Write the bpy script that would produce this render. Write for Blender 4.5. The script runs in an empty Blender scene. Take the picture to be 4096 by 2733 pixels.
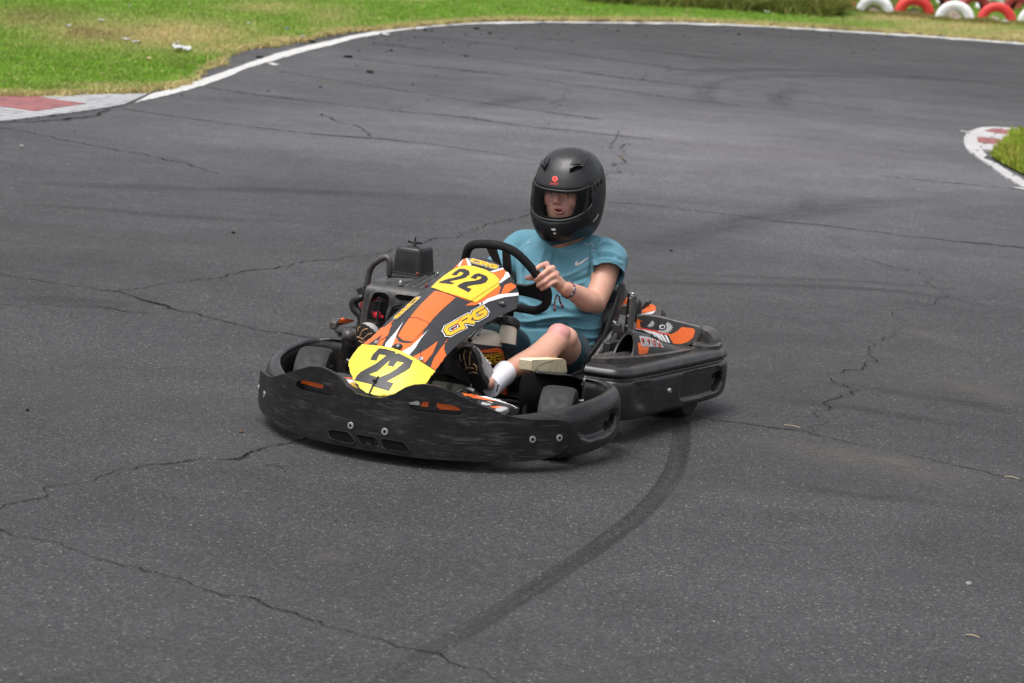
import bpy, bmesh, math, random
import numpy as np
from mathutils import Vector, Matrix, geometry, noise
from mathutils.bvhtree import BVHTree
random.seed(7); rng = np.random.default_rng(7)
SC = bpy.context.scene; COL = SC.collection
R = math.radians; PI = math.pi
# ------------------------------------------------------------------ camera calibration (photo pixels of a 4096 x 2733 frame)
PW, PH = 4096, 2733
FPX, CAMH, PITCH, ROLL, PSI, KX, KY = 11100., 2.2, R(10.3), R(4.6), R(22.5), -.273, 10.03
FWD = Vector((0, math.cos(PITCH), -math.sin(PITCH))); RGT = Vector((1, 0, 0)); UPV = RGT.cross(FWD)
CAMP = Vector((0, 0, CAMH))
KF = Vector((-math.sin(PSI), -math.cos(PSI), 0)); KL = Vector((math.cos(PSI), -math.sin(PSI), 0)); KO = Vector((KX, KY, 0))
def wray(px, py):
    c, s = math.cos(ROLL), math.sin(ROLL); xr = px - PW/2; yr = PH/2 - py
    return RGT*((c*xr - s*yr)/FPX) + UPV*((s*xr + c*yr)/FPX) + FWD
def tok(v, d=False):
    if not d: v = v - KO
    return Vector((v.dot(KF), v.dot(KL), v.z))
KCAM = tok(CAMP)
def gnd(px, py, z=0.):                      # a photo pixel on the ground plane, world metres
    d = wray(px, py); return CAMP + d*((z - CAMH)/d.z)
ZR = {0: (0, 0, 1.74298), 1: (1000, 1250, .41456), 2: (1650, 1250, .41456), 3: (2200, 1050, .38259), 4: (1900, 560, .3125),
      5: (1350, 900, .35072), 6: (1800, 950, .31915), 7: (2300, 1300, .31894), 8: (0, 0, .59574), 9: (1300, 0, .59574),
      10: (2700, 0, .59404), 11: (3200, 0, .38128), 12: (3700, 450, .22322)}
def zp(r, x, y): a = ZR[r]; return (a[0] + x*a[2], a[1] + y*a[2])
def kray(r, x, y): return tok(wray(*zp(r, x, y)), True).normalized()
def K(r, x, y, ax, val):                    # a traced pixel on one plane of the kart's own axes (X forward, Y to its left, Z up)
    d = kray(r, x, y); return KCAM + d*((val - KCAM[ax])/d[ax])
def KP(r, x, y, C, n):
    d = kray(r, x, y); return KCAM + d*((C - KCAM).dot(n)/d.dot(n))
def G(r, x, y): return gnd(*zp(r, x, y))
def w2px(P):
    v = P - CAMP; z = v.dot(FWD); X = FPX*v.dot(RGT)/z; Y = FPX*v.dot(UPV)/z
    c, s = math.cos(ROLL), math.sin(ROLL)
    return (PW/2 + c*X + s*Y, PH/2 - (-s*X + c*Y))
# ------------------------------------------------------------------ materials
def newmat(name):
    m = bpy.data.materials.new(name); m.use_nodes = True; nt = m.node_tree; nt.nodes.clear()
    out = nt.nodes.new('ShaderNodeOutputMaterial'); b = nt.nodes.new('ShaderNodeBsdfPrincipled')
    nt.links.new(b.outputs[0], out.inputs[0]); return m, nt, b, out
def nd(nt, t, **kw):
    n = nt.nodes.new(t)
    for k, v in kw.items():
        if k.startswith('_'): n.inputs[k[1:]].default_value = v
        else: setattr(n, k, v)
    return n
def ramp(nt, src, stops, interp='LINEAR'):
    n = nt.nodes.new('ShaderNodeValToRGB'); n.color_ramp.interpolation = interp; e = n.color_ramp.elements
    while len(e) < len(stops): e.new(.5)
    for q, (p, c) in zip(e, stops): q.position = p; q.color = c if len(c) == 4 else (*c, 1)
    nt.links.new(src, n.inputs[0]); return n
def mix(nt, fac, a, b, mode='MIX'):
    n = nt.nodes.new('ShaderNodeMix'); n.data_type = 'RGBA'; n.blend_type = mode
    for sock, v in ((n.inputs[0], fac), (n.inputs[6], a), (n.inputs[7], b)):
        if hasattr(v, 'is_linked') or isinstance(v, bpy.types.NodeSocket): nt.links.new(v, sock)
        elif isinstance(v, (int, float)): sock.default_value = v
        else: sock.default_value = (*v, 1) if len(v) == 3 else v
    return n.outputs[2]
def noisen(nt, scale, detail=4, rough=.6, vec=None, stretch=None, dist=0.):
    n = nd(nt, 'ShaderNodeTexNoise'); n.inputs['Scale'].default_value = scale; n.inputs['Detail'].default_value = detail
    n.inputs['Roughness'].default_value = rough; n.inputs['Distortion'].default_value = dist
    tc = nd(nt, 'ShaderNodeTexCoord')
    if stretch:
        mp = nd(nt, 'ShaderNodeMapping'); mp.inputs['Scale'].default_value = stretch
        nt.links.new(tc.outputs['Object'], mp.inputs[0]); nt.links.new(mp.outputs[0], n.inputs['Vector'])
    else: nt.links.new(tc.outputs['Object'], n.inputs['Vector'])
    return n.outputs['Fac']
def bumpn(nt, b, h, strength=.2, dist=.002):
    n = nd(nt, 'ShaderNodeBump', _Strength=strength, _Distance=dist); nt.links.new(h, n.inputs['Height']); nt.links.new(n.outputs[0], b.inputs['Normal']); return n
def worn(name, col, rough=.45, dust=(.12, .105, .09), dustamt=.5, scratch=True, metal=0., spec=.5, var=.3, bump=.15, scr=.045, edge=0.):
    """plastic, paint or metal with dust in blotches, long rubbed scratches and an uneven gloss"""
    m, nt, b, out = newmat(name)
    b.inputs['Metallic'].default_value = metal; b.inputs['Specular IOR Level'].default_value = spec
    f1 = ramp(nt, noisen(nt, 9, 6, .65), [(.48, (0, 0, 0)), (.78, (1, 1, 1))])
    base = mix(nt, noisen(nt, 4, 3), tuple(c*(1 - var) for c in col), tuple(min(1, c*(1 + var)) for c in col))
    mu = nd(nt, 'ShaderNodeMath', operation='MULTIPLY'); nt.links.new(f1.outputs[0], mu.inputs[0]); mu.inputs[1].default_value = dustamt
    c1 = mix(nt, mu.outputs[0], base, dust)
    if scratch:
        s1 = ramp(nt, noisen(nt, 34, 8, .78, stretch=(.16, .16, 1.5), dist=1.1), [(.52, (0, 0, 0)), (.68, (1, 1, 1))])
        s2 = ramp(nt, noisen(nt, 8, 4, .65), [(.42, (0, 0, 0)), (.62, (1, 1, 1))])
        mm = nd(nt, 'ShaderNodeMath', operation='MULTIPLY'); nt.links.new(s1.outputs[0], mm.inputs[0]); nt.links.new(s2.outputs[0], mm.inputs[1])
        mk = nd(nt, 'ShaderNodeMath', operation='MULTIPLY'); nt.links.new(mm.outputs[0], mk.inputs[0]); mk.inputs[1].default_value = .8
        c1 = mix(nt, mk.outputs[0], c1, tuple(min(1, c + scr) for c in col))
        s3 = ramp(nt, noisen(nt, 150, 3, .6, stretch=(.05, .05, 1.), dist=1.2), [(.63, (0, 0, 0)), (.68, (.4, .4, .4))]); c1 = mix(nt, s3.outputs[0], c1, tuple(min(1, c + scr*1.1) for c in col))
        s4 = ramp(nt, noisen(nt, 26, 5, .7), [(.60, (0, 0, 0)), (.68, (.55, .55, .55))]); c1 = mix(nt, s4.outputs[0], c1, tuple(c*.5 for c in col))
    if edge:
        ge = nd(nt, 'ShaderNodeNewGeometry'); ew = ramp(nt, ge.outputs['Pointiness'], [(.512, (0, 0, 0)), (.56, (1, 1, 1))]); en = ramp(nt, noisen(nt, 40, 5, .7), [(.35, (0, 0, 0)), (.6, (1, 1, 1))]); em_ = nd(nt, 'ShaderNodeMath', operation='MULTIPLY'); nt.links.new(ew.outputs[0], em_.inputs[0]); nt.links.new(en.outputs[0], em_.inputs[1]); e2_ = nd(nt, 'ShaderNodeMath', operation='MULTIPLY'); nt.links.new(em_.outputs[0], e2_.inputs[0]); e2_.inputs[1].default_value = edge; c1 = mix(nt, e2_.outputs[0], c1, (.13, .115, .10))
    nt.links.new(c1, b.inputs['Base Color'])
    rr = ramp(nt, noisen(nt, 22, 5, .6), [(.3, (rough*.8,)*3), (.75, (min(1, rough*1.35),)*3)])
    nt.links.new(rr.outputs[0], b.inputs['Roughness'])
    if bump: bumpn(nt, b, noisen(nt, 260, 3, .6), bump, .001)
    return m
def plain(name, col, rough=.5, metal=0., spec=.5, var=.12, scale=14):
    m, nt, b, out = newmat(name)
    nt.links.new(mix(nt, noisen(nt, scale, 5, .65), tuple(c*(1 - var) for c in col), tuple(min(1, c*(1 + var)) for c in col)), b.inputs['Base Color'])
    b.inputs['Roughness'].default_value = rough; b.inputs['Metallic'].default_value = metal; b.inputs['Specular IOR Level'].default_value = spec
    return m
M = {}
M['bumper'] = worn('scuffed_black_plastic', (.0095, .0095, .0108), .42, dust=(.042, .038, .034), dustamt=.45, spec=.38, scr=.10)
M['pod'] = worn('dusty_black_plastic', (.0135, .0135, .015), .29, dust=(.075, .062, .046), dustamt=.4, scr=.07, edge=.8)
M['black'] = worn('black_plastic', (.014, .014, .0155), .36, dust=(.06, .055, .05), dustamt=.25, scratch=False)
M['greyplastic'] = worn('grey_black_plastic', (.027, .0275, .030), .38, dust=(.09, .08, .07), dustamt=.35, edge=.6)
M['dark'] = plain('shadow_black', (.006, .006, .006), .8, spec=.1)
M['foam'] = worn('black_foam_grip', (.012, .012, .013), .85, dust=(.03, .03, .03), dustamt=.2, scratch=False, spec=.25, bump=.5)
M['fair'] = worn('graphite_vinyl', (.025, .0255, .028), .42, dust=(.06, .06, .06), dustamt=.2, scratch=False)
M['orange'] = worn('orange_vinyl', (.78, .14, .022), .40, dust=(.50, .12, .05), dustamt=.25, scratch=False, var=.06, bump=.02)
M['white'] = plain('white_vinyl', (.78, .78, .79), .4, var=.05)
M['yellow'] = worn('yellow_vinyl', (.80, .655, .05), .42, dust=(.62, .48, .05), dustamt=.22, scratch=False, var=.05, bump=.03)
M['yellow2'] = worn('amber_yellow_vinyl', (.80, .53, .035), .4, dust=(.62, .40, .05), dustamt=.18, scratch=False, var=.05, bump=.03)
M['gold'] = plain('gold_vinyl', (.80, .44, .02), .4, var=.06)
M['ink'] = plain('black_vinyl', (.018, .018, .02), .45, var=.1)
M['red'] = plain('red_print', (.75, .05, .04), .45, var=.05)
M['silverprint'] = plain('silver_print', (.42, .42, .43), .4, var=.3, scale=60)
M['tyre'] = worn('kart_tyre_rubber', (.021, .021, .0225), .62, dust=(.07, .062, .055), dustamt=.3, scratch=False, spec=.35, bump=.3)
M['steel'] = worn('worn_steel', (.42, .41, .40), .32, dust=(.12, .09, .07), dustamt=.45, scratch=False, metal=1., bump=.05)
M['darksteel'] = worn('dark_steel_tube', (.28, .275, .27), .22, dust=(.10, .085, .07), dustamt=.3, scratch=False, metal=.9, bump=.05)
M['bolt'] = plain('zinc_bolt', (.42, .42, .41), .45, .6, var=.35, scale=200)
M['tank'] = worn('translucent_tank_plastic', (.78, .72, .60), .38, dust=(.50, .42, .28), dustamt=.35, scratch=False, var=.1, bump=.02)
M['pad'] = worn('dirty_cream_foam', (.80, .70, .47), .75, dust=(.30, .19, .09), dustamt=.8, scratch=False, var=.15, bump=.3)
M['engred'] = worn('dark_red_engine_paint', (.16, .018, .02), .5, dust=(.05, .03, .03), dustamt=.6, scratch=False)
M['engbright'] = plain('red_plastic', (.70, .03, .05), .4)
M['helmet'] = worn('matte_black_helmet_shell', (.015, .0155, .0175), .36, dust=(.04, .04, .042), dustamt=.15, scratch=False, bump=.04)
M['glosshelmet'] = plain('gloss_black_chin', (.010, .011, .013), .27, spec=.35)
M['liner'] = plain('black_helmet_lining', (.016, .016, .017), .9, spec=.2)
M['sole'] = worn('black_rubber_sole', (.022, .020, .019), .6, dust=(.10, .07, .05), dustamt=.4, scratch=False)
M['tan'] = plain('tan_sole_groove', (.42, .25, .13), .6)
M['shoegrey'] = plain('grey_shoe_mesh', (.33, .32, .32), .7)
M['sock'] = plain('white_sock', (.74, .73, .80), .9, spec=.1)
M['reflect'] = plain('grey_reflective_print', (.50, .47, .46), .5)
# skin: a per-vertex 'tint' says where the skin itself is pinker (knee, elbow, knuckles)
m, nt, b, out = newmat('fair_skin'); M['skin'] = m
at = nd(nt, 'ShaderNodeAttribute', attribute_name='tint')
sk = mix(nt, noisen(nt, 30, 4, .6), (.59, .315, .225), (.69, .39, .29))
sk = mix(nt, ramp(nt, noisen(nt, 11, 5, .65), [(.42, (0, 0, 0)), (.8, (.6, .6, .6))]).outputs[0], sk, (.56, .26, .185)); sk = mix(nt, ramp(nt, noisen(nt, 240, 2, .5), [(.66, (0, 0, 0)), (.74, (.35, .35, .35))]).outputs[0], sk, (.40, .20, .13))
nt.links.new(mix(nt, at.outputs['Fac'], sk, (.60, .24, .27)), b.inputs['Base Color'])
b.inputs['Roughness'].default_value = .48; b.inputs['Subsurface Weight'].default_value = .18; b.inputs['Subsurface Radius'].default_value = (.012, .005, .003); b.inputs['Subsurface Scale'].default_value = .6
bumpn(nt, b, noisen(nt, 320, 3, .6), .12, .001)
M['lip'] = plain('lip_skin', (.50, .16, .14), .4); M['mouth'] = plain('open_mouth', (.03, .006, .006), .5)
M['eyewhite'] = plain('eye_white', (.55, .52, .50), .3); M['iris'] = plain('dark_iris', (.03, .025, .02), .2); M['brow'] = plain('brown_eyebrow', (.07, .04, .025), .8)
def fabric(name, col, scale=900, var=.12):
    m, nt, b, out = newmat(name)
    c = mix(nt, noisen(nt, 5, 4, .6), tuple(x*(1 - var) for x in col), tuple(x*(1 + var) for x in col))
    w = noisen(nt, scale, 2, .5, stretch=(1, .25, 1.6))
    nt.links.new(mix(nt, .35, c, mix(nt, w, tuple(x*.6 for x in col), tuple(min(1, x*1.5) for x in col))), b.inputs['Base Color'])
    b.inputs['Roughness'].default_value = .85; b.inputs['Specular IOR Level'].default_value = .15
    b.inputs['Sheen Weight'].default_value = .12
    bumpn(nt, b, w, .12, .001); return m
M['shirt'] = fabric('teal_jersey', (.10, .24, .305)); M['seam'] = fabric('teal_seam', (.055, .165, .215)); M['shorts'] = fabric('dark_teal_shorts', (.009, .034, .047))
m, nt, b, out = newmat('clear_visor'); M['visor'] = m
tr = nd(nt, 'ShaderNodeBsdfTransparent'); gl = nd(nt, 'ShaderNodeBsdfGlossy', _Roughness=.04); ms = nd(nt, 'ShaderNodeMixShader'); fr = nd(nt, 'ShaderNodeFresnel', _IOR=1.25)
nt.links.new(fr.outputs[0], ms.inputs[0]); nt.links.new(tr.outputs[0], ms.inputs[1]); nt.links.new(gl.outputs[0], ms.inputs[2]); nt.links.new(ms.outputs[0], out.inputs[0])
# woven bracelet
m, nt, b, out = newmat('woven_bracelet'); M['bracelet'] = m
v = nd(nt, 'ShaderNodeTexVoronoi', _Scale=170.); tc = nd(nt, 'ShaderNodeTexCoord'); nt.links.new(tc.outputs['Object'], v.inputs['Vector'])
nt.links.new(ramp(nt, v.outputs['Color'], [(0, (.03, .02, .05)), (.4, (.30, .03, .06)), (.6, (.5, .5, .55)), (.8, (.05, .04, .12))], 'CONSTANT').outputs[0], b.inputs['Base Color']); b.inputs['Roughness'].default_value = .9
# ------------------------------------------------------------------ mesh helpers
def link(name, verts, faces, mats, parent=None, midx=None, smooth=40, bevel=0., label=None):
    me = bpy.data.meshes.new(name); me.from_pydata([tuple(v) for v in verts], [], faces)
    if not isinstance(mats, (list, tuple)): mats = [mats]
    for q in mats: me.materials.append(M[q] if isinstance(q, str) else q)
    if midx is not None: me.polygons.foreach_set('material_index', midx)
    bm = bmesh.new(); bm.from_mesh(me)
    if midx is None: bmesh.ops.recalc_face_normals(bm, faces=bm.faces)
    bm.to_mesh(me); bm.free()
    me.polygons.foreach_set('use_smooth', [True]*len(me.polygons))
    if smooth: me.set_sharp_from_angle(angle=R(smooth))
    me.update()
    o = bpy.data.objects.new(name, me); COL.objects.link(o); o.parent = parent
    if bevel:
        bv = o.modifiers.new('bevel', 'BEVEL'); bv.width = bevel; bv.segments = 2; bv.limit_method = 'ANGLE'; bv.angle_limit = R(45); bv.harden_normals = False
    if label: o['label'] = label
    return o
def baked(o):
    """apply the modifiers of o (remesh, boolean, bevel) into its mesh"""
    bpy.context.view_layer.update()
    dg = bpy.context.evaluated_depsgraph_get(); me = bpy.data.meshes.new_from_object(o.evaluated_get(dg)); o.modifiers.clear(); o.data = me
    return o
def tree(o):
    me = o.data; return BVHTree.FromPolygons([v.co.copy() for v in me.vertices], [tuple(p.vertices) for p in me.polygons])
def thing(name, label, cat, loc=(0, 0, 0), rotz=0., group=None):
    o = bpy.data.objects.new(name, None); COL.objects.link(o); o.location = loc; o.rotation_euler = (0, 0, rotz); o['label'] = label; o['category'] = cat
    if group: o['group'] = group
    o.empty_display_size = .2; return o
def tag(o, label=None, cat=None, group=None, kind=None):
    if label: o['label'] = label
    if cat: o['category'] = cat
    if group: o['group'] = group
    if kind: o['kind'] = kind
    return o
def cat_rom(P, n=8, closed=False):
    P = [Vector(p) for p in P]; out = []; N = len(P)
    for i in range(N if closed else N - 1):
        if closed: p0, p1, p2, p3 = P[i-1], P[i], P[(i+1) % N], P[(i+2) % N]
        else: p0, p1, p2, p3 = P[max(i-1, 0)], P[i], P[i+1], P[min(i+2, N-1)]
        for k in range(n):
            t = k/n; out.append(.5*((2*p1) + (p2 - p0)*t + (2*p0 - 5*p1 + 4*p2 - p3)*t*t + (3*p1 - p0 - 3*p2 + p3)*t**3))
    if not closed: out.append(P[-1])
    return out
class MB:
    def __init__(s): s.v = []; s.f = []; s.m = []
    def add(s, v, f, m=0):
        n = len(s.v); s.v += [Vector(q) for q in v]; s.f += [tuple(i + n for i in q) for q in f]; s.m += [m]*len(f)
    def build(s, name, mats, parent=None, smooth=40, bevel=0., label=None, keep=False):
        multi = len(set(s.m)) > 1 or keep
        return link(name, s.v, s.f, mats, parent, s.m if multi else None, smooth, bevel, label)
def rings(R_, caps=True, closed=False):
    n = len(R_[0]); v = [p for r in R_ for p in r]; f = []; L = len(R_)
    for i in range(L if closed else L - 1):
        a, b_ = i*n, ((i+1) % L)*n
        for j in range(n): k = (j+1) % n; f.append((a+j, a+k, b_+k, b_+j))
    if caps and not closed: f.append(tuple(range(n))[::-1]); f.append(tuple(range((L-1)*n, L*n)))
    return v, f
def tube(P, r, seg=12, sub=6, closed=False, caps=True, flat=1., up=None):
    """a round tube along points P; r one radius or one per point; ends domed"""
    rr = [r]*len(P) if isinstance(r, (int, float)) else list(r)
    Q = cat_rom([(*p, 0) if False else p for p in P], sub, closed) if sub > 1 else [Vector(p) for p in P]
    RR = []
    n = len(P)
    for i in range(len(Q)):
        t = i/max(sub, 1); a = int(min(t, n - 1)); f = t - a; RR.append(rr[a % n]*(1 - f) + rr[(a+1) % n if closed else min(a+1, n-1)]*f)
    T = []
    for i in range(len(Q)):
        a = Q[i-1] if (i > 0 or closed) else Q[i]; b_ = Q[(i+1) % len(Q)] if (i < len(Q)-1 or closed) else Q[i]
        T.append((b_ - a).normalized())
    u = up or (Vector((0, 0, 1)) if abs(T[0].z) < .9 else Vector((1, 0, 0))); u = (u - T[0]*u.dot(T[0])).normalized(); out = []
    def ring(c, t, u, r): w = t.cross(u); return [c + (u*math.cos(2*PI*k/seg)*flat + w*math.sin(2*PI*k/seg))*r for k in range(seg)]
    seq = []
    for i in range(len(Q)):
        u = (u - T[i]*u.dot(T[i])).normalized(); seq.append((Q[i], T[i], u.copy(), RR[i]))
    if caps == 'dome' and not closed:
        c, t, u0, r0 = seq[0]
        for a in (75, 50, 25): out.append(ring(c - t*r0*math.sin(R(a)), t, u0, r0*math.cos(R(a))))
        out += [ring(*q) for q in seq]
        c, t, u0, r0 = seq[-1]
        for a in (25, 50, 75): out.append(ring(c + t*r0*math.sin(R(a)), t, u0, r0*math.cos(R(a))))
    else: out = [ring(*q) for q in seq]
    return rings(out, bool(caps), closed)
def ellipsoid(c, rx, ry, rz, nu=20, nv=12, rot=None):
    v = []; c = Vector(c)
    for i in range(nv + 1):
        el = -PI/2 + PI*i/nv
        for j in range(nu):
            a = 2*PI*j/nu; p = Vector((rx*math.cos(el)*math.cos(a), ry*math.cos(el)*math.sin(a), rz*math.sin(el)))
            v.append(c + (rot @ p if rot else p))
    f = [(i*nu+j, i*nu+(j+1) % nu, (i+1)*nu+(j+1) % nu, (i+1)*nu+j) for i in range(1, nv-1) for j in range(nu)]
    f += [(nu*0, nu+(j+1) % nu, nu+j)[::-1] for j in range(nu)]; t = nv*nu
    f += [(t, (nv-1)*nu+j, (nv-1)*nu+(j+1) % nu)[::-1] for j in range(nu)]
    return v, f
def box(c, sx, sy, sz, rot=None):
    c = Vector(c); v = []
    for x in (-1, 1):
        for y in (-1, 1):
            for z in (-1, 1): p = Vector((x*sx/2, y*sy/2, z*sz/2)); v.append(c + (rot @ p if rot else p))
    return v, [(0, 1, 3, 2), (4, 6, 7, 5), (0, 4, 5, 1), (2, 3, 7, 6), (0, 2, 6, 4), (1, 5, 7, 3)]
def lathe(prof, c, ax=(0, 1, 0), seg=48, closed=True):
    """profile [(radius, along axis)] spun round an axis through c"""
    ax = Vector(ax).normalized(); c = Vector(c); u = Vector((0, 0, 1)) if abs(ax.z) < .9 else Vector((1, 0, 0)); u = (u - ax*u.dot(ax)).normalized(); w = ax.cross(u)
    R_ = [[c + ax*h + (u*math.cos(2*PI*k/seg) + w*math.sin(2*PI*k/seg))*r for (r, h) in prof] for k in range(seg)]
    n = len(prof); v = [p for r in R_ for p in r]; f = []
    for k in range(seg):
        for j in range(n if closed else n-1): q = (j+1) % n; f.append((k*n+j, k*n+q, ((k+1) % seg)*n+q, ((k+1) % seg)*n+j))
    return v, f
def disc(c, ax, r, h, seg=20, rim=.25):
    """a short round boss with a softened rim, standing on c along ax"""
    return lathe([(0.0001, 0), (r, 0), (r, h*.8), (r*.93, h), (r*.46, h), (r*.40, h*.3), (.0001, h*.3)], c, ax, seg, False)
def islands(mb, name, mats, parent):
    """each separate printed shape becomes a sticker of its own"""
    par = list(range(len(mb.v)))
    def find(i):
        while par[i] != i: par[i] = par[par[i]]; i = par[i]
        return i
    for f in mb.f:
        for i in f[1:]: par[find(i)] = find(f[0])
    grp = {}
    for f, m in zip(mb.f, mb.m): grp.setdefault(find(f[0]), []).append((f, m))
    for L in grp.values():
        ids = sorted({i for f, _ in L for i in f}); mp = {j: k for k, j in enumerate(ids)}; link(name, [mb.v[i] for i in ids], [tuple(mp[i] for i in f) for f, _ in L], mats[L[0][1]], parent, None, 0)
def bolt_(P, n, r, h, parent, name='bolt'):
    mb = MB(); n = Vector(n).normalized(); mb.add(*disc(P, n, r, h), 0); mb.add(*lathe([(.0001, h+.0004), (r*.42, h+.0004), (r*.42, h*.5), (.0001, h*.5)], P, n, 12, False), 1); return mb.build(name, ['bolt', 'dark'], parent, 18)
def pip(p, poly):
    x, y = p[0], p[1]; c = False; j = len(poly)-1
    for i in range(len(poly)):
        xi, yi = poly[i][0], poly[i][1]; xj, yj = poly[j][0], poly[j][1]
        if (yi > y) != (yj > y) and x < (xj-xi)*(y-yi)/(yj-yi) + xi: c = not c
        j = i
    return c
def dens(poly, step):
    out = []
    for i in range(len(poly)):
        a = Vector(poly[i][:2]); b_ = Vector(poly[(i+1) % len(poly)][:2]); n = max(1, int((b_-a).length/step))
        for k in range(n): out.append(a + (b_-a)*k/n)
    return out
def tri2d(polys, holes, step):
    """triangulate the union of polys less the holes, with inner points every step; returns 2-D points and triangles"""
    P = []; E = []
    for poly in list(polys) + list(holes):
        d = dens(poly, step); n = len(P); P += d; E += [(n+i, n+(i+1) % len(d)) for i in range(len(d))]
    xs = [p[0] for p in P]; ys = [p[1] for p in P]
    x = min(xs); row = 0; grid = []
    y = min(ys) + step*.5
    while y < max(ys):
        x = min(xs) + (step*.5 if row % 2 else step)
        while x < max(xs):
            q = (x, y)
            if any(pip(q, pl) for pl in polys) and not any(pip(q, h) for h in holes): grid.append(Vector(q))
            x += step
        y += step*.87; row += 1
    bd = np.array([p[:] for p in P]) if P else None
    for q in grid:
        if ((bd - np.array(q[:]))**2).sum(1).min() > (step*.45)**2: P.append(q)
    V, _, F, *_ = geometry.delaunay_2d_cdt(P, E, [], 0, 1e-7)
    out = []
    for f in F:
        c = sum((V[i] for i in f), Vector((0, 0)))/3
        if any(pip(c, pl) for pl in polys) and not any(pip(c, h) for h in holes): out.append(tuple(f))
    return V, out
def sheet(polys, holes, step, mapf, thick=0., nrm=None):
    """a plate: 2-D outline -> 3-D through mapf, thickened against its own normal"""
    V, F = tri2d(polys, holes, step); A = [Vector(mapf(p)) for p in V]
    N = [Vector((0, 0, 0)) for _ in A]
    for f in F:
        n = (A[f[1]]-A[f[0]]).cross(A[f[2]]-A[f[0]])
        for i in f: N[i] += n
    N = [n.normalized() if n.length else Vector((0, 0, 1)) for n in N]
    if nrm is not None:
        s = sum(n.dot(Vector(nrm)) for n in N)
        if s < 0: N = [-n for n in N]; F = [f[::-1] for f in F]
    if not thick: return A, F
    n0 = len(A); B = [a - n*thick for a, n in zip(A, N)]; cnt = {}
    for f in F:
        for i in range(3): cnt[(f[i], f[(i+1) % 3])] = 1
    S = [(b_, a, a+n0, b_+n0) for (a, b_) in cnt if (b_, a) not in cnt]
    return A + B, F + [tuple(i+n0 for i in f[::-1]) for f in F] + S
def decal(mb, bvh, r, polys, off, m, step=4., holes=(), lim=None):
    """print flat shapes traced in picture region r onto the surface they lie on"""
    a = ZR[r]; pp = [[zp(r, *q) for q in pl] for pl in polys]; hh = [[zp(r, *q) for q in pl] for pl in holes]
    V, F = tri2d(pp, hh, step); A = []; ok = []
    for p in V:
        d = tok(wray(p[0], p[1]), True).normalized(); h = bvh.ray_cast(KCAM, d)
        if h[0] is None or (lim and not lim(h[0])): A.append(Vector()); ok.append(False); continue
        n = h[1]; n = n if n.dot(d) < 0 else -n
        A.append(h[0] + n*off); ok.append(True)
    F = [f for f in F if all(ok[i] for i in f) and max((A[f[i]]-A[f[i-1]]).length for i in range(3)) < .08]
    F = [f if (A[f[1]]-A[f[0]]).cross(A[f[2]]-A[f[0]]).dot(KCAM - A[f[0]]) > 0 else f[::-1] for f in F]
    mb.add(A, F, m)
def stroke(P, w):
    """outline quads and joints of a fat polyline, as polygons to be united"""
    out = []
    for a, b_ in zip(P[:-1], P[1:]):
        a = Vector(a); b_ = Vector(b_); d = (b_-a).normalized(); n = Vector((-d.y, d.x))*w/2; e = d*w*.5
        out.append([a-n-e*.6, b_-n+e*.6, b_+n+e*.6, a+n-e*.6])
    return out
LET = {'C': [[(.98, .86), (.3, .86), (.14, .7), (.14, .3), (.3, .14), (.98, .14)]],
       'R': [[(.14, .0), (.14, .86)], [(0, .86), (.82, .86), (.92, .74), (.92, .6), (.8, .47), (.14, .47)], [(.55, .47), (.95, .04)]],
       'G': [[(.98, .86), (.3, .86), (.14, .7), (.14, .3), (.3, .14), (.8, .14), (.92, .28), (.92, .5), (.55, .5)]]}
def logo(mb, bvh, r, o, u, v, lay, step=3., word='CRG', gap=.08, w=.25):
    """an outlined three-letter mark: white edge, black edge, gold face"""
    o = Vector(o); u = Vector(u); v = Vector(v); n = len(word)
    for (dw, off, m) in lay:
        polys = []
        for i, c in enumerate(word):
            for s in LET[c]:
                for q in stroke([((i + .04 + p[0]*(1-gap))/1., p[1]) for p in s], w + dw):
                    polys.append([tuple(o + u*(p.x/n) + v*p.y) for p in q])
        decal(mb, bvh, r, polys, off, m, step)
def textdecal(mb, bvh, r, txt, o, u, v, off, m):
    """lettering: the text's own outlines laid on the surface"""
    cu = bpy.data.curves.new('lettering', 'FONT'); cu.body = txt; cu.resolution_u = 3; ob = bpy.data.objects.new('lettering', cu); COL.objects.link(ob)
    bpy.context.view_layer.update(); me = bpy.data.meshes.new_from_object(ob.evaluated_get(bpy.context.evaluated_depsgraph_get()))
    vs = [q.co.copy() for q in me.vertices]; fs = [tuple(p.vertices) for p in me.polygons]; bpy.data.objects.remove(ob); bpy.data.curves.remove(cu)
    if not vs: return
    x0 = min(q.x for q in vs); x1 = max(q.x for q in vs); y0 = min(q.y for q in vs); y1 = max(q.y for q in vs); A = []
    for q in vs:
        a = (q.x-x0)/(x1-x0); b_ = (q.y-y0)/(y1-y0); d = kray(r, o[0]+u[0]*a+v[0]*b_, o[1]+u[1]*a+v[1]*b_); h = bvh.ray_cast(KCAM, d)
        if h[0] is None: return
        n = h[1] if h[1].dot(d) < 0 else -h[1]; A.append(h[0]+n*off)
    mb.add(A, fs, m)
def merged(o, mats, dec, keepn=None):
    """append the printed shapes of dec to object o as faces of the same mesh"""
    me = o.data; n = len(me.vertices); V = [v.co.copy() for v in me.vertices] + dec.v; F = [tuple(p.vertices) for p in me.polygons] + [tuple(i+n for i in f) for f in dec.f]
    mi = [p.material_index for p in me.polygons] + dec.m; sm = o.data
    me2 = bpy.data.meshes.new(me.name); me2.from_pydata(V, [], F)
    for q in mats: me2.materials.append(M[q])
    me2.polygons.foreach_set('material_index', mi); me2.polygons.foreach_set('use_smooth', [True]*len(F)); me2.set_sharp_from_angle(angle=R(40)); me2.update(); o.data = me2
    return o
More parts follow.
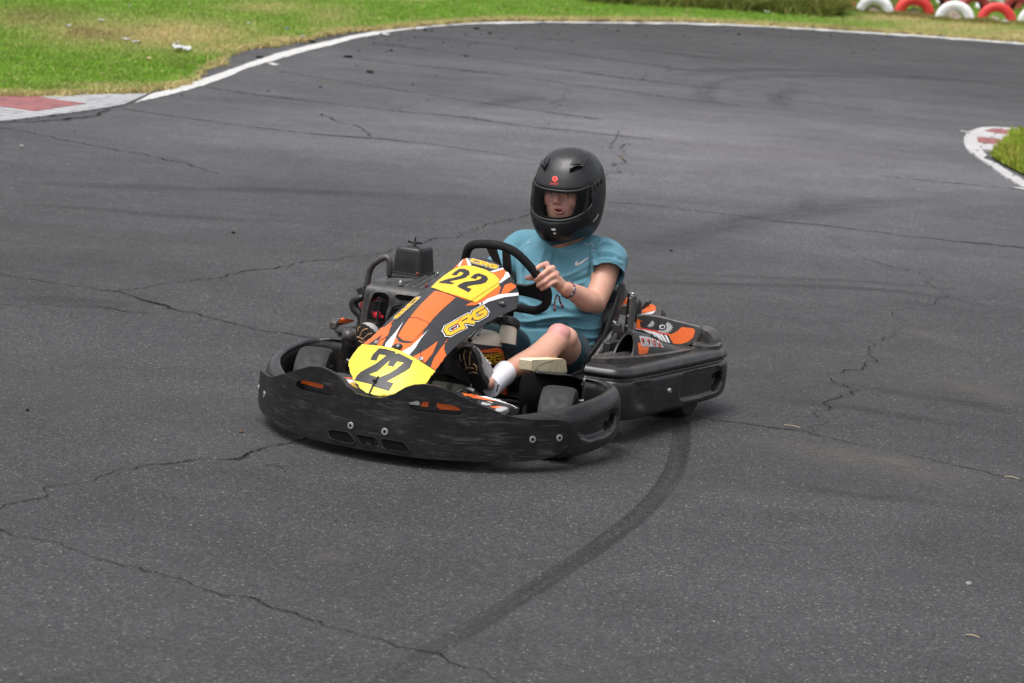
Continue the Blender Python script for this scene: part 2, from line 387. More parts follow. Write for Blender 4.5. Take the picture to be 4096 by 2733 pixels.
def cut(o, cutter):
    c = cutter; md = o.modifiers.new('cut', 'BOOLEAN'); md.object = c; md.operation = 'DIFFERENCE'; md.solver = 'EXACT'; baked(o)
    bpy.data.objects.remove(c); o.data.polygons.foreach_set('use_smooth', [True]*len(o.data.polygons)); o.data.set_sharp_from_angle(angle=R(40)); return o
def press(o, r, poly, depth, s=1, soft=14.):
    """mould a traced outline into a surface: its points move in along their own normals, with a rounded rim soft pixels wide (mirrored when s < 0)"""
    pp = [zp(r, *q) for q in poly]; P = np.array(pp); Q = np.roll(P, -1, 0); me = o.data; me.update()
    nrm = [v.normal.copy() for v in me.vertices]
    for v, n in zip(me.vertices, nrm):
        c = Vector((v.co.x, v.co.y*s, v.co.z)); n = Vector((n.x, n.y*s, n.z))
        if n.dot(KCAM - c) <= 0 or n.y < .3: continue
        x, y = w2px(KO + KF*c.x + KL*c.y + Vector((0, 0, c.z)))
        if not pip((x, y), pp): continue
        p = np.array((x, y)); d = Q - P; t = np.clip(((p - P)*d).sum(1)/(d*d).sum(1), 0, 1); e = np.sqrt((((P + d*t[:, None]) - p)**2).sum(1)).min()/soft
        k = 1. if e >= 1 else e*e*(3 - 2*e); m_ = Vector((n.x, n.y, n.z*.2)).normalized()*(-depth*k); v.co += Vector((m_.x, m_.y*s, m_.z))
    me.update()
def mirrorY(v): return [Vector((p.x, -p.y, p.z)) for p in v]
# ================================================================== THE SETTING
def flat(name, polys, holes, mat, z, kind='structure', step=40., r=None, skirt=0., wav=0.):
    """a sheet on the ground from outlines traced in the photo (region r)"""
    pp = [[zp(r, *q) for q in pl] for pl in polys]; hh = [[zp(r, *q) for q in pl] for pl in holes]
    def mp(p):
        g = gnd(p[0], p[1]); return (g.x, g.y, z + (wav*noise.noise(g*1.3) if wav else 0))
    v, f = sheet(pp, hh, step, mp, skirt, (0, 0, 1)); o = link(name, v, f, mat, None, smooth=30); o['kind'] = kind; return o
# asphalt: stone chips, tar between them, wide pale and dark blotches
m, nt, b, out = newmat('asphalt'); M['asphalt'] = m
tc = nd(nt, 'ShaderNodeTexCoord')
vo = nd(nt, 'ShaderNodeTexVoronoi', _Scale=170.); nt.links.new(tc.outputs['Object'], vo.inputs['Vector'])
sp = nd(nt, 'ShaderNodeSeparateColor'); nt.links.new(vo.outputs['Color'], sp.inputs[0])
chips = ramp(nt, sp.outputs[0], [(0, (.032, .0316, .0331)), (.45, (.0475, .047, .049)), (.82, (.0625, .0617, .0642)), (.975, (.088, .087, .089)), (.999, (.21, .205, .195))])
big = ramp(nt, noisen(nt, .35, 5, .55), [(.3, (.76, .76, .77)), (.7, (1.2, 1.2, 1.21))])
med = ramp(nt, noisen(nt, 2.2, 6, .7), [(.3, (.86, .86, .86)), (.72, (1.1, 1.1, 1.1))])
fine = ramp(nt, noisen(nt, 42, 4, .75), [(.3, (.78, .78, .78)), (.7, (1.2, 1.2, 1.2))])
brn = ramp(nt, noisen(nt, .55, 4, .6, stretch=(.5, 1.2, 1)), [(.52, (0, 0, 0)), (.72, (1, 1, 1))])
strk = ramp(nt, noisen(nt, 1.1, 5, .6, stretch=(.22, 1.5, 1), dist=.4), [(.32, (.93, .93, .932)), (.68, (1.07, 1.068, 1.065))]); c = mix(nt, 1., chips.outputs[0], big.outputs[0], 'MULTIPLY'); c = mix(nt, 1., c, strk.outputs[0], 'MULTIPLY'); c = mix(nt, 1., c, med.outputs[0], 'MULTIPLY'); c = mix(nt, 1., c, fine.outputs[0], 'MULTIPLY')
mu = nd(nt, 'ShaderNodeMath', operation='MULTIPLY'); nt.links.new(brn.outputs[0], mu.inputs[0]); mu.inputs[1].default_value = .28
c = mix(nt, mu.outputs[0], c, (.045, .0395, .038))
for (px, py, rx, ry, am) in [(3000, 560, 7.5, 9., 1.0), (3700, 700, 4.5, 4., .45), (1500, 560, 6., 6., .35), (2300, 330, 9., 8., .35)]:  # broad pale patches: sky reflection and polish put into the base colour
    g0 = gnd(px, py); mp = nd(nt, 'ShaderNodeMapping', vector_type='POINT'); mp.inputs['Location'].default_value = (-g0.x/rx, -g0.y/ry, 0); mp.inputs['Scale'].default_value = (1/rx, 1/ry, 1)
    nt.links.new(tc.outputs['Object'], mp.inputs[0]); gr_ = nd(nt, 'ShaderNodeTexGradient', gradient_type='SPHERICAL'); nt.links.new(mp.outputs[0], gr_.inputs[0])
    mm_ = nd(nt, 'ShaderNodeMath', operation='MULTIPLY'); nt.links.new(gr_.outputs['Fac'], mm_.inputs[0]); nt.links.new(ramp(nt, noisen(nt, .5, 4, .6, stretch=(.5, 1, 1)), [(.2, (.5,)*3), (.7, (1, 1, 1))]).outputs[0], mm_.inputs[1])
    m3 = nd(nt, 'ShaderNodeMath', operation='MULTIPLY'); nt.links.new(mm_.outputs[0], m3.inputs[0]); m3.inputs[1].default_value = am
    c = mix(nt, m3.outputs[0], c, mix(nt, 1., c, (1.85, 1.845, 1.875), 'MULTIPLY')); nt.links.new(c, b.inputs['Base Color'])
rr = ramp(nt, noisen(nt, 3, 4), [(.3, (.62,)*3), (.7, (.82,)*3)]); nt.links.new(rr.outputs[0], b.inputs['Roughness']); b.inputs['Specular IOR Level'].default_value = .22
ad = nd(nt, 'ShaderNodeMath', operation='ADD'); nt.links.new(vo.outputs['Distance'], ad.inputs[0]); nt.links.new(noisen(nt, 60, 4, .7), ad.inputs[1])
bumpn(nt, b, ad.outputs[0], .42, .003)
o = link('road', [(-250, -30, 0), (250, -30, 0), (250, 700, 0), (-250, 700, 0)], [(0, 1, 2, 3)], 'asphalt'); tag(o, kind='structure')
# worn paint
def paint(name, col, lo, hi, under=(.10, .098, .10), sc=3.):
    m, nt, b, out = newmat(name)
    w = ramp(nt, noisen(nt, sc, 8, .75), [(lo, (0, 0, 0)), (hi, (1, 1, 1))])
    w2 = ramp(nt, noisen(nt, 34, 4, .7), [(.30, (.45, .45, .45)), (.5, (1, 1, 1))])
    cc = mix(nt, noisen(nt, 1.3, 5, .6), tuple(x*.82 for x in col), col)
    if 'kerb' in name:
        bt = nd(nt, 'ShaderNodeTexBrick'); bt.inputs['Scale'].default_value = 1.; bt.inputs['Mortar Size'].default_value = .012; bt.inputs['Brick Width'].default_value = .42; bt.inputs['Row Height'].default_value = .16; bt.inputs['Mortar Smooth'].default_value = .4; t_ = nd(nt, 'ShaderNodeTexCoord'); mp_ = nd(nt, 'ShaderNodeMapping'); mp_.inputs['Rotation'].default_value = (0, 0, R(14)); nt.links.new(t_.outputs['Object'], mp_.inputs[0]); nt.links.new(mp_.outputs[0], bt.inputs['Vector']); bt.inputs['Color1'].default_value = (1, 1, 1, 1); bt.inputs['Color2'].default_value = (.86, .86, .86, 1); bt.inputs['Mortar'].default_value = (.35, .34, .33, 1); cc = mix(nt, 1., cc, bt.outputs['Color'], 'MULTIPLY')
    mu = nd(nt, 'ShaderNodeMath', operation='MULTIPLY'); nt.links.new(w.outputs[0], mu.inputs[0]); nt.links.new(w2.outputs[0], mu.inputs[1])
    nt.links.new(mix(nt, mu.outputs[0], under, cc), b.inputs['Base Color']); b.inputs['Roughness'].default_value = .7
    bumpn(nt, b, noisen(nt, 60, 4, .7), .3, .003); M[name] = m
paint('white_line_paint', (.60, .595, .58), .24, .40)
paint('white_kerb_paint', (.44, .44, .455), .30, .48, under=(.16, .15, .15))
paint('bright_kerb_paint', (.58, .57, .58), .28, .42, under=(.20, .19, .18))
paint('red_kerb_paint', (.34, .115, .115), .30, .46, under=(.13, .075, .075))
# grass
GL = [(-900, 690), (-300, 668), (0, 655), (230, 655), (400, 650), (600, 640), (800, 635), (950, 625), (1050, 605), (1150, 590), (1250, 565), (1310, 535), (1325, 505), (1380, 465), (1450, 440), (1512, 435), (1480, 415), (1510, 385), (1600, 345), (1700, 325), (1850, 315), (1950, 295), (2050, 280), (2150, 250), (2250, 238)]
edge = [zp(8, *q) for q in GL] + [zp(9, *q) for q in [(200, 213), (350, 209), (450, 198), (600, 181), (800, 166), (1000, 151), (1200, 142), (1500, 144), (2000, 147), (2350, 149)]] + [zp(10, *q) for q in [(400, 164), (800, 185), (1200, 211), (1600, 234), (2000, 263), (2350, 290), (2900, 335), (3600, 400)]]
jag = []
for i in range(len(edge)-1):
    a, b_ = edge[i], edge[i+1]; n = max(1, int(math.hypot(b_[0]-a[0], b_[1]-a[1])/14))
    for k in range(n): jag.append((a[0]+(b_[0]-a[0])*k/n, a[1]+(b_[1]-a[1])*k/n + (rng.normal()*2.2 if a[0] > 0 else 0)))
gpoly = jag + [edge[-1], (4900, -240), (-1500, -500)]
ISL = [(2600, 400), (1774, 375), (1530, 395), (1500, 440), (1540, 480), (1450, 580), (1330, 650), (1240, 740), (1180, 810), (1280, 890), (1480, 1000), (1774, 1150), (2600, 1620)]
ipoly = [zp(12, *q) for q in ISL]
DRY = [(8, 1150, 250, 560, 95, 1.), (8, 650, 230, 420, 95, .75), (8, 200, 150, 350, 70, .5), (8, 1500, 340, 260, 45, .8), (8, 1950, 285, 300, 28, 1.), (8, 1800, 60, 330, 40, .6), (8, 750, 600, 330, 22, .7), (8, 100, 640, 300, 14, .6), (8, 100, 110, 160, 40, .4),
       (9, 250, 215, 350, 16, 1.), (9, 700, 175, 250, 12, .9), (9, 40, 120, 200, 70, .5), (9, 1200, 143, 500, 7, .7), (9, 600, 12, 120, 12, .5), (9, 2000, 143, 500, 8, .6),
       (10, 1500, 130, 330, 26, 1.), (10, 1900, 190, 420, 40, 1.), (10, 2300, 245, 300, 40, 1.), (10, 600, 175, 500, 12, .6), (10, 1000, 200, 300, 14, .5),
       (12, 1500, 760, 240, 110, .35), (12, 1560, 920, 160, 60, .5)]
BRN = [(8, 560, 235, 110, 40, 1.), (8, 260, 120, 260, 60, .6), (8, 720, 255, 200, 40, .6), (8, 1180, 440, 90, 30, .6), (8, 360, 610, 120, 18, .5), (10, 1150, 195, 180, 12, .5), (11, 430, 75, 170, 45, .9), (11, 900, 125, 120, 30, .5), (11, 1300, 170, 140, 25, .6)]
def blob(L, px, py):
    s = 0.
    for (r, x, y, rx, ry, a) in L:
        z = ZR[r]; dx = (px - z[0] - x*z[2])/(rx*z[2]); dy = (py - z[1] - y*z[2])/(ry*z[2]); q = dx*dx + dy*dy
        if q < 6: s = max(s, a*math.exp(-q*.9))
    if L is DRY:
        e = float(np.interp(px, EX, EY)) - py
        if -30 < e < 60: s = max(s, .9*math.exp(-(max(0, e)/(11. if px > 900 else 6.))**2))
    return s
EX = np.array([q[0] for q in edge]); EY = np.array([q[1] for q in edge]); _o = np.argsort(EX, kind='stable'); EX = EX[_o]; EY = EY[_o]
def grassmat(name, g1, g2, dry, brown, rough=.6):
    m, nt, b, out = newmat(name)
    a1 = nd(nt, 'ShaderNodeAttribute', attribute_name='dry'); a2 = nd(nt, 'ShaderNodeAttribute', attribute_name='brown'); a3 = nd(nt, 'ShaderNodeAttribute', attribute_name='vary')
    g = mix(nt, noisen(nt, .45, 5, .6), g1, g2); g = mix(nt, a3.outputs['Fac'], g, tuple(x*1.45 for x in g2)); g = mix(nt, ramp(nt, noisen(nt, 3.2, 6, .7), [(.35, (0, 0, 0)), (.75, (.7, .7, .7))]).outputs[0], g, (g1[0]*.5, g1[1]*.5, g1[2]*.6))
    d = mix(nt, noisen(nt, 5, 5, .65), dry, tuple(x*.6 for x in dry)); c = mix(nt, a1.outputs['Fac'], g, d); c = mix(nt, a2.outputs['Fac'], c, brown)
    nt.links.new(c, b.inputs['Base Color']); b.inputs['Roughness'].default_value = rough; b.inputs['Specular IOR Level'].default_value = .2
    tl = nd(nt, 'ShaderNodeBsdfTranslucent'); nt.links.new(c, tl.inputs[0]); ms = nd(nt, 'ShaderNodeMixShader', _Fac=.4) if False else nd(nt, 'ShaderNodeMixShader'); ms.inputs[0].default_value = .38; nt.links.new(b.outputs[0], ms.inputs[1]); nt.links.new(tl.outputs[0], ms.inputs[2]); nt.links.new(ms.outputs[0], out.inputs[0])
    M[name] = m; return m
grassmat('lawn_grass', (.14, .275, .026), (.22, .38, .045), (.72, .58, .29), (.15, .085, .04))
grassmat('island_grass', (.17, .25, .016), (.27, .36, .035), (.45, .33, .10), (.14, .10, .03))
grassmat('long_grass', (.085, .12, .022), (.20, .23, .05), (.34, .25, .09), (.15, .085, .04))
def setattr_(me, name, vals):
    a = me.attributes.new(name, 'FLOAT', 'POINT'); a.data.foreach_set('value', np.asarray(vals, np.float32))
def grassground(name, poly, mat, z, step):
    V, F = tri2d([poly], [], step); P = []; d = []; br = []
    for p in V:
        g = gnd(p[0], p[1]); nz = noise.noise(g*.5)*.006 + noise.noise(g*2.)*.003
        P.append((g.x, g.y, z + max(-.003, nz))); d.append(min(1, blob(DRY, *p)*(.75 + .7*noise.noise(g*1.7)))); br.append(blob(BRN, *p)*(.8 + .6*noise.noise(g*2.1)))
    o = link(name, P, F, mat, None, smooth=0); n = len(V); setattr_(o.data, 'dry', np.clip(d, 0, 1)); setattr_(o.data, 'brown', np.clip(br, 0, 1)); setattr_(o.data, 'vary', np.zeros(n))
    o['kind'] = 'structure'; return o
grassground('lawn', gpoly, 'lawn_grass', .008, 26.)
grassground('island_verge', ipoly, 'island_grass', .02, 10.)
def tufts(name, pts, mat, hgt, wid, per=3, lean=.5, kind='stuff', label=None, cat=None):
    """many bent blades standing on world points pts = (x, y, z, px, py, size)"""
    n = len(pts)*per; P = np.zeros((n*5, 3)); dr = np.zeros(n*5); br = np.zeros(n*5); va = np.zeros(n*5); i = 0
    for (x, y, z, px, py, s) in pts:
        d = blob(DRY, px, py); b_ = blob(BRN, px, py); v0 = rng.random()
        for k in range(per):
            a = rng.random()*2*PI; h = hgt*s*(.6 + .8*rng.random()); w = wid*s*(.7 + .6*rng.random()); l = lean*h*(.3 + rng.random()); q = rng.random()*2*PI
            bx = x + rng.normal()*wid*1.5; by = y + rng.normal()*wid*1.5; cx, cy = math.cos(a), math.sin(a); lx, ly = math.cos(q)*l, math.sin(q)*l
            P[i*5:(i+1)*5] = [(bx-cx*w/2, by-cy*w/2, z), (bx+cx*w/2, by+cy*w/2, z), (bx-cx*w*.4+lx*.35, by-cy*w*.4+ly*.35, z+h*.6), (bx+cx*w*.4+lx*.35, by+cy*w*.4+ly*.35, z+h*.6), (bx+lx, by+ly, z+h)]
            dr[i*5:(i+1)*5] = min(1, max(0, d*(.55 + .9*rng.random()) + (.9 if rng.random() < .06 else 0))); br[i*5:(i+1)*5] = b_*rng.random(); va[i*5:(i+1)*5] = v0*.5 + rng.random()*.5; i += 1
    F = np.zeros((n, 7), int); b0 = np.arange(n)*5; me = bpy.data.meshes.new(name)
    loops = np.stack([b0, b0+1, b0+3, b0+2, b0+2, b0+3, b0+4], 1).ravel()
    me.vertices.add(n*5); me.vertices.foreach_set('co', P.ravel()); me.loops.add(n*7); me.loops.foreach_set('vertex_index', loops)
    me.polygons.add(n*2); st = np.stack([np.arange(n)*7, np.arange(n)*7+4], 1).ravel(); me.polygons.foreach_set('loop_start', st); me.polygons.foreach_set('loop_total', np.tile([4, 3], n))
    me.update(calc_edges=True); me.validate(); me.materials.append(M[mat]); setattr_(me, 'dry', dr); setattr_(me, 'brown', np.clip(br, 0, 1)); setattr_(me, 'vary', va)
    o = bpy.data.objects.new(name, me); COL.objects.link(o); tag(o, label, cat, None, kind); return o
def scatter(poly, n, sz=(.7, 1.3), zz=.012, box_=None):
    xs = [p[0] for p in poly]; ys = [p[1] for p in poly]; bx = box_ or (min(xs), min(ys), max(xs), max(ys)); out = []
    pa = np.array(poly); tries = 0
    while len(out) < n and tries < n*20:
        tries += 1; px = bx[0] + rng.random()*(bx[2]-bx[0]); py = bx[1] + rng.random()*(bx[3]-bx[1])
        if pip((px, py), poly): g = gnd(px, py); out.append((g.x, g.y, zz, px, py, sz[0] + (sz[1]-sz[0])*rng.random()))
    return out
coarse = edge + [(4900, -240), (-1500, -500)]
tufts('short_grass', scatter(coarse, 80000, box_=(-350, -110, 4500, 420)), 'lawn_grass', .027, .0095, 3, 1.3, label='short mown grass with dry yellow patches beside the track', cat='grass')
tufts('island_grass', scatter(ipoly, 3500, (.7, 1.7), .02, (3900, 500, 4300, 830)), 'island_grass', .034, .009, 4, 1.0, label='tufty yellow green grass inside the red and white kerb', cat='grass')
eg = []
for _ in range(9000):
    i = rng.integers(len(jag)-1); px, py = jag[i]; px += rng.normal()*6; py += (rng.normal()*2.2 - 1) if px < 1150 else (rng.normal()*.9 - 2.2); g = gnd(px, py); eg.append((g.x, g.y, .004, px, py, .5 + .9*rng.random()))
tufts('edge_grass', eg, 'lawn_grass', .032, .014, 3, 1.2, label='ragged dry grass fringe creeping over the asphalt edge', cat='grass')
# painted line round the outside of the corner
up = [zp(8, *q) for q in [(1010, 635), (1150, 600), (1290, 555), (1420, 515), (1560, 465), (1700, 415), (1850, 365), (2000, 325), (2200, 277)]] + [zp(9, *q) for q in [(0, 286), (100, 261), (200, 236), (330, 215), (450, 203), (600, 188), (800, 170), (1000, 155), (1200, 148), (1500, 149), (2000, 152), (2350, 154)]] + [zp(10, *q) for q in [(400, 165), (800, 187), (1200, 214), (1600, 236), (2000, 265), (2350, 292), (2900, 338)]]
lo = [zp(8, *q) for q in [(900, 697), (1000, 672), (1100, 648), (1250, 612), (1380, 572), (1500, 531), (1650, 466), (1800, 421), (2000, 361), (2200, 311)]] + [zp(9, *q) for q in [(0, 321), (100, 291), (200, 262), (330, 238), (450, 216), (600, 196), (800, 176), (1000, 165), (1200, 160), (1500, 156), (2000, 160), (2350, 164)]] + [zp(10, *q) for q in [(400, 175), (800, 196), (1200, 223), (1600, 246), (2000, 276), (2350, 304), (2900, 352)]]
def zz_(p): return [(q[0]/ZR[0][2], q[1]/ZR[0][2]) for q in p]
def jagl(L, a): return [(q[0]+(p[0]-q[0])*t, q[1]+(p[1]-q[1])*t + rng.normal()*a) for q, p in zip(L[:-1], L[1:]) for t in (0, .17, .34, .5, .67, .84)] + [L[-1]]
flat('track_line', [zz_(jagl(up, .8) + jagl(lo, 1.1)[::-1])], [], 'white_line_paint', .005, r=0, step=20., wav=.0)
flat('track_line', [[(1790, 427), (1830, 425), (1880, 438), (1840, 443)]], [], 'white_line_paint', .005, r=8, step=20)
flat('track_line', [[(360, 225), (390, 222), (440, 235), (410, 238)]], [], 'white_line_paint', .005, r=9, step=20)
flat('track_line', [[(620, 332), (660, 336), (790, 352), (760, 362), (640, 346)]], [], 'white_line_paint', .005, r=12, step=20)
flat('track_line', [[(1550, 1345), (1620, 1350), (1774, 1372), (2000, 1400), (2000, 1420), (1774, 1392), (1640, 1368)]], [], 'white_line_paint', .005, r=12, step=20)
# kerbs: flat painted concrete, red blocks set a little proud
flat('kerb', [[(-700, 672), (0, 660), (230, 657), (600, 645), (880, 641), (990, 640), (960, 655), (830, 712), (700, 735), (500, 765), (300, 790), (100, 815), (0, 824), (-700, 905)]], [], 'white_kerb_paint', .014, r=8, step=30, skirt=.014)
for q in [[(-30, 663), (230, 658), (400, 688), (575, 710), (400, 735), (230, 762), (0, 727), (-160, 700)], [(-700, 700), (-500, 685), (-300, 740), (-120, 775), (-330, 815), (-560, 800)]]:
    flat('kerb_block', [q], [], 'red_kerb_paint', .018, r=8, step=20, skirt=.004)
OUT = [(2600, 350), (1774, 315), (1500, 295), (1250, 283), (1000, 292), (850, 335), (740, 400), (695, 470), (695, 560), (730, 650), (800, 730), (900, 800), (1000, 870), (1150, 970), (1300, 1080), (1450, 1190), (1600, 1280), (1774, 1370), (2600, 1830)]
INN = [(2600, 1680), (1774, 1250), (1690, 1190), (1600, 1150), (1520, 1090), (1420, 1035), (1310, 960), (1180, 900), (1040, 845), (1110, 800), (1040, 720), (1000, 685), (1100, 690), (1240, 710), (1330, 650), (1450, 580), (1545, 480), (1500, 440), (1540, 395), (1774, 372), (2600, 395)]
flat('kerb', [OUT + INN], [], 'bright_kerb_paint', .014, r=12, step=18, skirt=.014)
flat('kerb_block', [[(1060, 362), (1180, 328), (1250, 318), (1450, 340), (1680, 370), (1560, 388), (1500, 420), (1300, 405)]], [], 'red_kerb_paint', .018, r=12, step=12, skirt=.004)
flat('kerb_block', [[(930, 478), (1090, 482), (1250, 505), (1500, 545), (1430, 580), (1330, 605), (1100, 590), (945, 565)]], [], 'red_kerb_paint', .018, r=12, step=12, skirt=.004)
# cracks and seams in the asphalt
M['crack'] = plain('open_crack', (.020, .019, .019), .95, spec=.1)
M['seam'+'line'] = plain('sealed_seam', (.037, .0365, .037), .9, spec=.1)
M['crackedge'] = plain('crumbled_crack_edge', (.034, .033, .0335), .95, spec=.1, var=.45, scale=70)
def crack(P, w, mat='crack', jit=1., gaps=0.):
    """an irregular crack: a ragged crumbled zone and, inside it, the dark open line"""
    Q = [gnd(*zp(0, *p)) for p in P]; out = []
    for a, b_ in zip(Q[:-1], Q[1:]):
        n = max(2, int((b_-a).length/.03))
        for k in range(n): out.append(a + (b_-a)*k/n)
    out.append(Q[-1]); N = len(out); off = 0.; L = []; I = []
    for i in range(N):
        t = (out[min(i+1, N-1)] - out[max(i-1, 0)]).normalized(); nn = Vector((-t.y, t.x, 0)); off = off*.80 + rng.normal()*.0115*jit
        ww = w*(1 + 2.2*abs(nn.y)**2*min(2., out[i].y/13.))*(.6 + .8*rng.random())*(.55 + 1.1*abs(noise.noise(out[i]*1.1))*1.6); c = out[i] + nn*off; o2 = nn*ww*(rng.random()-.5)*.35
        L.append((c - nn*ww/2 + o2, c + nn*ww/2 + o2)); wi = ww*(.18 + .4*abs(noise.noise(out[i]*2.3 + Vector((5, 5, 0))))); I.append((c - nn*wi, c + nn*wi))
    f = [(2*i, 2*i+1, 2*i+3, 2*i+2) for i in range(N-1) if rng.random() >= gaps]
    v = [(p.x, p.y, .0030) for l in L for p in l]; v2 = [(p.x, p.y, .0042) for l in I for p in l]
    return v, f, v2, [(2*i, 2*i+1, 2*i+3, 2*i+2) for i in range(N-1) ]
def ragged(name, col, lo_, hi_, amax, sc):
    m, nt, b, out = newmat(name); b.inputs['Base Color'].default_value = (*col, 1); b.inputs['Roughness'].default_value = .95; b.inputs['Specular IOR Level'].default_value = .1
    tr = nd(nt, 'ShaderNodeBsdfTransparent'); ms = nd(nt, 'ShaderNodeMixShader'); n1 = ramp(nt, noisen(nt, sc, 5, .75), [(lo_, (0, 0, 0)), (hi_, (1, 1, 1))]); n2 = ramp(nt, noisen(nt, 2.6, 4, .65), [(.30, (.35,)*3), (.62, (1, 1, 1))])
    mu = nd(nt, 'ShaderNodeMath', operation='MULTIPLY'); nt.links.new(n1.outputs[0], mu.inputs[0]); nt.links.new(n2.outputs[0], mu.inputs[1]); mv = nd(nt, 'ShaderNodeMath', operation='MULTIPLY'); nt.links.new(mu.outputs[0], mv.inputs[0]); mv.inputs[1].default_value = amax
    nt.links.new(mv.outputs[0], ms.inputs[0]); nt.links.new(tr.outputs[0], ms.inputs[1]); nt.links.new(b.outputs[0], ms.inputs[2]); nt.links.new(ms.outputs[0], out.inputs[0]); M[name] = m
ragged('crack', (.010, .0095, .0095), .38, .50, .82, 55); ragged('crackedge', (.026, .025, .0255), .42, .56, .70, 60); ragged('seamline', (.022, .0215, .022), .40, .56, .75, 16)
ck = MB()
for P, w, j, g in [([(0, 295), (60, 303), (130, 318), (200, 333), (260, 345), (330, 355), (400, 370), (440, 382), (500, 400)], .014, 1, .1),
    ([(285, 250), (400, 268), (520, 285), (640, 300), (760, 312), (880, 320), (1000, 333), (1100, 348), (1220, 367), (1300, 380)], .014, .4, .05),
    ([(0, 630), (60, 640), (150, 652), (230, 664), (275, 670)], .012, 1, 0), ([(275, 670), (340, 660), (430, 648), (490, 638), (540, 625), (600, 618), (660, 613), (700, 602), (770, 595), (840, 588), (900, 575), (985, 558)], .011, 1, .02),
    ([(275, 670), (330, 690), (400, 707), (470, 725), (540, 742), (590, 755), (650, 763), (720, 775), (800, 790)], .011, 1, .05),
    ([(-40, 1176), (0, 1165), (60, 1148), (140, 1130), (200, 1112), (250, 1100), (300, 1093), (350, 1080), (420, 1065), (480, 1050), (550, 1040), (600, 1030), (660, 1015), (720, 1000), (860, 985)], .013, 1.2, 0),
    ([(-20, 1208), (0, 1215), (80, 1235), (160, 1262), (240, 1290), (320, 1315), (400, 1335), (480, 1355), (560, 1375), (620, 1395), (700, 1425), (780, 1450), (860, 1470), (940, 1490), (1000, 1505), (1060, 1525), (1150, 1560), (1200, 1580)], .0075, 1.1, .12),
    ([(985, 558), (1040, 545), (1090, 520), (1140, 510), (1220, 492), (1300, 480)], .012, 1.4, .05),
    ([(1443, 330), (1425, 337), (1441, 350), (1425, 360), (1438, 370), (1410, 384), (1405, 376), (1418, 395), (1395, 398), (1390, 413)], .013, 1., .1),
    ([(1395, 465), (1500, 473), (1600, 485), (1700, 497), (1780, 510), (1880, 517), (2000, 532), (2100, 545), (2200, 555), (2350, 570), (2450, 580)], .010, .8, .15),
    ([(1905, 545), (1940, 570), (1990, 600), (2050, 610), (2100, 625), (2130, 650), (2180, 680), (2150, 692), (2090, 706), (2050, 725), (2060, 750), (2045, 772), (1990, 798), (2008, 828), (1968, 850), (1920, 858), (1900, 870), (1962, 895), (1925, 915), (1890, 930), (1872, 950), (1880, 968), (1845, 988)], .0085, 1.2, .3),
    ([(1600, 958), (1720, 975), (1800, 985), (1850, 993), (1950, 1015), (2060, 1040), (2150, 1060), (2260, 1085), (2350, 1107), (2450, 1130)], .009, .9, .15),
    ([(735, 262), (780, 280), (830, 295), (855, 315)], .020, 1, 0), ([(1305, 203), (1290, 225), (1285, 240), (1260, 256)], .014, 1.6, .25), ([(895, 257), (940, 240), (990, 228)], .014, 1.5, .25),
    ([(0, 284), (100, 279), (200, 268), (250, 255), (290, 240), (320, 222)], .03, 1.2, 0), ([(610, 1068), (640, 1075), (668, 1085)], .006, 1, .1), ([(0, 700), (120, 703), (230, 706), (340, 722)], .006, 1, .4), ([(1468, 185), (1500, 168), (1560, 158)], .014, 1.6, .3)]:
    c_ = crack(P, w*.66, jit=j, gaps=0); ck.add(c_[0], c_[1], 2); ck.add(c_[2], c_[3], 0)
for P in [[(470, 200), (600, 220), (750, 237), (900, 255), (1050, 268), (1200, 290), (1380, 308), (1500, 320)], [(640, 165), (800, 190), (1000, 220), (1180, 247), (1380, 275)], [(770, 130), (950, 150), (1180, 175), (1400, 205), (1560, 228), (1700, 243)], [(860, 100), (1000, 117), (1200, 148), (1450, 182), (1700, 210)], [(960, 85), (1150, 103), (1350, 130), (1600, 165), (1850, 196)], [(1100, 72), (1300, 92), (1500, 118), (1700, 143)], [(1420, 300), (1410, 320), (1400, 345)], [(2020, 405), (2150, 418), (2340, 435)], [(1740, 215), (1900, 242), (2000, 255)]]:
    c_ = crack(P, .015, jit=.35, gaps=0); ck.add(c_[0], c_[1], 1)
o = ck.build('road_cracks', ['crack', 'seamline', 'crackedge'], None, smooth=0); tag(o, kind='structure')
wd = []
for P in [[(985, 558), (1040, 545), (1090, 520), (1140, 510), (1220, 492)], [(1440, 340), (1410, 384), (1392, 410)], [(290, 240), (320, 222)], [(1160, 170), (1180, 176)], [(545, 160), (620, 172), (760, 190)]]:
    for _ in range(26):
        i = rng.integers(len(P)-1); t = rng.random(); g = gnd(*zp(0, P[i][0] + (P[i+1][0]-P[i][0])*t, P[i][1] + (P[i+1][1]-P[i][1])*t))
        if noise.noise(g*2.) > .1: wd.append((g.x + rng.normal()*.012, g.y + rng.normal()*.012, .0, *zp(8, 1150, 250), .25 + .5*rng.random()))
tufts('weeds', wd, 'island_grass', .022, .007, 4, 1.2, label='small yellow weeds growing out of the asphalt cracks', cat='weeds')
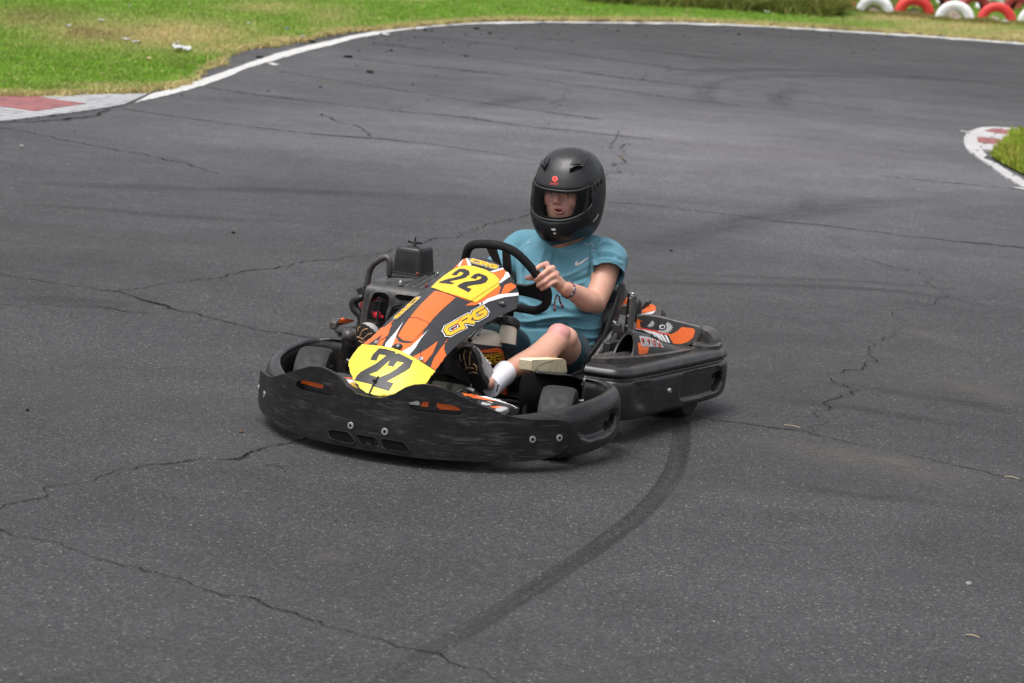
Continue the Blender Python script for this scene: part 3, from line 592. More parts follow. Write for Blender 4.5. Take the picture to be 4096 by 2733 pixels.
# rubber laid down by tyres
def skidmat(name, a, col=(.018, .017, .018)):
    m, nt, b, out = newmat(name); b.inputs['Base Color'].default_value = (*col, 1); b.inputs['Roughness'].default_value = .65
    tr = nd(nt, 'ShaderNodeBsdfTransparent'); ms = nd(nt, 'ShaderNodeMixShader'); at = nd(nt, 'ShaderNodeAttribute', attribute_name='lay')
    n = ramp(nt, noisen(nt, 55, 4, .75), [(.3, (.3,)*3), (.62, (1, 1, 1))]); mu = nd(nt, 'ShaderNodeMath', operation='MULTIPLY'); nt.links.new(n.outputs[0], mu.inputs[0]); nt.links.new(at.outputs['Fac'], mu.inputs[1])
    mv = nd(nt, 'ShaderNodeMath', operation='MULTIPLY'); nt.links.new(mu.outputs[0], mv.inputs[0]); mv.inputs[1].default_value = a
    nt.links.new(mv.outputs[0], ms.inputs[0]); nt.links.new(tr.outputs[0], ms.inputs[1]); nt.links.new(b.outputs[0], ms.inputs[2]); nt.links.new(ms.outputs[0], out.inputs[0]); M[name] = m
skidmat('fresh_rubber', .66, (.008, .008, .0085)); skidmat('faint_rubber', .40, (.010, .010, .0105)); skidmat('pale_dust', .55, (.155, .138, .12))
def skid(P, w, mat, fade=(.15, .3), z=.0025, soft=.3, name='skid_mark'):
    Q = cat_rom([gnd(*zp(0, *p)) for p in P], 10); n = len(Q); v = []; f = []; lay = []; cols = [-.5, -.5+soft/2] + [(-.5+soft/2) + (1-soft)*k/8 for k in range(1, 8)] + [.5-soft/2, .5]; cw = [.55 + .45*rng.random() for _ in cols]; nc = len(cols); ph_ = rng.random()*50
    for i in range(n):
        t = (Q[min(i+1, n-1)]-Q[max(i-1, 0)]).normalized(); nn = Vector((-t.y, t.x, 0)); u = i/(n-1); fd = min(1, u/max(fade[0], 1e-3), (1-u)/max(fade[1], 1e-3))
        for k, cc in enumerate(cols): p = Q[i] + nn*w*cc; v.append((p.x, p.y, z)); lay.append(0. if k in (0, nc-1) else fd*cw[k]*(.72 + .55*noise.noise(Vector((u*9 + ph_, k*.35, 0)))))
    for i in range(n-1):
        for k in range(nc-1): f.append((i*nc+k, i*nc+k+1, (i+1)*nc+k+1, (i+1)*nc+k))
    o = link(name, v, f, mat, None, smooth=0); setattr_(o.data, 'lay', lay); o['kind'] = 'structure'
skid([(1562, 965), (1564, 1010), (1545, 1085), (1490, 1160), (1400, 1235), (1290, 1310), (1150, 1400), (1000, 1490), (880, 1568), (760, 1640)], .082, 'fresh_rubber', (.0, .42), soft=.18)
for i, (P, w, mt) in enumerate([([(1250, 640), (1500, 650), (1750, 655), (2000, 665), (2200, 690), (2360, 730)], .16, 'faint_rubber'), ([(1420, 628), (1600, 632), (1800, 640), (2000, 648), (2200, 668), (2400, 700)], .14, 'faint_rubber'),
    ([(1640, 250), (1615, 222), (1630, 195), (1700, 178)], .30, 'faint_rubber'), ([(1810, 255), (1790, 235), (1800, 215), (1840, 205)], .30, 'faint_rubber'), ([(1530, 200), (1600, 165), (1800, 160), (2100, 175), (2400, 200)], .5, 'faint_rubber'),
    ([(1600, 190), (1800, 175), (2050, 178), (2250, 190), (2400, 215)], .35, 'faint_rubber'), ([(1070, 255), (1130, 240), (1200, 228), (1260, 220)], .3, 'faint_rubber'), ([(0, 470), (200, 480), (450, 500), (700, 510)], .2, 'faint_rubber'),
    ([(1830, 480), (1850, 465), (1870, 455)], .2, 'faint_rubber'), ([(1650, 900), (1900, 930), (2100, 960), (2350, 1000)], .2, 'faint_rubber'), ([(1850, 870), (2050, 900), (2250, 930), (2400, 960)], .16, 'faint_rubber'),
    ([(1750, 1080), (1900, 1130), (2100, 1150), (2350, 1180)], .14, 'faint_rubber'), ([(0, 690), (150, 690), (300, 705)], .3, 'faint_rubber'), ([(1400, 600), (1600, 540), (1900, 480), (2350, 440)], .5, 'faint_rubber'), ([(0, 420), (300, 430), (700, 440), (1150, 460)], .35, 'faint_rubber')]):
    skid(P, w, mt, (.35, .35), z=.0028 + i*.00009, soft=.7)
for i, (P, w) in enumerate([([(2030, 745), (2080, 755), (2140, 775), (2200, 800)], .30), ([(1650, 1000), (1850, 1030), (2100, 1080), (2400, 1150)], .55), ([(2150, 860), (2250, 900), (2400, 940)], .5), ([(700, 1275), (760, 1280), (830, 1290)], .16)]):
    skid(P, w, 'pale_dust', (.4, .4), z=.0018 - i*.0001, soft=.9, name='dust_patch')
# painted half-buried tyres on the bank
def roughpaint(name, col, dirt, amt):
    M[name] = worn(name, col, .5, dust=dirt, dustamt=amt, scratch=False, var=.1, bump=.1)
roughpaint('red_tyre_paint', (.70, .045, .04), (.30, .05, .04), .35); roughpaint('white_tyre_paint', (.80, .80, .82), (.35, .33, .30), .45); roughpaint('dull_red_tyre_paint', (.42, .05, .06), (.05, .03, .03), .6)
M['innertyre'] = plain('tyre_inside', (.02, .02, .022), .9)
def barrier_tyre(r, cx, gy, wpx, mat, label, yaw=0., sink=.0, back=0., group='painted tyres half buried along the bank'):
    g = G(r, cx, gy); dist = (g - CAMP).dot(FWD); Rr = wpx*ZR[r][2]*dist/FPX/2; w = Rr*.62
    v, f = lathe([(Rr, -w*.28), (Rr, w*.28), (Rr*.97, w*.42), (Rr*.88, w*.5), (Rr*.74, w*.5), (Rr*.60, w*.42), (Rr*.54, w*.36), (Rr*.54, w*.28), (Rr*.62, w*.30), (Rr*.86, w*.36), (Rr*.93, w*.22), (Rr*.93, -w*.22), (Rr*.86, -w*.36), (Rr*.62, -w*.30), (Rr*.54, -w*.28), (Rr*.54, -w*.36), (Rr*.60, -w*.42), (Rr*.74, -w*.5), (Rr*.88, -w*.5), (Rr*.97, -w*.42)], (0, 0, 0), (0, 1, 0), 56)
    mi = []
    for q in f: j = q[0] % 20; mi.append(1 if 8 <= j <= 13 else 0)
    me = link('barrier_tyre', v, f, [mat, 'innertyre'], None, mi, 45)
    d = (g - CAMP); me.location = (g.x + d.x/d.length*back, g.y + d.y/d.length*back, -sink*Rr + .02); me.rotation_euler = (R(rng.normal()*4), R(rng.random()*90), math.atan2(-d.x, d.y) + R(yaw))
    tag(me, label, 'tyre', group); return me, g, Rr
T = [(440, 70, 300, 'red_tyre_paint', 'red painted tyre nearest the long grass mound', 8), (783, 118, 400, 'white_tyre_paint', 'white tyre between the first two red tyres, near the long grass mound', -4), (1195, 130, 420, 'red_tyre_paint', 'broad red tyre with a grey stone in its hole', 5),
     (1622, 192, 420, 'white_tyre_paint', 'clean white tyre with a large brown stone in its hole', -3), (2060, 205, 410, 'red_tyre_paint', 'red tyre lowest on the bank with small pale stones in its hole', 6), (2480, 225, 400, 'white_tyre_paint', 'white tyre cut by the edge beyond the lowest red one', -5)]
tyres = [barrier_tyre(11, x, y + 22, w, m_, l, ya, .10) for (x, y, w, m_, l, ya) in T]
for (x, y, w, m_, l, ya, bk) in [(1400, 95, 330, 'dull_red_tyre_paint', 'faded red tyre with a black worn spot behind the broad red one', 55, .3), (1590, 60, 260, 'white_tyre_paint', 'white tyre just showing above the clean white one', 20, .5), (1815, 120, 290, 'dull_red_tyre_paint', 'faded red tyre behind, between the clean white and lowest red tyres', 50, .3), (1990, 110, 260, 'white_tyre_paint', 'grey white tyre leaning behind the lowest red tyre', 55, .4), (2150, 95, 260, 'dull_red_tyre_paint', 'dark red scuffed tyre above the lowest red tyre', 35, .6), (2310, 130, 300, 'dull_red_tyre_paint', 'dull red tyre with black patches beside the white edge tyre', -50, .3), (2400, 90, 300, 'dull_red_tyre_paint', 'dull red tyre farthest up the bank behind the edge tyre', 40, .9)]:
    barrier_tyre(11, x, y + 12, w*1.3, m_, l, ya*.6, .0, bk)
M['stone'] = worn('brown_stone', (.30, .24, .19), .85, dust=(.42, .38, .34), dustamt=.7, scratch=False, bump=.6)
for (r, x, y, w, h, lab) in [(11, 1622, 196, 170, 80, 'large brown stone in the hole of the clean white tyre'), (11, 1200, 132, 130, 50, 'grey brown stone in the hole of the broad red tyre'), (11, 2040, 208, 120, 44, 'small pale stone in the hole of the lowest red tyre'), (11, 783, 120, 150, 60, 'dull brown stone in the hole of the white tyre beside the mound')]:
    g = G(r, x, y + 20); s = (g-CAMP).dot(FWD)/FPX*ZR[r][2]; v, f = ellipsoid((0, 0, 0), w*s*.56, w*s*.45, h*s*1.15, 28, 18)
    v = [p*(1 + .22*noise.noise(p*9) + .1*noise.noise(p*25)) for p in v]; o = link('stone', v, f, 'stone', None, smooth=35); o.location = (g.x, g.y + .02, .01); tag(o, lab, 'stone')
# long grass: mound at the back and ragged fringe round the tyres
def fringe(r, line, n, spread, sz):
    out = []
    L = [zp(r, *q) for q in line]
    for _ in range(n):
        i = rng.integers(len(L)-1); t = rng.random(); px = L[i][0] + (L[i+1][0]-L[i][0])*t + rng.normal()*6; py = L[i][1] + (L[i+1][1]-L[i][1])*t + rng.normal()*spread
        g = gnd(px, py); cl = .55 + .75*max(0, noise.noise(Vector((px*.018, py*.05, 3)))+.35); out.append((g.x, g.y, .0, px, py, (sz[0] + (sz[1]-sz[0])*rng.random())*cl))
    return out
lg = fringe(10, [(-560, 8), (-300, 20), (0, 34), (200, 48), (450, 66), (700, 80), (900, 92), (1000, 97), (1040, 99)], 9000, 5, (.7, 1.3)) + fringe(10, [(-420, -12), (0, 8), (400, 30), (800, 50), (930, 58)], 8000, 8, (.9, 1.5))
lg += fringe(11, [(420, 104), (600, 124), (760, 142), (1000, 158), (1200, 178), (1400, 198), (1600, 222), (1800, 234), (2000, 246), (2200, 262), (2500, 284)], 6000, 3.6, (.16, .42)) + fringe(11, [(330, 80), (500, 92), (640, 108)], 900, 4, (.3, .6)) + fringe(11, [(960, 122), (1000, 126), (1420, 165), (1440, 170)], 900, 3, (.3, .55)) + fringe(11, [(300, 20), (900, 40), (1500, 60), (2400, 90)], 2000, 12, (.2, .5))
tufts('long_grass', lg, 'long_grass', .17, .024, 5, 1.6, label='long dark olive grass growing round the painted tyres', cat='grass')
# litter on the grass
M['paper'] = plain('white_litter', (.50, .50, .51), .7); M['bluelitter'] = plain('blue_litter', (.06, .22, .5), .5); M['peach'] = plain('peach_litter', (.75, .52, .35), .6)
def scrap(name, r, x, y, w, label, cat, mat='paper', aspect=.5, group=None, hgt=.35):
    g = G(r, x, y); s = (g-CAMP).dot(FWD)/FPX*ZR[r][2]*w; n = 9; v = []; f = []; ph = rng.random()*6
    for i in range(n):
        for j in range(n):
            u, q = i/(n-1)-.5, j/(n-1)-.5; rr = 1 + .35*math.sin(3*math.atan2(q, u)+ph) + .2*math.sin(7*math.atan2(q, u)+ph*2)
            v.append(Vector((u*s*rr, q*s*aspect*4*rr, s*hgt*(.4 + .8*noise.noise(Vector((u*5+ph, q*5, ph)))) + .03)))
    f = [(i*n+j, (i+1)*n+j, (i+1)*n+j+1, i*n+j+1) for i in range(n-1) for j in range(n-1)]
    n0 = len(v); v += [p - Vector((0, 0, .004)) for p in v]; f += [tuple(a+n0 for a in q[::-1]) for q in f]
    o = link(name, v, f, mat, None, smooth=25); o.location = (g.x, g.y, .02); o.rotation_euler = (0, 0, rng.random()*.5); tag(o, label, cat, group, 'thing')
for q in [('paper_litter', 8, 1213, 368, 95, 'largest torn white paper scrap on the dry grass', 'litter'), ('paper_litter', 8, 846, 300, 34, 'crumpled white paper ball on the brown grass', 'litter'), ('paper_litter', 8, 677, 168, 26, 'white scrap above the reddish brown grass patch', 'litter'), ('paper_litter', 8, 870, 70, 18, 'small white scrap on the bright green band of grass', 'litter'),
          ('paper_litter', 8, 460, 207, 28, 'thin white scrap beside the reddish brown grass patch', 'litter'), ('paper_litter', 8, 912, 318, 40, 'flat white strip next to the crumpled paper ball', 'litter'), ('paper_litter', 8, 1190, 320, 22, 'tiny pale scrap just above the largest torn paper', 'litter'), ('paper_litter', 8, 2030, 277, 20, 'white scrap at the grass edge by the white line', 'litter'), ('paper_litter', 8, 1668, 188, 18, 'white speck on the green slope above the dry edge', 'litter'), ('paper_litter', 10, 2218, 165, 26, 'white crumpled cup at the foot of the red tyre', 'litter'), ('paper_litter', 10, 612, 102, 22, 'white scrap at the foot of the long grass mound', 'litter')]: scrap(*q)
scrap('plastic_litter', 8, 1926, 226, 20, 'small blue plastic scrap on the dry grass edge', 'litter', 'bluelitter'); scrap('leaf_litter', 8, 995, 430, 24, 'fallen peach coloured leaf on the green grass', 'leaf', 'peach')
# black rubber crumbs on the far track
M['rubber'] = plain('rubber_crumb', (.012, .012, .012), .9, spec=.15)
crumbs = []
for k in range(3):
    v, f = ellipsoid((0, 0, 0), .5, .28, .22, 10, 7); v = [p*(1 + .5*noise.noise(p*3 + Vector((k*9, 0, 0)))) for p in v]; o = link('rubber_crumb', v, f, 'rubber', None, smooth=50); tag(o, 'black crumb of tyre rubber lying on the far track', 'rubber crumb', 'rubber crumbs along the far edge of the track'); crumbs.append(o)
spots = [(9, 308, 490, 48), (9, 150, 387, 46), (8, 2340, 385, 44), (9, 447, 344, 26), (9, 945, 380, 24), (9, 590, 570, 16), (9, 218, 446, 12), (9, 743, 510, 10), (9, 1503, 838, 12), (9, 678, 207, 30), (9, 792, 287, 16), (9, 606, 250, 14), (9, 413, 272, 14), (9, 850, 317, 12), (9, 945, 233, 20), (9, 1110, 229, 26), (9, 1015, 196, 34), (9, 1285, 328, 14), (9, 1653, 284, 12), (9, 1568, 228, 14), (9, 1967, 210, 20), (10, 1200, 358, 16), (10, 430, 235, 24), (10, 182, 178, 12), (10, 1240, 266, 10), (10, 1048, 245, 16), (8, 1745, 390, 44), (8, 1803, 614, 18), (8, 2152, 588, 26), (8, 2090, 285, 50), (8, 1223, 640, 14), (8, 500, 880, 12), (9, 720, 208, 22), (9, 230, 345, 18), (9, 303, 257, 14), (10, 1180, 310, 12), (10, 785, 256, 14), (10, 65, 247, 14)]
for _ in range(80): spots.append((9, 100 + rng.random()*4000, 0, 7 + rng.random()*8))
for k, (r, x, y, w) in enumerate(spots):
    if y == 0:
        e = [q for q in lo if abs(q[0] - zp(9, x, 0)[0]) < 170]; e = min(e, key=lambda q: abs(q[0]-zp(9, x, 0)[0])) if e else (0, 90); y = e[1]/ZR[9][2] + 4 + rng.random()**2*150
    o = crumbs[k] if k < 3 else crumbs[k % 3].copy()
    if k >= 3: COL.objects.link(o)
    g = G(r, x, y); s = (g-CAMP).dot(FWD)/FPX*ZR[r][2]*w; s *= 1.25; o.scale = (s, s*(.9 + rng.random()), s*.8); o.location = (g.x, g.y, .1*s); o.rotation_euler = (0, 0, rng.normal()*.4)
# a few stalks, pebbles and a clod on the near track
M['straw'] = plain('dry_straw', (.30, .25, .17), .9); M['pebble'] = plain('pale_pebble', (.24, .23, .22), .9); M['clod'] = plain('brown_clod', (.10, .07, .04), .9)
for (x, y, w, lab) in [(2322, 1099, 36, 'dry straw stalk lying near the right end of the long crack'), (1818, 981, 40, 'dry straw stalk lying beside the branching crack'), (2232, 1463, 34, 'dry straw piece lying alone on the near asphalt')]:
    g = gnd(*zp(0, x, y)); s = (g-CAMP).dot(FWD)/FPX*1.743*w; o = link('straw_stalk', *tube([(-s/2, 0, .004), (0, .004, .006), (s/2, -.003, .004)], .0022, 6, 3), 'straw', None); o.location = (g.x, g.y, 0); o.rotation_euler = (0, 0, R(-25)); tag(o, lab, 'straw')
for (x, y, w, mt, lab) in [(552, 993, 12, 'clod', 'brown clod of earth in front of the black bumper'), (62, 943, 9, 'rubber', 'black pebble of rubber on the bare asphalt, well away from the kart'), (535, 536, 9, 'rubber', 'black pebble of rubber on the asphalt behind the engine'), (2222, 1343, 16, 'pebble', 'pale flat pebble on the near asphalt'), (50, 338, 12, 'pebble', 'white pebble on the asphalt near the striped kerb'), (1540, 577, 7, 'rubber', 'black pebble of rubber beside the driver on open asphalt')]:
    g = gnd(*zp(0, x, y)); s = (g-CAMP).dot(FWD)/FPX*1.743*w; v, f = ellipsoid((0, 0, 0), s*.5, s*.4, s*.35, 12, 8); v = [p*(1 + .3*noise.noise(p*60)) for p in v]; o = link('pebble' if mt != 'clod' else 'earth_clod', v, f, mt, None); o.location = (g.x, g.y, s*.2); tag(o, lab, 'pebble' if mt != 'clod' else 'clod')
# ================================================================== THE KART
KROT = math.atan2(KF.y, KF.x)
KART = thing('racing_kart', 'black and orange racing kart with yellow number 22 plates cornering on the asphalt', 'go-kart', (KX, KY, 0), KROT)
def kpart(name, mb_or_vf, mat, parent=KART, bevel=0., smooth=40, label=None):
    v, f = mb_or_vf; return link(name, v, f, mat, parent, None, smooth, bevel, label)
# ---- front bumper panel
plan = [(.555, 0), (.547, .07), (.532, .18), (.50, .28), (.45, .38), (.39, .46), (.315, .533), (.231, .602), (.16, .638), (.08, .662)]
PL = cat_rom([Vector((x, -y, 0)) for x, y in plan[::-1]] + [Vector((x, y, 0)) for x, y in plan[1:]], 8)
yl = np.array([p.y for p in PL]); xl = np.array([p.x for p in PL])
def bmap(p): return Vector((float(np.interp(p[0], yl, xl)), p[0], p[1]))
top = [(0, .233), (.05, .236), (.07, .246), (.09, .254), (.107, .267), (.13, .284), (.16, .297), (.2, .304), (.225, .303), (.26, .297), (.30, .281), (.34, .263), (.37, .251), (.41, .234), (.445, .218), (.474, .207), (.508, .198), (.54, .195), (.592, .192), (.609, .188), (.622, .176), (.629, .157), (.631, .135), (.629, .112), (.620, .085), (.603, .067), (.576, .054), (.522, .046), (.44, .043), (.31, .041), (.18, .040)]
half = [(-y, z) for y, z in top[1:]][::-1]
outl = half + top + [(0, .040)]
outl = [(y, z + (.0016*noise.noise(Vector((y*40, z*40, 0))) if z < .1 else 0)) for y, z in outl]
def rr_(pts): return pts
slR = [(.146, .232), (.150, .238), (.162, .242), (.23, .244), (.295, .239), (.318, .230), (.326, .216), (.323, .206), (.312, .202), (.25, .2025), (.176, .204), (.155, .209), (.148, .218)]
slL = [(-y, z) for y, z in slR[::-1]]
v, f = sheet([outl], [slR, slL], .016, bmap, .014, (1, 0, 0))
bumper = kpart('front_bumper', (v, f), 'bumper', bevel=.004, smooth=50)
# moulded pockets: shallow dishes pressed in at the foot of the panel
dm = MB()
BT = tree(bumper)
for pk in [[(-.158, .082), (-.145, .091), (-.075, .094), (-.062, .088), (-.040, .064), (-.048, .056), (-.075, .053), (-.142, .058), (-.154, .064)], [(-.034, .094), (.034, .094), (.042, .086), (.040, .063), (.030, .056), (-.004, .056), (-.016, .064), (-.036, .086)], [(.056, .088), (.066, .093), (.140, .090), (.150, .082), (.166, .062), (.160, .055), (.075, .056), (.062, .062)]]:
    c = sum((Vector(q) for q in pk), Vector((0, 0)))/len(pk)
    def ringp(s, d): return [bmap((c.x + (q[0]-c.x)*s, c.y + (q[1]-c.y)*s)) + Vector((d, 0, 0)) for q in [tuple(a) for a in dens(pk, .012)]]
    R_ = [ringp(1.09, .0004), ringp(1.03, .0052), ringp(.96, .005), ringp(.90, .0008)]
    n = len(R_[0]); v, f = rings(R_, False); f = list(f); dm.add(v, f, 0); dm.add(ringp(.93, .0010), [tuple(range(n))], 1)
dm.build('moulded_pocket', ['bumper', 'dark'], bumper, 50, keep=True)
for (y, z) in [(-.609, .121), (-.536, .123), (-.064, .1195), (.069, .1185), (.533, .125), (.601, .127)]:
    P = bmap((y, z)); t = bmap((y+.01, z)) - bmap((y-.01, z)); n = Vector((t.y, -t.x, 0)).normalized(); n = n if n.x > 0 else -n
    bolt_(P + n*.0005, n, .0125, .0032, bumper)
# ---- bumper ends wrapping the front wheels
def sweep(path, profs, n_sub=6):
    """profile rings [(out, z)] carried along a plan path (X, Y), 'out' being to the path's left-hand outside"""
    Q = cat_rom([Vector((x, y, 0)) for x, y in path], n_sub); R_ = []; n = len(Q)
    for i, q in enumerate(Q):
        t = (Q[min(i+1, n-1)] - Q[max(i-1, 0)]).normalized(); nn = Vector((-t.y, t.x, 0))
        u = i/(n-1)*(len(profs)-1); a = int(min(u, len(profs)-1)); b_ = min(a+1, len(profs)-1); s = u - a
        R_.append([q + nn*((pa[0]*(1-s) + pb[0]*s)) + Vector((0, 0, pa[1]*(1-s) + pb[1]*s)) for pa, pb in zip(profs[a], profs[b_])])
    return rings(R_, True)
def smoothprof(p, k=4): return [(q.x, q.y) for q in cat_rom([Vector((a, b_, 0)) for a, b_ in p], k, True)]
npth = [(.40, -.405), (.32, -.492), (.24, -.563), (.17, -.612), (.10, -.645), (0, -.668), (-.10, -.674), (-.20, -.664), (-.258, -.622), (-.282, -.560), (-.278, -.50)]
def nprof(zt, zb, w): return smoothprof([(.0, (zt+zb)/2), (-.002, zt-.045), (-.016, zt-.012), (-.035, zt), (-.052, zt-.004), (-w+.006, zt-.016), (-w, zt-.045), (-w+.006, zb+.05), (-w+.02, zb+.012), (-.03, zb), (-.012, zb+.010), (-.002, zb+.04)], 9)
npf = [nprof(.185, .055, .05), nprof(.205, .045, .055), nprof(.222, .04, .06), nprof(.236, .045, .062), nprof(.246, .055, .064), nprof(.256, .07, .064), nprof(.262, .085, .05)]
for s in (1, -1):
    v, f = sweep(npth, npf, 24); v = v if s < 0 else mirrorY(v)
    e = kpart('bumper_end', (v, f), 'pod', smooth=50); pass
    press(e, 2, [(1590, 1150), (1640, 1080), (1750, 1015), (1880, 950), (1960, 905), (1995, 925), (2000, 1000), (1985, 1080), (1930, 1165), (1850, 1212), (1710, 1248), (1625, 1215)], .026, s, 16.)
    press(e, 2, [(1838, 1120), (1850, 1050), (1900, 985), (1950, 962), (1962, 1000), (1950, 1060), (1905, 1105)], .028, s, 7.)
    e.data.materials.clear(); e.data.materials.append(M['pod'])
    e.data.polygons.foreach_set('material_index', [0]*len(e.data.polygons))
# ---- nose deck between the front wheels
DK = [(.10, -.36), (.13, -.40), (.30, -.40), (.40, -.36), (.47, -.27), (.51, -.15), (.525, 0), (.51, .15), (.47, .27), (.40, .36), (.30, .40), (.13, .40), (.10, .36)]
def dmap(p):
    x, y = p; t = max(0., abs(y) - .30); return Vector((x, y, .225 - .10*max(0, x - .34) - .22*t - .25*max(0, .2 - x)))
v, f = sheet([DK], [], .03, dmap, .03, (0, 0, 1)); deck = kpart('nose_deck', (v, f), 'fair', bevel=.008, smooth=50)
# ---- steering fairing with its printed graphics
cxz = np.array([(-.6, .69), (-.43, .626), (-.371, .604), (-.234, .552), (-.035, .500), (.06, .478), (.16, .446), (.25, .413), (.343, .375), (.42, .316), (.507, .229), (.56, .17)])
cfine = cat_rom([Vector((a, b_, 0)) for a, b_ in cxz], 6); cfx = np.array([p.x for p in cfine]); cfz = np.array([p.y for p in cfine])
def fmap(p): x, y = p; return Vector((x, y, float(np.interp(x, cfx, cfz)) - .1*y - 2.*y*y))
def fhit(r, x, y):
    d = kray(r, x, y); prev = None
    for i in range(700):
        P = KCAM + d*(8.8 + i*.0035); s = P.z - fmap((P.x, P.y)).z
        if s <= 0:
            Q = KCAM + d*(8.8 + (i-1)*.0035); s0 = Q.z - fmap((Q.x, Q.y)).z; k = s0/(s0 - s + 1e-9); return Q + (P - Q)*k
    return None
FO = [(1, 1200, 805), (1, 1330, 800), (1, 1450, 790), (1, 1600, 750), (1, 1700, 690), (1, 1790, 570), (5, 1240, 1500), (5, 1310, 1420), (5, 1400, 1340), (5, 1500, 1250), (5, 1600, 1175), (5, 1750, 1090), (5, 1850, 1030), (5, 1950, 990), (5, 2040, 950), (5, 2065, 880), (5, 2065, 780), (5, 2040, 690), (5, 1990, 600), (5, 1950, 550), (5, 1890, 490), (5, 1820, 440), (5, 1740, 395), (5, 1650, 375), (5, 1560, 372), (5, 1480, 378), (5, 1430, 395), (5, 1380, 440)]
fo = [fhit(*q) for q in FO]; fo = [(p.x, p.y) for p in fo if p is not None]
fo += [(-.315, -.106), (-.26, -.125), (-.20, -.147), (-.12, -.155), (-.04, -.150), (.05, -.149), (.12, -.148), (.19, -.146), (.25, -.150), (.29, -.166), (.345, -.175), (.375, -.172), (.40, -.161), (.433, -.137), (.465, -.105), (.49, -.067), (.505, -.034)]
v, f = sheet([fo], [], .014, fmap, .006, (0, 0, 1)); fair = kpart('front_fairing', (v, f), 'fair', bevel=0, smooth=50)
FB = tree(fair); dc = MB(); MT = ['fair', 'orange', 'white', 'yellow', 'yellow2', 'ink', 'gold', 'red']
e1 = .0012
O = lambda r, *ps, off=e1, m=1: decal(dc, FB, r, list(ps), off, m)
O(5, [(1110, 755), (1200, 770), (1345, 830), (1290, 880), (1200, 960), (1100, 1060), (1000, 1180), (900, 1290), (850, 1335), (750, 1320), (690, 1270), (740, 1180), (810, 1080), (880, 990), (960, 900), (1040, 820)])
O(5, [(645, 1300), (680, 1210), (740, 1120), (690, 1230), (668, 1275), (700, 1340), (760, 1352), (845, 1352), (985, 1215), (950, 1290), (880, 1375), (830, 1425), (745, 1440), (650, 1395), (612, 1350)])
O(5, [(655, 1080), (560, 1150), (430, 1260), (330, 1335), (300, 1365), (345, 1365), (450, 1300), (545, 1200)]); O(5, [(618, 1130), (585, 1240), (505, 1382), (455, 1372), (440, 1355), (515, 1260)])
O(1, [(1812, 278), (1760, 400), (1690, 485), (1640, 478), (1568, 432), (1700, 360)]); O(1, [(1925, 245), (1880, 290), (1872, 350), (1895, 430), (1795, 562), (1742, 530), (1770, 450), (1830, 360)])
O(5, [(1762, 548), (1890, 507), (1945, 560), (1850, 660), (1835, 600), (1800, 575)]); O(5, [(1905, 690), (1970, 662), (2030, 690), (2033, 712), (1920, 797), (1850, 812)])
O(5, [(1520, 888), (1600, 870), (1842, 702), (1862, 705), (1842, 790), (1700, 852), (1570, 918), (1458, 922)]); O(5, [(1470, 382), (1503, 470), (1400, 485), (1320, 525), (1300, 520), (1345, 460), (1430, 396)]); O(5, [(1095, 725), (1180, 755), (1400, 822), (1532, 885), (1340, 812)])
O(1, [(1195, 175), (1090, 300), (1120, 308), (1215, 255), (1340, 185), (1372, 120)])
e2 = .0018
W = lambda r, *ps: decal(dc, FB, r, list(ps), e2, 2)
W(1, [(1482, 92), (1425, 190), (1375, 320), (1358, 345), (1302, 330), (1312, 300), (1400, 200)]); W(1, [(1722, 168), (1645, 262), (1592, 350), (1532, 418), (1490, 400), (1465, 380), (1550, 335), (1622, 268)])
W(5, [(1465, 380), (1480, 378), (1528, 465), (1490, 468)]); W(5, [(1735, 535), (1888, 493), (1893, 509), (1770, 545)]); W(5, [(1945, 545), (1968, 590), (1850, 672), (1842, 655), (1900, 590), (1918, 540)]); W(5, [(1648, 888), (1700, 850), (1840, 797), (2062, 775), (2062, 808), (1900, 828), (1722, 880), (1668, 910)]); W(5, [(1605, 900), (1630, 890), (1642, 905), (1622, 918)]); W(5, [(1415, 400), (1440, 388), (1400, 470), (1372, 480)])
decal(dc, FB, 1, [[(1075, 311), (1250, 326), (1400, 352), (1500, 396), (1600, 451), (1788, 571), (1720, 680), (1600, 755), (1450, 792), (1330, 802), (1204, 802), (1120, 776), (1062, 732), (1002, 668), (968, 600), (952, 530), (958, 472), (1003, 402)]], .0022, 3)
decal(dc, FB, 5, [[(1330, 508), (1400, 476), (1480, 468), (1560, 476), (1700, 520), (1800, 578), (1842, 622), (1842, 698), (1582, 886), (1520, 868), (1400, 824), (1200, 764), (1068, 716), (1130, 655), (1200, 596), (1290, 532)]], .0022, 4)
I = lambda r, *ps: decal(dc, FB, r, list(ps), .0028, 5, 3.)
I(1, [(1163, 462), (1185, 415), (1245, 352), (1300, 355), (1408, 385), (1392, 428), (1232, 572), (1150, 603), (1222, 626), (1190, 702), (1010, 660), (1035, 612), (1075, 575), (1215, 500), (1316, 422), (1250, 409), (1222, 470)])
I(1, [(1328, 517), (1350, 468), (1392, 403), (1440, 400), (1573, 470), (1542, 542), (1480, 582), (1320, 670), (1386, 686), (1340, 762), (1198, 720), (1182, 694), (1230, 640), (1345, 592), (1410, 552), (1484, 490), (1420, 476), (1385, 527)])
I(5, [(1298, 582), (1330, 548), (1390, 507), (1450, 506), (1504, 532), (1508, 572), (1452, 614), (1375, 632), (1312, 645), (1272, 654), (1332, 667), (1310, 685), (1155, 667), (1180, 650), (1240, 629), (1330, 608), (1404, 588), (1440, 558), (1406, 541), (1380, 556), (1360, 583)])
I(5, [(1513, 611), (1560, 570), (1610, 557), (1702, 590), (1717, 625), (1692, 661), (1640, 681), (1560, 691), (1490, 706), (1475, 721), (1531, 736), (1495, 777), (1363, 710), (1390, 684), (1450, 656), (1570, 641), (1632, 621), (1642, 601), (1600, 594), (1580, 626)])
LAY = [(.27, .0030, 2), (.16, .0036, 5), (.02, .0042, 6)]
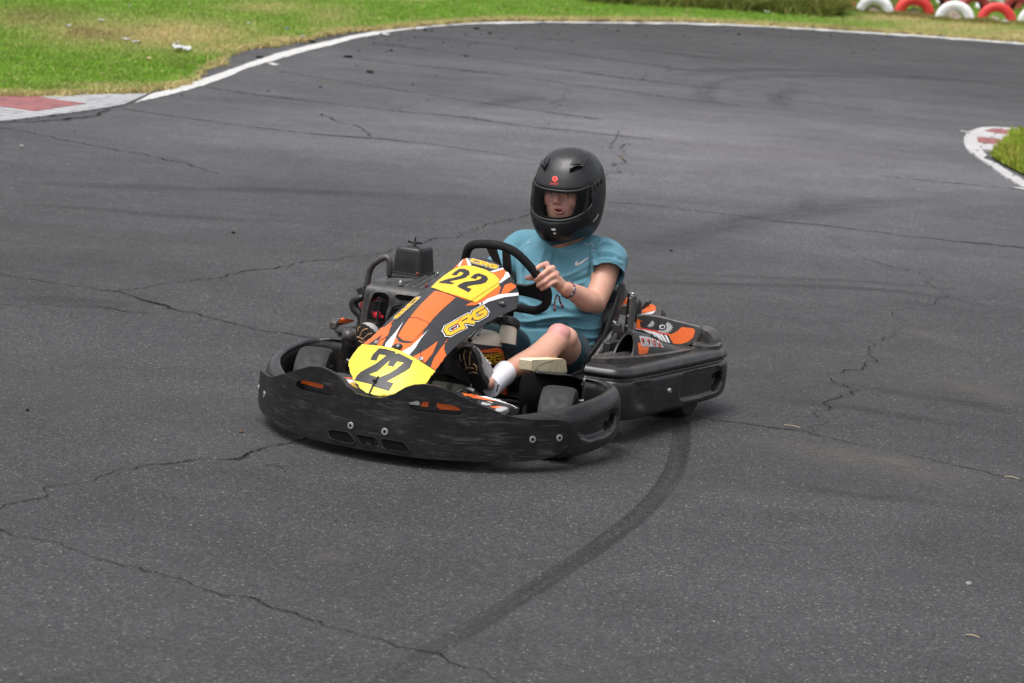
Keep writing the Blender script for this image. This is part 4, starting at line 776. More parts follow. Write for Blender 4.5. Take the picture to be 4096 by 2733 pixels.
logo(dc, FB, 5, (1250, 1292), (468, -262), (-62, -104), LAY, 4.); logo(dc, FB, 5, (1512, 432), (302, 82), (12, -44), LAY, 3.); logo(dc, FB, 5, (905, 830), (-265, 240), (45, 5), LAY, 3.)
# seams, scratches
def thinline(r, P, w, m, off): decal(dc, FB, r, [q2 for q2 in [[tuple(p) for p in q] for q in stroke(P, w)]], off, m, 3.)
thinline(5, [(1525, 868), (1840, 665)], 4, 5, .0030); thinline(5, [(780, 1060), (900, 1062), (1020, 1110), (1110, 1180)], 4, 5, .0030); thinline(5, [(640, 1070), (780, 960), (1010, 755)], 3, 5, .003)
thinline(5, [(1308, 1210), (1410, 1065)], 6, 7, .0046); thinline(1, [(1240, 285), (1330, 235)], 5, 5, .003); thinline(1, [(1648, 440), (1645, 395), (1655, 360)], 6, 5, .003)
merged(fair, MT, dc)
for (r, x, y, rad) in [(1, 1428, 335, .0165), (1, 1225, 299, .009), (1, 1645, 457, .0095), (5, 1872, 898, .016)]:
    P = fhit(r, x, y); n = (fmap((P.x, P.y-.01)) - P).cross(fmap((P.x+.01, P.y)) - P).normalized(); n = n if n.z > 0 else -n
    b_ = kpart('fairing_bolt', lathe([(.0001, .002), (rad, .002), (rad, .005), (rad*.85, .0075), (rad*.6, .0065), (rad*.5, .0035), (.0001, .0035)], P, n, 24, False), 'black' if rad > .012 else 'bolt', fair)
    if rad > .012: kpart('bolt_head', disc(P + n*.0036, n, rad*.36, .004), 'bolt', b_)
# cable tie at the foot of the plate
mb = MB(); pts = [fhit(1, *q) + Vector((.004, 0, .004)) for q in [(1245, 625), (1215, 660), (1195, 700), (1175, 745), (1155, 790)]]; mb.add(*tube(pts, .0032, 8, 4)); P = fhit(1, 1208, 668) + Vector((.005, 0, .005)); mb.add(*box(P, .014, .014, .010)); mb.build('cable_tie', 'ink', fair, bevel=.001)
# ---- deck print
DT = tree(deck); dd = MB(); Od = lambda r, ps, m, off=.0012: decal(dd, DT, r, [ps], off, m)
Od(2, [(480, 782), (590, 752), (820, 760), (850, 806), (500, 808)], 1); Od(2, [(430, 660), (545, 690), (385, 750), (430, 715)], 2); Od(2, [(560, 812), (860, 812), (1060, 908), (1000, 935), (960, 900), (820, 860), (700, 840)], 2); Od(2, [(540, 812), (640, 815), (820, 860), (700, 850), (590, 830)], 1, .0018)
Od(2, [(740, 912), (840, 905), (900, 915), (800, 930)], 1); Od(2, [(640, 835), (760, 880), (850, 885), (780, 895), (690, 870)], 5, .002); Od(2, [(1040, 905), (1062, 908), (1000, 938), (985, 930)], 5, .0018)
gear = [(865 + (72 if k % 2 else 60)*math.cos(k*PI/22), 945 + (36 if k % 2 else 29)*math.sin(k*PI/22)) for k in range(44)]; Od(2, gear, 8, .0016)
gear = [(720 + (62 if k % 2 else 52)*math.cos(k*PI/22), 880 + (22 if k % 2 else 17)*math.sin(k*PI/22)) for k in range(44)]; Od(2, gear, 8, .0014)
Od(1, [(722, 525), (760, 515), (820, 516), (800, 548), (740, 540)], 1); Od(1, [(820, 568), (832, 520), (880, 478), (950, 475), (900, 488), (850, 520), (836, 568)], 2); Od(1, [(905, 628), (990, 635), (1010, 645), (925, 640)], 1); Od(1, [(930, 648), (1010, 655), (1020, 690), (960, 690)], 2); Od(1, [(960, 690), (990, 670), (1030, 715), (1045, 745), (1000, 725)], 6, .0018)
textdecal(dd, DT, 2, 'kartcrg.com', (560, 803), (258, 4), (4, -20), .002, 5)
merged(deck, ['fair', 'orange', 'white', 'yellow', 'yellow2', 'ink', 'gold', 'red', 'silverprint'], dd)
# front face of the deck seen through the two slots
for s in (-1, 1):
    mb = MB()
    def sp_(y0, y1, za, zb_, m):
        P = []; n = 6
        for k in range(n+1): y = y0 + (y1-y0)*k/n; P.append(bmap((s*y, za)) - Vector((.040, 0, 0)))
        for k in range(n, -1, -1): y = y0 + (y1-y0)*k/n; P.append(bmap((s*y, zb_)) - Vector((.040, 0, 0)))
        mb.add(P, [(k, k+1, 2*n-k, 2*n+1-k) for k in range(n)], m)
    sp_(.12, .36, .19, .262, 0)
    o_ = mb; mb2 = MB(); mb2.add(*sheet([[(s*.12, .16), (s*.36, .16), (s*.36, .262), (s*.12, .262)]], [], .03, lambda p: bmap(p) - Vector((.036, 0, 0)), .006, (1, 0, 0)), 0)
    def patch(pl, m): mb2.add(*sheet([[(s*a, b_) for a, b_ in pl]], [], .012, lambda p: bmap(p) - Vector((.0345, 0, 0)), .0, (1, 0, 0)), m)
    bt_ = BVHTree.FromPolygons(mb2.v, mb2.f)
    for ps, m_ in ([([(1535, 868), (1625, 850), (1642, 880), (1630, 896), (1540, 888)], 2), ([(1668, 860), (1728, 862), (1715, 914), (1643, 906)], 1), ([(1805, 868), (1850, 866), (2030, 905), (2045, 950), (1830, 934), (1798, 905)], 1)] if s > 0 else [([(485, 645), (560, 648), (718, 680), (706, 732), (655, 726), (560, 700), (496, 684)], 1), ([(780, 700), (830, 715), (830, 755), (792, 738)], 1)]): decal(mb2, bt_, 1, [ps], .001, m_)
    mb2.build('deck_face', ['fair', 'orange', 'white'], KART, 40, keep=True)
# ---- wheels
def wheel(c, w, Rr, rimr, steer):
    ax = Vector((math.sin(steer), math.cos(steer), 0)); c = Vector(c); h = w/2
    e = bpy.data.objects.new('wheel', None); COL.objects.link(e); e.parent = KART; e.location = c
    z = Vector((0, 0, 0))
    kpart('tyre', lathe([(Rr*.985, -h*.72), (Rr, -h*.4), (Rr, h*.4), (Rr*.985, h*.72), (Rr*.93, h*.95), (Rr*.82, h), (rimr*1.18, h*.94), (rimr, h*.82), (rimr, -h*.82), (rimr*1.18, -h*.94), (Rr*.82, -h), (Rr*.93, -h*.95)], z, ax, 64), 'tyre', e, smooth=35)
    rim = kpart('rim', lathe([(rimr*1.05, h*.9), (rimr*.96, h*.92), (rimr*.88, h*.6), (rimr*.5, h*.45), (.03, h*.5), (.03, -h*.5), (rimr*.5, -h*.45), (rimr*.88, -h*.6), (rimr*.96, -h*.92), (rimr*1.05, -h*.9), (rimr*.99, -h*.6), (rimr*.99, h*.6)], z, ax, 40), 'steel', e, smooth=35)
    kpart('hub', disc(ax*(h*.45), ax, .034, .03), 'darksteel', rim)
ST = R(-14)
wheel((-.005, -.495, .130), .125, .130, .066, ST); wheel((-.005, .495, .130), .125, .130, .066, ST); wheel((-1.04, -.55, .140), .20, .140, .066, 0); wheel((-1.04, .55, .140), .20, .140, .066, 0)
# ---- chassis, floor, axle
mb = MB()
for s in (-1, 1):
    mb.add(*tube([(.20, s*.20, .065), (.02, s*.33, .06), (-.3, s*.34, .06), (-.8, s*.36, .06), (-1.22, s*.36, .07)], .015, 12, 6)); mb.add(*tube([(.44, s*.16, .075), (.20, s*.20, .065)], .013, 10, 1))
    mb.add(*tube([(-.33, s*.35, .06), (-.36, s*.56, .085), (-.9, s*.62, .09), (-.96, s*.37, .07)], .010, 10, 5)); mb.add(*tube([(-.33, s*.35, .13), (-.37, s*.58, .17), (-.9, s*.62, .17)], .010, 10, 5))
for x in (.20, -.45, -1.12): mb.add(*tube([(x, -.35, .062), (x, .35, .062)], .014, 10, 1))
mb.add(*tube([(-1.04, -.52, .14), (-1.04, .52, .14)], .02, 14, 1)); mb.build('chassis_frame', 'darksteel', KART)
mb = MB(); mb.add(*box((-.16, 0, .040), .72, .62, .006)); mb.build('floor_tray', 'dark', KART, bevel=.002)
# stub axles and steering arms
for s in (-1, 1):
    mb = MB(); mb.add(*tube([(0, s*.33, .11), (0, s*.43, .13)], .016, 12, 1)); mb.add(*tube([(0, s*.36, .05), (0, s*.36, .17)], .014, 12, 1)); mb.add(*tube([(-.02, s*.37, .12), (-.14, s*.34, .115)], .010, 8, 1)); mb.build('stub_axle', 'steel', KART)
mb = MB(); mb.add(*tube([(-.14, -.34, .115), (-.13, .0, .13), (-.14, .34, .115)], .008, 8, 1)); mb.build('tie_rod', 'steel', KART)
# ---- steering wheel, column and posts
PHI = R(30); SWC = Vector((-.57, .01, .53)); SWN = Vector((-math.cos(PHI), 0, math.sin(PHI))); SWU = Vector((math.sin(PHI), 0, math.cos(PHI))); SWV = Vector((0, 1, 0))
def sw(u, v, n=0.): return SWC + SWU*u + SWV*v + SWN*n
RIM = [(.152, .004), (.140, .044), (.120, .073), (.088, .101), (.056, .124), (.025, .143), (-.010, .163), (-.042, .171), (-.080, .166), (-.112, .150), (-.134, .124), (-.143, .098), (-.143, .045), (-.143, -.02), (-.142, -.075), (-.132, -.115), (-.108, -.145), (-.07, -.164), (-.02, -.172), (.03, -.168), (.096, -.148), (.121, -.134), (.138, -.113), (.147, -.085), (.152, -.043)]
SWH = bpy.data.objects.new('steering_wheel', None); COL.objects.link(SWH); SWH.parent = KART
kpart('rim', tube([sw(u, v) for u, v in RIM], .0168, 18, 4, closed=True), 'foam', SWH)
mb = MB()
def plate(pl, th=.010): mb.add(*sheet([pl], [], .02, lambda p: sw(p[0], p[1], .005), th, SWN))
plate([(.146, -.062), (.146, -.020), (.05, -.008), (.03, .03), (-.04, .04), (-.06, -.03), (-.02, -.05), (.06, -.035)]); plate([(.140, .008), (.140, .038), (.03, .032), (.02, -.005), (.06, .0)]); plate([(lambda P: ((P-SWC).dot(SWU), P.y-SWC.y))(KP(6, x, y, SWC, SWN)) for x, y in [(740, 540), (840, 586), (960, 600), (1080, 572), (1200, 590), (1228, 690), (1170, 800), (1120, 775), (1030, 750), (900, 720), (740, 700)]]); plate([(.02, -.03), (.045, -.08), (.03, -.13), (-.02, -.163), (-.095, -.156), (-.075, -.10), (-.045, -.05)])
mb.build('spoke_plate', 'black', SWH, bevel=.003); kpart('hub', disc(sw(0, 0, -.02), SWN, .04, .035), 'black', SWH)
mb = MB(); mb.add(*tube([sw(0, 0, -.01), SWC - SWN*.5, Vector((-.13, 0, .12))], .010, 12, 1)); mb.build('steering_column', 'steel', KART)
mb = MB()
for s in (-1, 1): mb.add(*tube([(-.05, s*.11, .06), (-.15, s*.085, .22), (-.33, s*.02, .41)], .010, 10, 4))
mb.build('column_support', 'darksteel', KART)
mb = MB(); mb.add(*tube([K(6, 248, 1290, 1, .075), K(6, 320, 1205, 1, .07), K(6, 392, 1120, 1, .06)], .0095, 12, 2)); mb.build('support_rod', 'steel', KART)
# ---- fuel tank and its cover
def rrect(hx, hy, r, n=5):
    out = []
    for cx_, cy_, a0 in ((hx-r, hy-r, 0), (-hx+r, hy-r, 90), (-hx+r, -hy+r, 180), (hx-r, -hy+r, 270)):
        for k in range(n+1): a = R(a0 + 90*k/n); out.append((cx_ + r*math.cos(a), cy_ + r*math.sin(a)))
    return out
TC = K(6, 560, 1270, 1, .045)
def tring(z, hx, hy, r, dx=0, dy=0): return [Vector((TC.x + dx + a, .0 + dy + b_, z)) for a, b_ in rrect(hx, hy, r)]
TX = K(6, 480, 1200, 1, .075).x
TC = Vector((TX, 0, 0))
tank = kpart('fuel_tank', rings([tring(.07, .15, .07, .03), tring(.09, .16, .08, .035), tring(.29, .16, .08, .035), tring(.325, .155, .077, .04), tring(.343, .14, .066, .045), tring(.350, .10, .04, .035)]), 'tank', bevel=0, smooth=60)
cA = K(6, 705, 1330, 1, .09); cB = K(6, 742, 1110, 1, .09); cC = K(6, 775, 1005, 1, .09)
kpart('filler_neck', tube([cA, (cA+cB)/2, cB], [.038, .034, .031], 24, 3), 'tank', tank)
axn = (cC - cB).normalized(); cap = kpart('filler_cap', lathe([(.0001, -.006), (.036, -.006)] + [(.038 if k % 1 == 0 else .036, -.004), (.038, .020), (.034, .027), (.030, .0275), (.028, .024), (.0001, .024)], cB, axn, 36, False), 'ink', tank, smooth=40)
mb = MB()
for k in range(30):
    a = 2*PI*k/30; u = axn.orthogonal().normalized(); w_ = axn.cross(u); mb.add(*box(cB + axn*.008 + (u*math.cos(a) + w_*math.sin(a))*.0385, .004, .003, .022, Matrix((u*math.cos(a) + w_*math.sin(a), axn.cross(u*math.cos(a) + w_*math.sin(a)), axn)).transposed()))
mb.build('grip_rib', 'ink', cap)
# cover round the tank
cov = [K(2, 300, 300, 1, .085), K(2, 560, 298, 1, .085), K(2, 760, 322, 1, .085), K(2, 1000, 345, 1, .085), K(2, 1000, 460, 1, .085), K(2, 960, 640, 1, .085), K(2, 900, 840, 1, .085), K(2, 700, 800, 1, .085), K(2, 300, 560, 1, .085)]
cov2 = [(p.x, max(p.z, .045)) for p in cov]
v, f = sheet([cov2], [], .03, lambda p: Vector((p[0], .085, p[1])), .17, (0, 1, 0)); tc_ = kpart('tank_cover', (v, f), 'fair', bevel=.006)
baked(tc_); TT = tree(tc_); td = MB()
decal(td, TT, 2, [[(575, 378), (700, 360), (800, 342), (845, 345), (875, 385), (888, 450), (880, 560), (868, 560), (862, 450), (850, 400), (820, 385), (700, 388)]], .0012, 1); decal(td, TT, 2, [[(872, 565), (886, 560), (905, 760), (912, 815), (890, 812), (840, 770)]], .0012, 1)
logo(td, TT, 2, (602, 508), (250, -22), (4, -84), [(.30, .0016, 6), (.14, .0022, 5), (-.05, .0028, 6)], 3.)
merged(tc_, ['fair', 'orange', 'white', 'yellow', 'yellow2', 'ink', 'gold'], td)
# ---- seat shell
mb = MB(); R_ = []
secs = [(-.42, .10, .135, .095), (-.50, .075, .17, .12), (-.62, .062, .195, .15), (-.75, .062, .205, .17), (-.87, .085, .205, .20), (-.965, .16, .20, .21), (-1.02, .26, .20, .21), (-1.06, .36, .205, .19), (-1.10, .46, .20, .16)]
YC = .125
for i, (x, z, hw, lip) in enumerate(secs):
    row = []
    a0 = (secs[min(i+1, 8)][0]-secs[max(i-1, 0)][0], secs[min(i+1, 8)][1]-secs[max(i-1, 0)][1]); l = math.hypot(*a0); nx, nz = (-a0[1]/l, a0[0]/l); nx, nz = (-nx, -nz) if nz*1 + nx*.6 < 0 else (nx, nz)
    for k in range(25):
        q = -1 + 2*k/24; s = abs(q); w_ = hw*math.sin(min(1, s*1.25)*PI/2)*(1 if q > 0 else -1); hgt = lip*max(0, (s-.42)/.58)**1.7
        row.append(Vector((x + nx*hgt, YC + w_*(1+.10*(max(0, s-.6)/.4)), z + nz*hgt)))
    R_.append(row)
# smooth along
cols = [cat_rom([R_[i][k] for i in range(len(R_))], 5) for k in range(25)]; n = len(cols[0]); V = []; F = []
for i in range(n): V += [cols[k][i] for k in range(25)]
F = [(i*25+k, i*25+k+1, (i+1)*25+k+1, (i+1)*25+k) for i in range(n-1) for k in range(24)]
seat = kpart('seat', (V, F), 'black', smooth=60); sd = seat.modifiers.new('shell', 'SOLIDIFY'); sd.thickness = .006
edgep = [K(3, 330, 1095, 1, .315), K(3, 400, 980, 1, .322), K(3, 490, 860, 1, .33), K(3, 560, 745, 1, .33), K(3, 650, 580, 1, .33), K(3, 735, 425, 1, .325), K(3, 790, 330, 1, .315), K(3, 780, 292, 1, .300), K(3, 735, 282, 1, .285), K(3, 680, 272, 1, .26), Vector((-1.14, .12, .49)), Vector((-1.13, -.03, .47))]
kpart('rolled_edge', tube(edgep, .0105, 12, 5, caps='dome'), 'black', seat)
# side skin between rolled edge and shell
mb = MB(); A = cat_rom(edgep[:8], 5); Bv = [p + Vector((-.01, -.035, -.03)) for p in A]; C_ = [p + Vector((.0, -.10, -.05)) for p in A]; n = len(A)
mb.add(A + Bv + C_, [(i, i+1, n+i+1, n+i) for i in range(n-1)] + [(n+i, n+i+1, 2*n+i+1, 2*n+i) for i in range(n-1)]); o = mb.build('seat_flank', 'black', seat, 60); sd = o.modifiers.new('shell', 'SOLIDIFY'); sd.thickness = .004
mb = MB(); mb.add(*tube([K(3, 445, 1025, 1, .36), K(3, 600, 800, 1, .36), K(3, 665, 715, 1, .36), K(3, 690, 650, 1, .355), K(3, 655, 620, 1, .34)], [.010, .010, .0095, .008, .008], 12, 4)); mb.add(*disc(K(3, 690, 690, 1, .365), (0, 1, 0), .007, .02)); mb.build('seat_stay', 'steel', KART)
tb = tube([K(3, 812, 790, 1, .385), K(3, 826, 700, 1, .385), K(3, 838, 590, 1, .385), K(3, 850, 450, 1, .385), K(3, 862, 322, 1, .385)], .0190, 28, 3, caps=False)
v, f = tb; o = kpart('support_post', (v, f), 'darksteel'); sd = o.modifiers.new('wall', 'SOLIDIFY'); sd.thickness = .004; sd.offset = -1
topc = K(3, 862, 322, 1, .385); kpart('tube_rim', lathe([(.0195, -.004), (.0200, .0), (.0195, .001), (.0160, .001), (.0155, -.004)], topc, (topc - K(3, 850, 450, 1, .385)), 32), 'steel', o)
for (x, y) in [(842, 365), (820, 550), (808, 655)]: kpart('rivet', disc(K(3, x, y, 1, .385) + Vector((.0176, .005, 0)), (1, .3, 0), .0045, .003), 'bolt', o)
# ---- wheel guard, knee pad and small fittings on the near side
gz = [K(2, 1035, 690, 1, .36), K(2, 1045, 640, 1, .36), K(2, 1080, 592, 1, .362), K(2, 1130, 578, 1, .364), K(2, 1200, 574, 1, .366), K(2, 1300, 580, 1, .37), K(2, 1400, 586, 1, .375), K(2, 1470, 598, 1, .38), K(2, 1560, 632, 1, .385), K(2, 1615, 672, 1, .39), K(2, 1650, 700, 1, .392), K(2, 1680, 758, 1, .395)]
gq = cat_rom(gz, 4); mb = MB(); n = len(gq); low = [Vector((p.x, p.y-.004, .05)) for p in gq]; out_ = [p + Vector((0, .038*min(1, max(0, (i_-13)/8)), -.006)) for i_, p in enumerate(gq)]
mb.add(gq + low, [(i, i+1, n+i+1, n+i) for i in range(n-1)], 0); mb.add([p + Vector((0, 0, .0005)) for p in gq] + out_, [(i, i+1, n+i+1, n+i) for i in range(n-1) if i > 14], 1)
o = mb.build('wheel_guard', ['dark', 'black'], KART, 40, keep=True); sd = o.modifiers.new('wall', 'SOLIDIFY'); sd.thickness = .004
gb = [K(2, 1180, 900, 1, .36), K(2, 1230, 800, 1, .36)]
pc = [K(2, 1150, 470, 1, .345), K(2, 1160, 458, 1, .345), K(2, 1462, 450, 1, .345), K(2, 1480, 465, 1, .345), K(2, 1492, 575, 1, .345), K(2, 1480, 582, 1, .345), K(2, 1160, 570, 1, .345), K(2, 1150, 560, 1, .345)]
v, f = sheet([[(p.x, p.z) for p in pc]], [], .03, lambda p: Vector((p[0], .345, p[1])), .05, (0, 1, 0)); kpart('knee_pad', (v, f), 'pad', bevel=.013)
mb = MB(); mb.add(*tube([K(2, 1215, 520, 1, .3475), K(2, 1270, 490, 1, .3485), K(2, 1360, 465, 1, .348)], .0014, 6, 3)); mb.build('pad_crease', 'darksteel', KART)
P = K(2, 1700, 680, 1, .44); mb = MB(); mb.add(*box(P, .075, .055, .005, Matrix.Rotation(R(6), 3, 'Y'))); mb.build('bracket_plate', 'steel', KART, bevel=.001)
kpart('nut', disc(P + Vector((.005, 0, .003)), (0, 0, 1), .010, .010, 6), 'bolt', KART)
mb = MB(); mb.add(*tube([K(2, 1735, 700, 1, .47), K(2, 1740, 735, 1, .47), K(2, 1745, 790, 1, .47)], .006, 8, 2)); mb.add(*ellipsoid(K(2, 1762, 695, 1, .47), .010, .010, .010, 12, 8)); mb.build('rod_end', 'steel', KART)
mb = MB(); mb.add(*sheet([[tuple(K(3, *q, 2, .19))[:2] for q in [(205, 1160), (460, 1072), (470, 1210), (360, 1235), (270, 1190)]]], [], .05, lambda p: Vector((p[0], p[1], .19)), .006, (0, 0, 1))); mb.build('side_plate', 'black', KART, bevel=.002)
mb = MB(); mb.add(*tube([K(3, 600, 880, 1, .40), K(3, 690, 760, 1, .40), K(3, 720, 650, 1, .40)], .012, 10, 3)); mb.add(*box(K(3, 635, 900, 1, .42), .10, .03, .06)); mb.add(*box(K(3, 700, 720, 1, .40), .03, .03, .06)); mb.build('axle_carrier', 'ink', KART, bevel=.004)
# ---- side pods with their covers and air scoops, both sides
def pprof(zt, zb, w=.11): return smoothprof([(-w, zt-.03), (-w+.01, zt-.004), (-.05, zt), (-.018, zt-.004), (-.004, zt-.018), (-.002, zt-.030), (-.012, zt-.038), (-.012, zt-.046), (.001, zt-.060), (.004, (zt+zb)/2), (0, zb+.03), (-.012, zb+.006), (-.03, zb), (-w, zb+.004)], 10)
ppth = [(-.325, -.46), (-.330, -.535), (-.348, -.590), (-.40, -.618), (-.52, -.640), (-.72, -.668), (-.92, -.694), (-1.12, -.714), (-1.225, -.716), (-1.30, -.688), (-1.34, -.620), (-1.35, -.54)]
ppf = [pprof(.290, .11), pprof(.289, .095), pprof(.283, .08), pprof(.274, .072), pprof(.264, .068), pprof(.254, .066), pprof(.250, .066)]
PODS = {}
for s in (1, -1):
    v, f = sweep(ppth, ppf, 24); v = v if s < 0 else mirrorY(v)
    pod = kpart('side_pod', (v, f), 'pod', smooth=50); PODS[s] = pod
    press(pod, 7, [(700, 720), (740, 680), (830, 660), (950, 665), (990, 700), (995, 800), (975, 960), (950, 1050), (880, 1092), (780, 1085), (710, 1040), (690, 940)], .012, s, 40.)
    press(pod, 7, [(1340, 650), (1370, 600), (1500, 565), (1700, 525), (1810, 508), (1862, 530), (1870, 600), (1868, 700), (1835, 800), (1780, 848), (1550, 922), (1360, 958), (1316, 935), (1318, 800)], .014, s, 9.)
    press(pod, 7, [(1722, 628), (1752, 596), (1832, 574), (1842, 600), (1838, 700), (1800, 798), (1706, 826)], .035, s, 5.)
    pod.data.materials.clear(); pod.data.materials.append(M['pod'])
    pod.data.polygons.foreach_set('material_index', [0]*len(pod.data.polygons))
    bb = kpart('bolt', disc((-.70, s*.664, .166), (.1, s, 0), .019, .004), 'pod', pod); kpart('bolt_head', disc((-.70, s*.668, .166), (.1, s, 0), .0095, .009), 'bolt', bb)
    # cover plate lying on the pod
    pc = [(-.40, .455), (-.43, .50), (-.52, .555), (-.65, .595), (-.80, .618), (-.98, .634), (-1.07, .637), (-1.095, .62), (-1.095, .575), (-.95, .49), (-.70, .45), (-.45, .44)]
    v, f = sheet([[(a, s*b_) for a, b_ in pc]], [], .03, lambda p: Vector((p[0], p[1], .302 - .05*max(0, -.5 - p[0]))), .026, (0, 0, 1))
    mb = MB(); mb.add(v, f)
    cover = mb.build('pod_cover', 'greyplastic', KART, 40, bevel=.006)
    # scoop: an arched horn, open to the front
    R_ = []; R2 = []
    S = [(-.60, .506, .040, .088, .055), (-.66, .512, .048, .086, .04), (-.74, .522, .056, .072, .02), (-.84, .532, .062, .048, .0), (-.94, .542, .064, .024, 0), (-1.02, .555, .055, .006, 0)]
    for (x, yc, hw, hh, sl) in S:
        zb_ = .300 - .05*max(0, -.5 - x) - .002
        def arch(k, e=1.): return [Vector((x - sl*max(0, math.sin(PI*j/16))**.8, s*(yc + (hw*e)*math.copysign(abs(math.cos(PI*j/16))**.75, math.cos(PI*j/16))*(1 - .30*(math.sin(PI*j/16)**1.5))), zb_ + hh*e*math.sin(PI*j/16)**.85)) for j in range(17)]
        R_.append(arch(0)); R2.append(arch(0, .84))
    mb = MB(); n = 17; cols = [cat_rom([r[j] for r in R_], 4) for j in range(n)]; L = len(cols[0]); V = [cols[j][i] for i in range(L) for j in range(n)]; mb.add(V, [(i*n+j, i*n+j+1, (i+1)*n+j+1, (i+1)*n+j) for i in range(L-1) for j in range(n-1)], 0)
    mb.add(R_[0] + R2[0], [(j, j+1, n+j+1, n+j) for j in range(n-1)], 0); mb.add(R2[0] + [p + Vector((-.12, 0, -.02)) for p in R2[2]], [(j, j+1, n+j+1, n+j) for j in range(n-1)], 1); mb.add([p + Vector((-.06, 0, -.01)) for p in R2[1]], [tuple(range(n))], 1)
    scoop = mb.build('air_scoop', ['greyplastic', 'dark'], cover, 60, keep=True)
    if s > 0:
        SB = tree(scoop); sd_ = MB()
        decal(sd_, SB, 7, [[(785, 235), (800, 222), (840, 215), (900, 270), (928, 285), (905, 355), (830, 372), (795, 365)]], .0010, 2)
        for k, (a, b_, c_, d_) in enumerate([((800, 140), (868, 145), (893, 272), (832, 268)), ((874, 146), (943, 165), (968, 276), (898, 272)), ((950, 167), (1010, 190), (1036, 280), (974, 276)), ((1018, 194), (1062, 212), (1108, 284), (1044, 281))]):
            decal(sd_, SB, 7, [[a, b_, c_, d_]], .0018, 3); mx = (a[0]+b_[0]+c_[0]+d_[0])/4; my = (a[1]+b_[1]+c_[1]+d_[1])/4
            textdecal(sd_, SB, 7, '9906'[k], (mx-16, my+42), (40, 3), (-14, -84), .0036, 4); textdecal(sd_, SB, 7, '9906'[k], (mx-8, my+30), (24, 3), (-10, -60), .0044, 5)
        merged(scoop, ['greyplastic', 'dark', 'orange', 'silverprint', 'red', 'ink'], sd_)
    for (x, y) in [(-.62, .575), (-.93, .60)]: kpart('clip', box((x, s*y, .300 - .05*max(0, -.5-x)), .03, .012, .006), 'ink', cover, bevel=.002)
# orange patch on the far pod's lip
PB = tree(PODS[-1]); fd = MB()
o = kpart('pod_lip', sheet([[(p.x, p.z) for p in [K(1, *q, 1, -.595) for q in [(828, 165), (832, 100), (862, 68), (930, 60), (1000, 70), (1040, 85), (1010, 200), (950, 205)]]]], [], .03, lambda p: Vector((p[0], -.595, p[1])), .03, (0, 1, 0)), 'greyplastic', bevel=.008)
baked(o); LB = tree(o); fd = MB(); decal(fd, LB, 1, [[(842, 100), (880, 58), (940, 52), (1030, 75), (1012, 82), (960, 98), (930, 105)]], .0015, 1); islands(fd, 'sticker', ['greyplastic', 'orange'], o)
# ---- rear bumper and its upper fairings
rb = [(-1.318, -.60), (-1.345, -.48), (-1.35, -.25), (-1.352, 0), (-1.35, .25), (-1.345, .48), (-1.318, .60)]
v, f = sweep(rb, [pprof(.248, .07, .07)]*2, 5); kpart('rear_bumper', (v, f), 'pod', smooth=50)
def prism(r, pts, x, depth, name, mat, bevel, slope=0., s=1):
    q = [K(r, *p, 0, x) for p in pts]; z0 = min(p.z for p in q)
    return kpart(name, sheet([[(p.y*s, p.z) for p in q]], [], .03, lambda p: Vector((x - (p[1]-z0)*slope, p[0], p[1])), depth, (1, 0, 0)), mat, bevel=bevel)
RP = [(880, 548), (1000, 548), (1130, 566), (1300, 610), (1480, 652), (1545, 670), (1568, 695), (1560, 760), (1530, 830), (1440, 885), (1240, 880), (1100, 790), (880, 720)]
rp = prism(3, RP, -1.20, .09, 'rear_fairing', 'greyplastic', .010, .25)
baked(rp); RB = tree(rp); rd = MB(); D = lambda ps, m, off=.0012: decal(rd, RB, 3, [ps], off, m)
D([(892, 600), (910, 590), (940, 612), (948, 680), (1120, 715), (1270, 752), (1330, 720), (1380, 676), (1500, 690), (1518, 720), (1500, 780), (1455, 825), (1380, 853), (1290, 850), (1240, 760), (1000, 705), (895, 680)], 1); D([(918, 590), (950, 605), (1000, 640), (955, 615)], 1)
D([(905, 690), (960, 692), (1140, 742), (1195, 830), (1130, 800), (1040, 740), (960, 705), (900, 700)], 2, .0016); D([(1145, 745), (1175, 750), (1230, 838), (1205, 832)], 2, .0016); D([(1195, 755), (1222, 762), (1258, 842), (1240, 840)], 2, .0016); D([(892, 680), (1000, 690), (1240, 750), (1245, 762), (1000, 706), (892, 692)], 7, .0018)
def gear(cx_, cy_, r1, r2, ky, n=20, a0=-60, a1=130):
    P = [(cx_, cy_)];
    for k in range(n*2+1):
        a = R(a0 + (a1-a0)*k/(2*n)); rr = r1 if k % 4 < 2 else r2; P.append((cx_ + rr*math.cos(a), cy_ + rr*ky*math.sin(a)))
    return P
D(gear(1180, 680, 108, 92, .62), 8, .0014); D(gear(1045, 640, 52, 42, .75), 8, .0014); ring_ = [(1175 + 48*math.cos(k*PI/16), 675 + 38*math.sin(k*PI/16)) for k in range(32)]; D(ring_, 5, .0018); ring_ = [(1175 + (36 if k % 4 < 2 else 26)*math.cos(k*PI/16), 675 + (28 if k % 4 < 2 else 20)*math.sin(k*PI/16)) for k in range(32)]; D(ring_, 2, .0022); ring_ = [(1178 + 19*math.cos(k*PI/8), 676 + 15*math.sin(k*PI/8)) for k in range(16)]; D(ring_, 5, .0026)
islands(rd, 'sticker', ['greyplastic', 'orange', 'white', 'yellow', 'yellow2', 'ink', 'gold', 'red', 'silverprint'], rp)
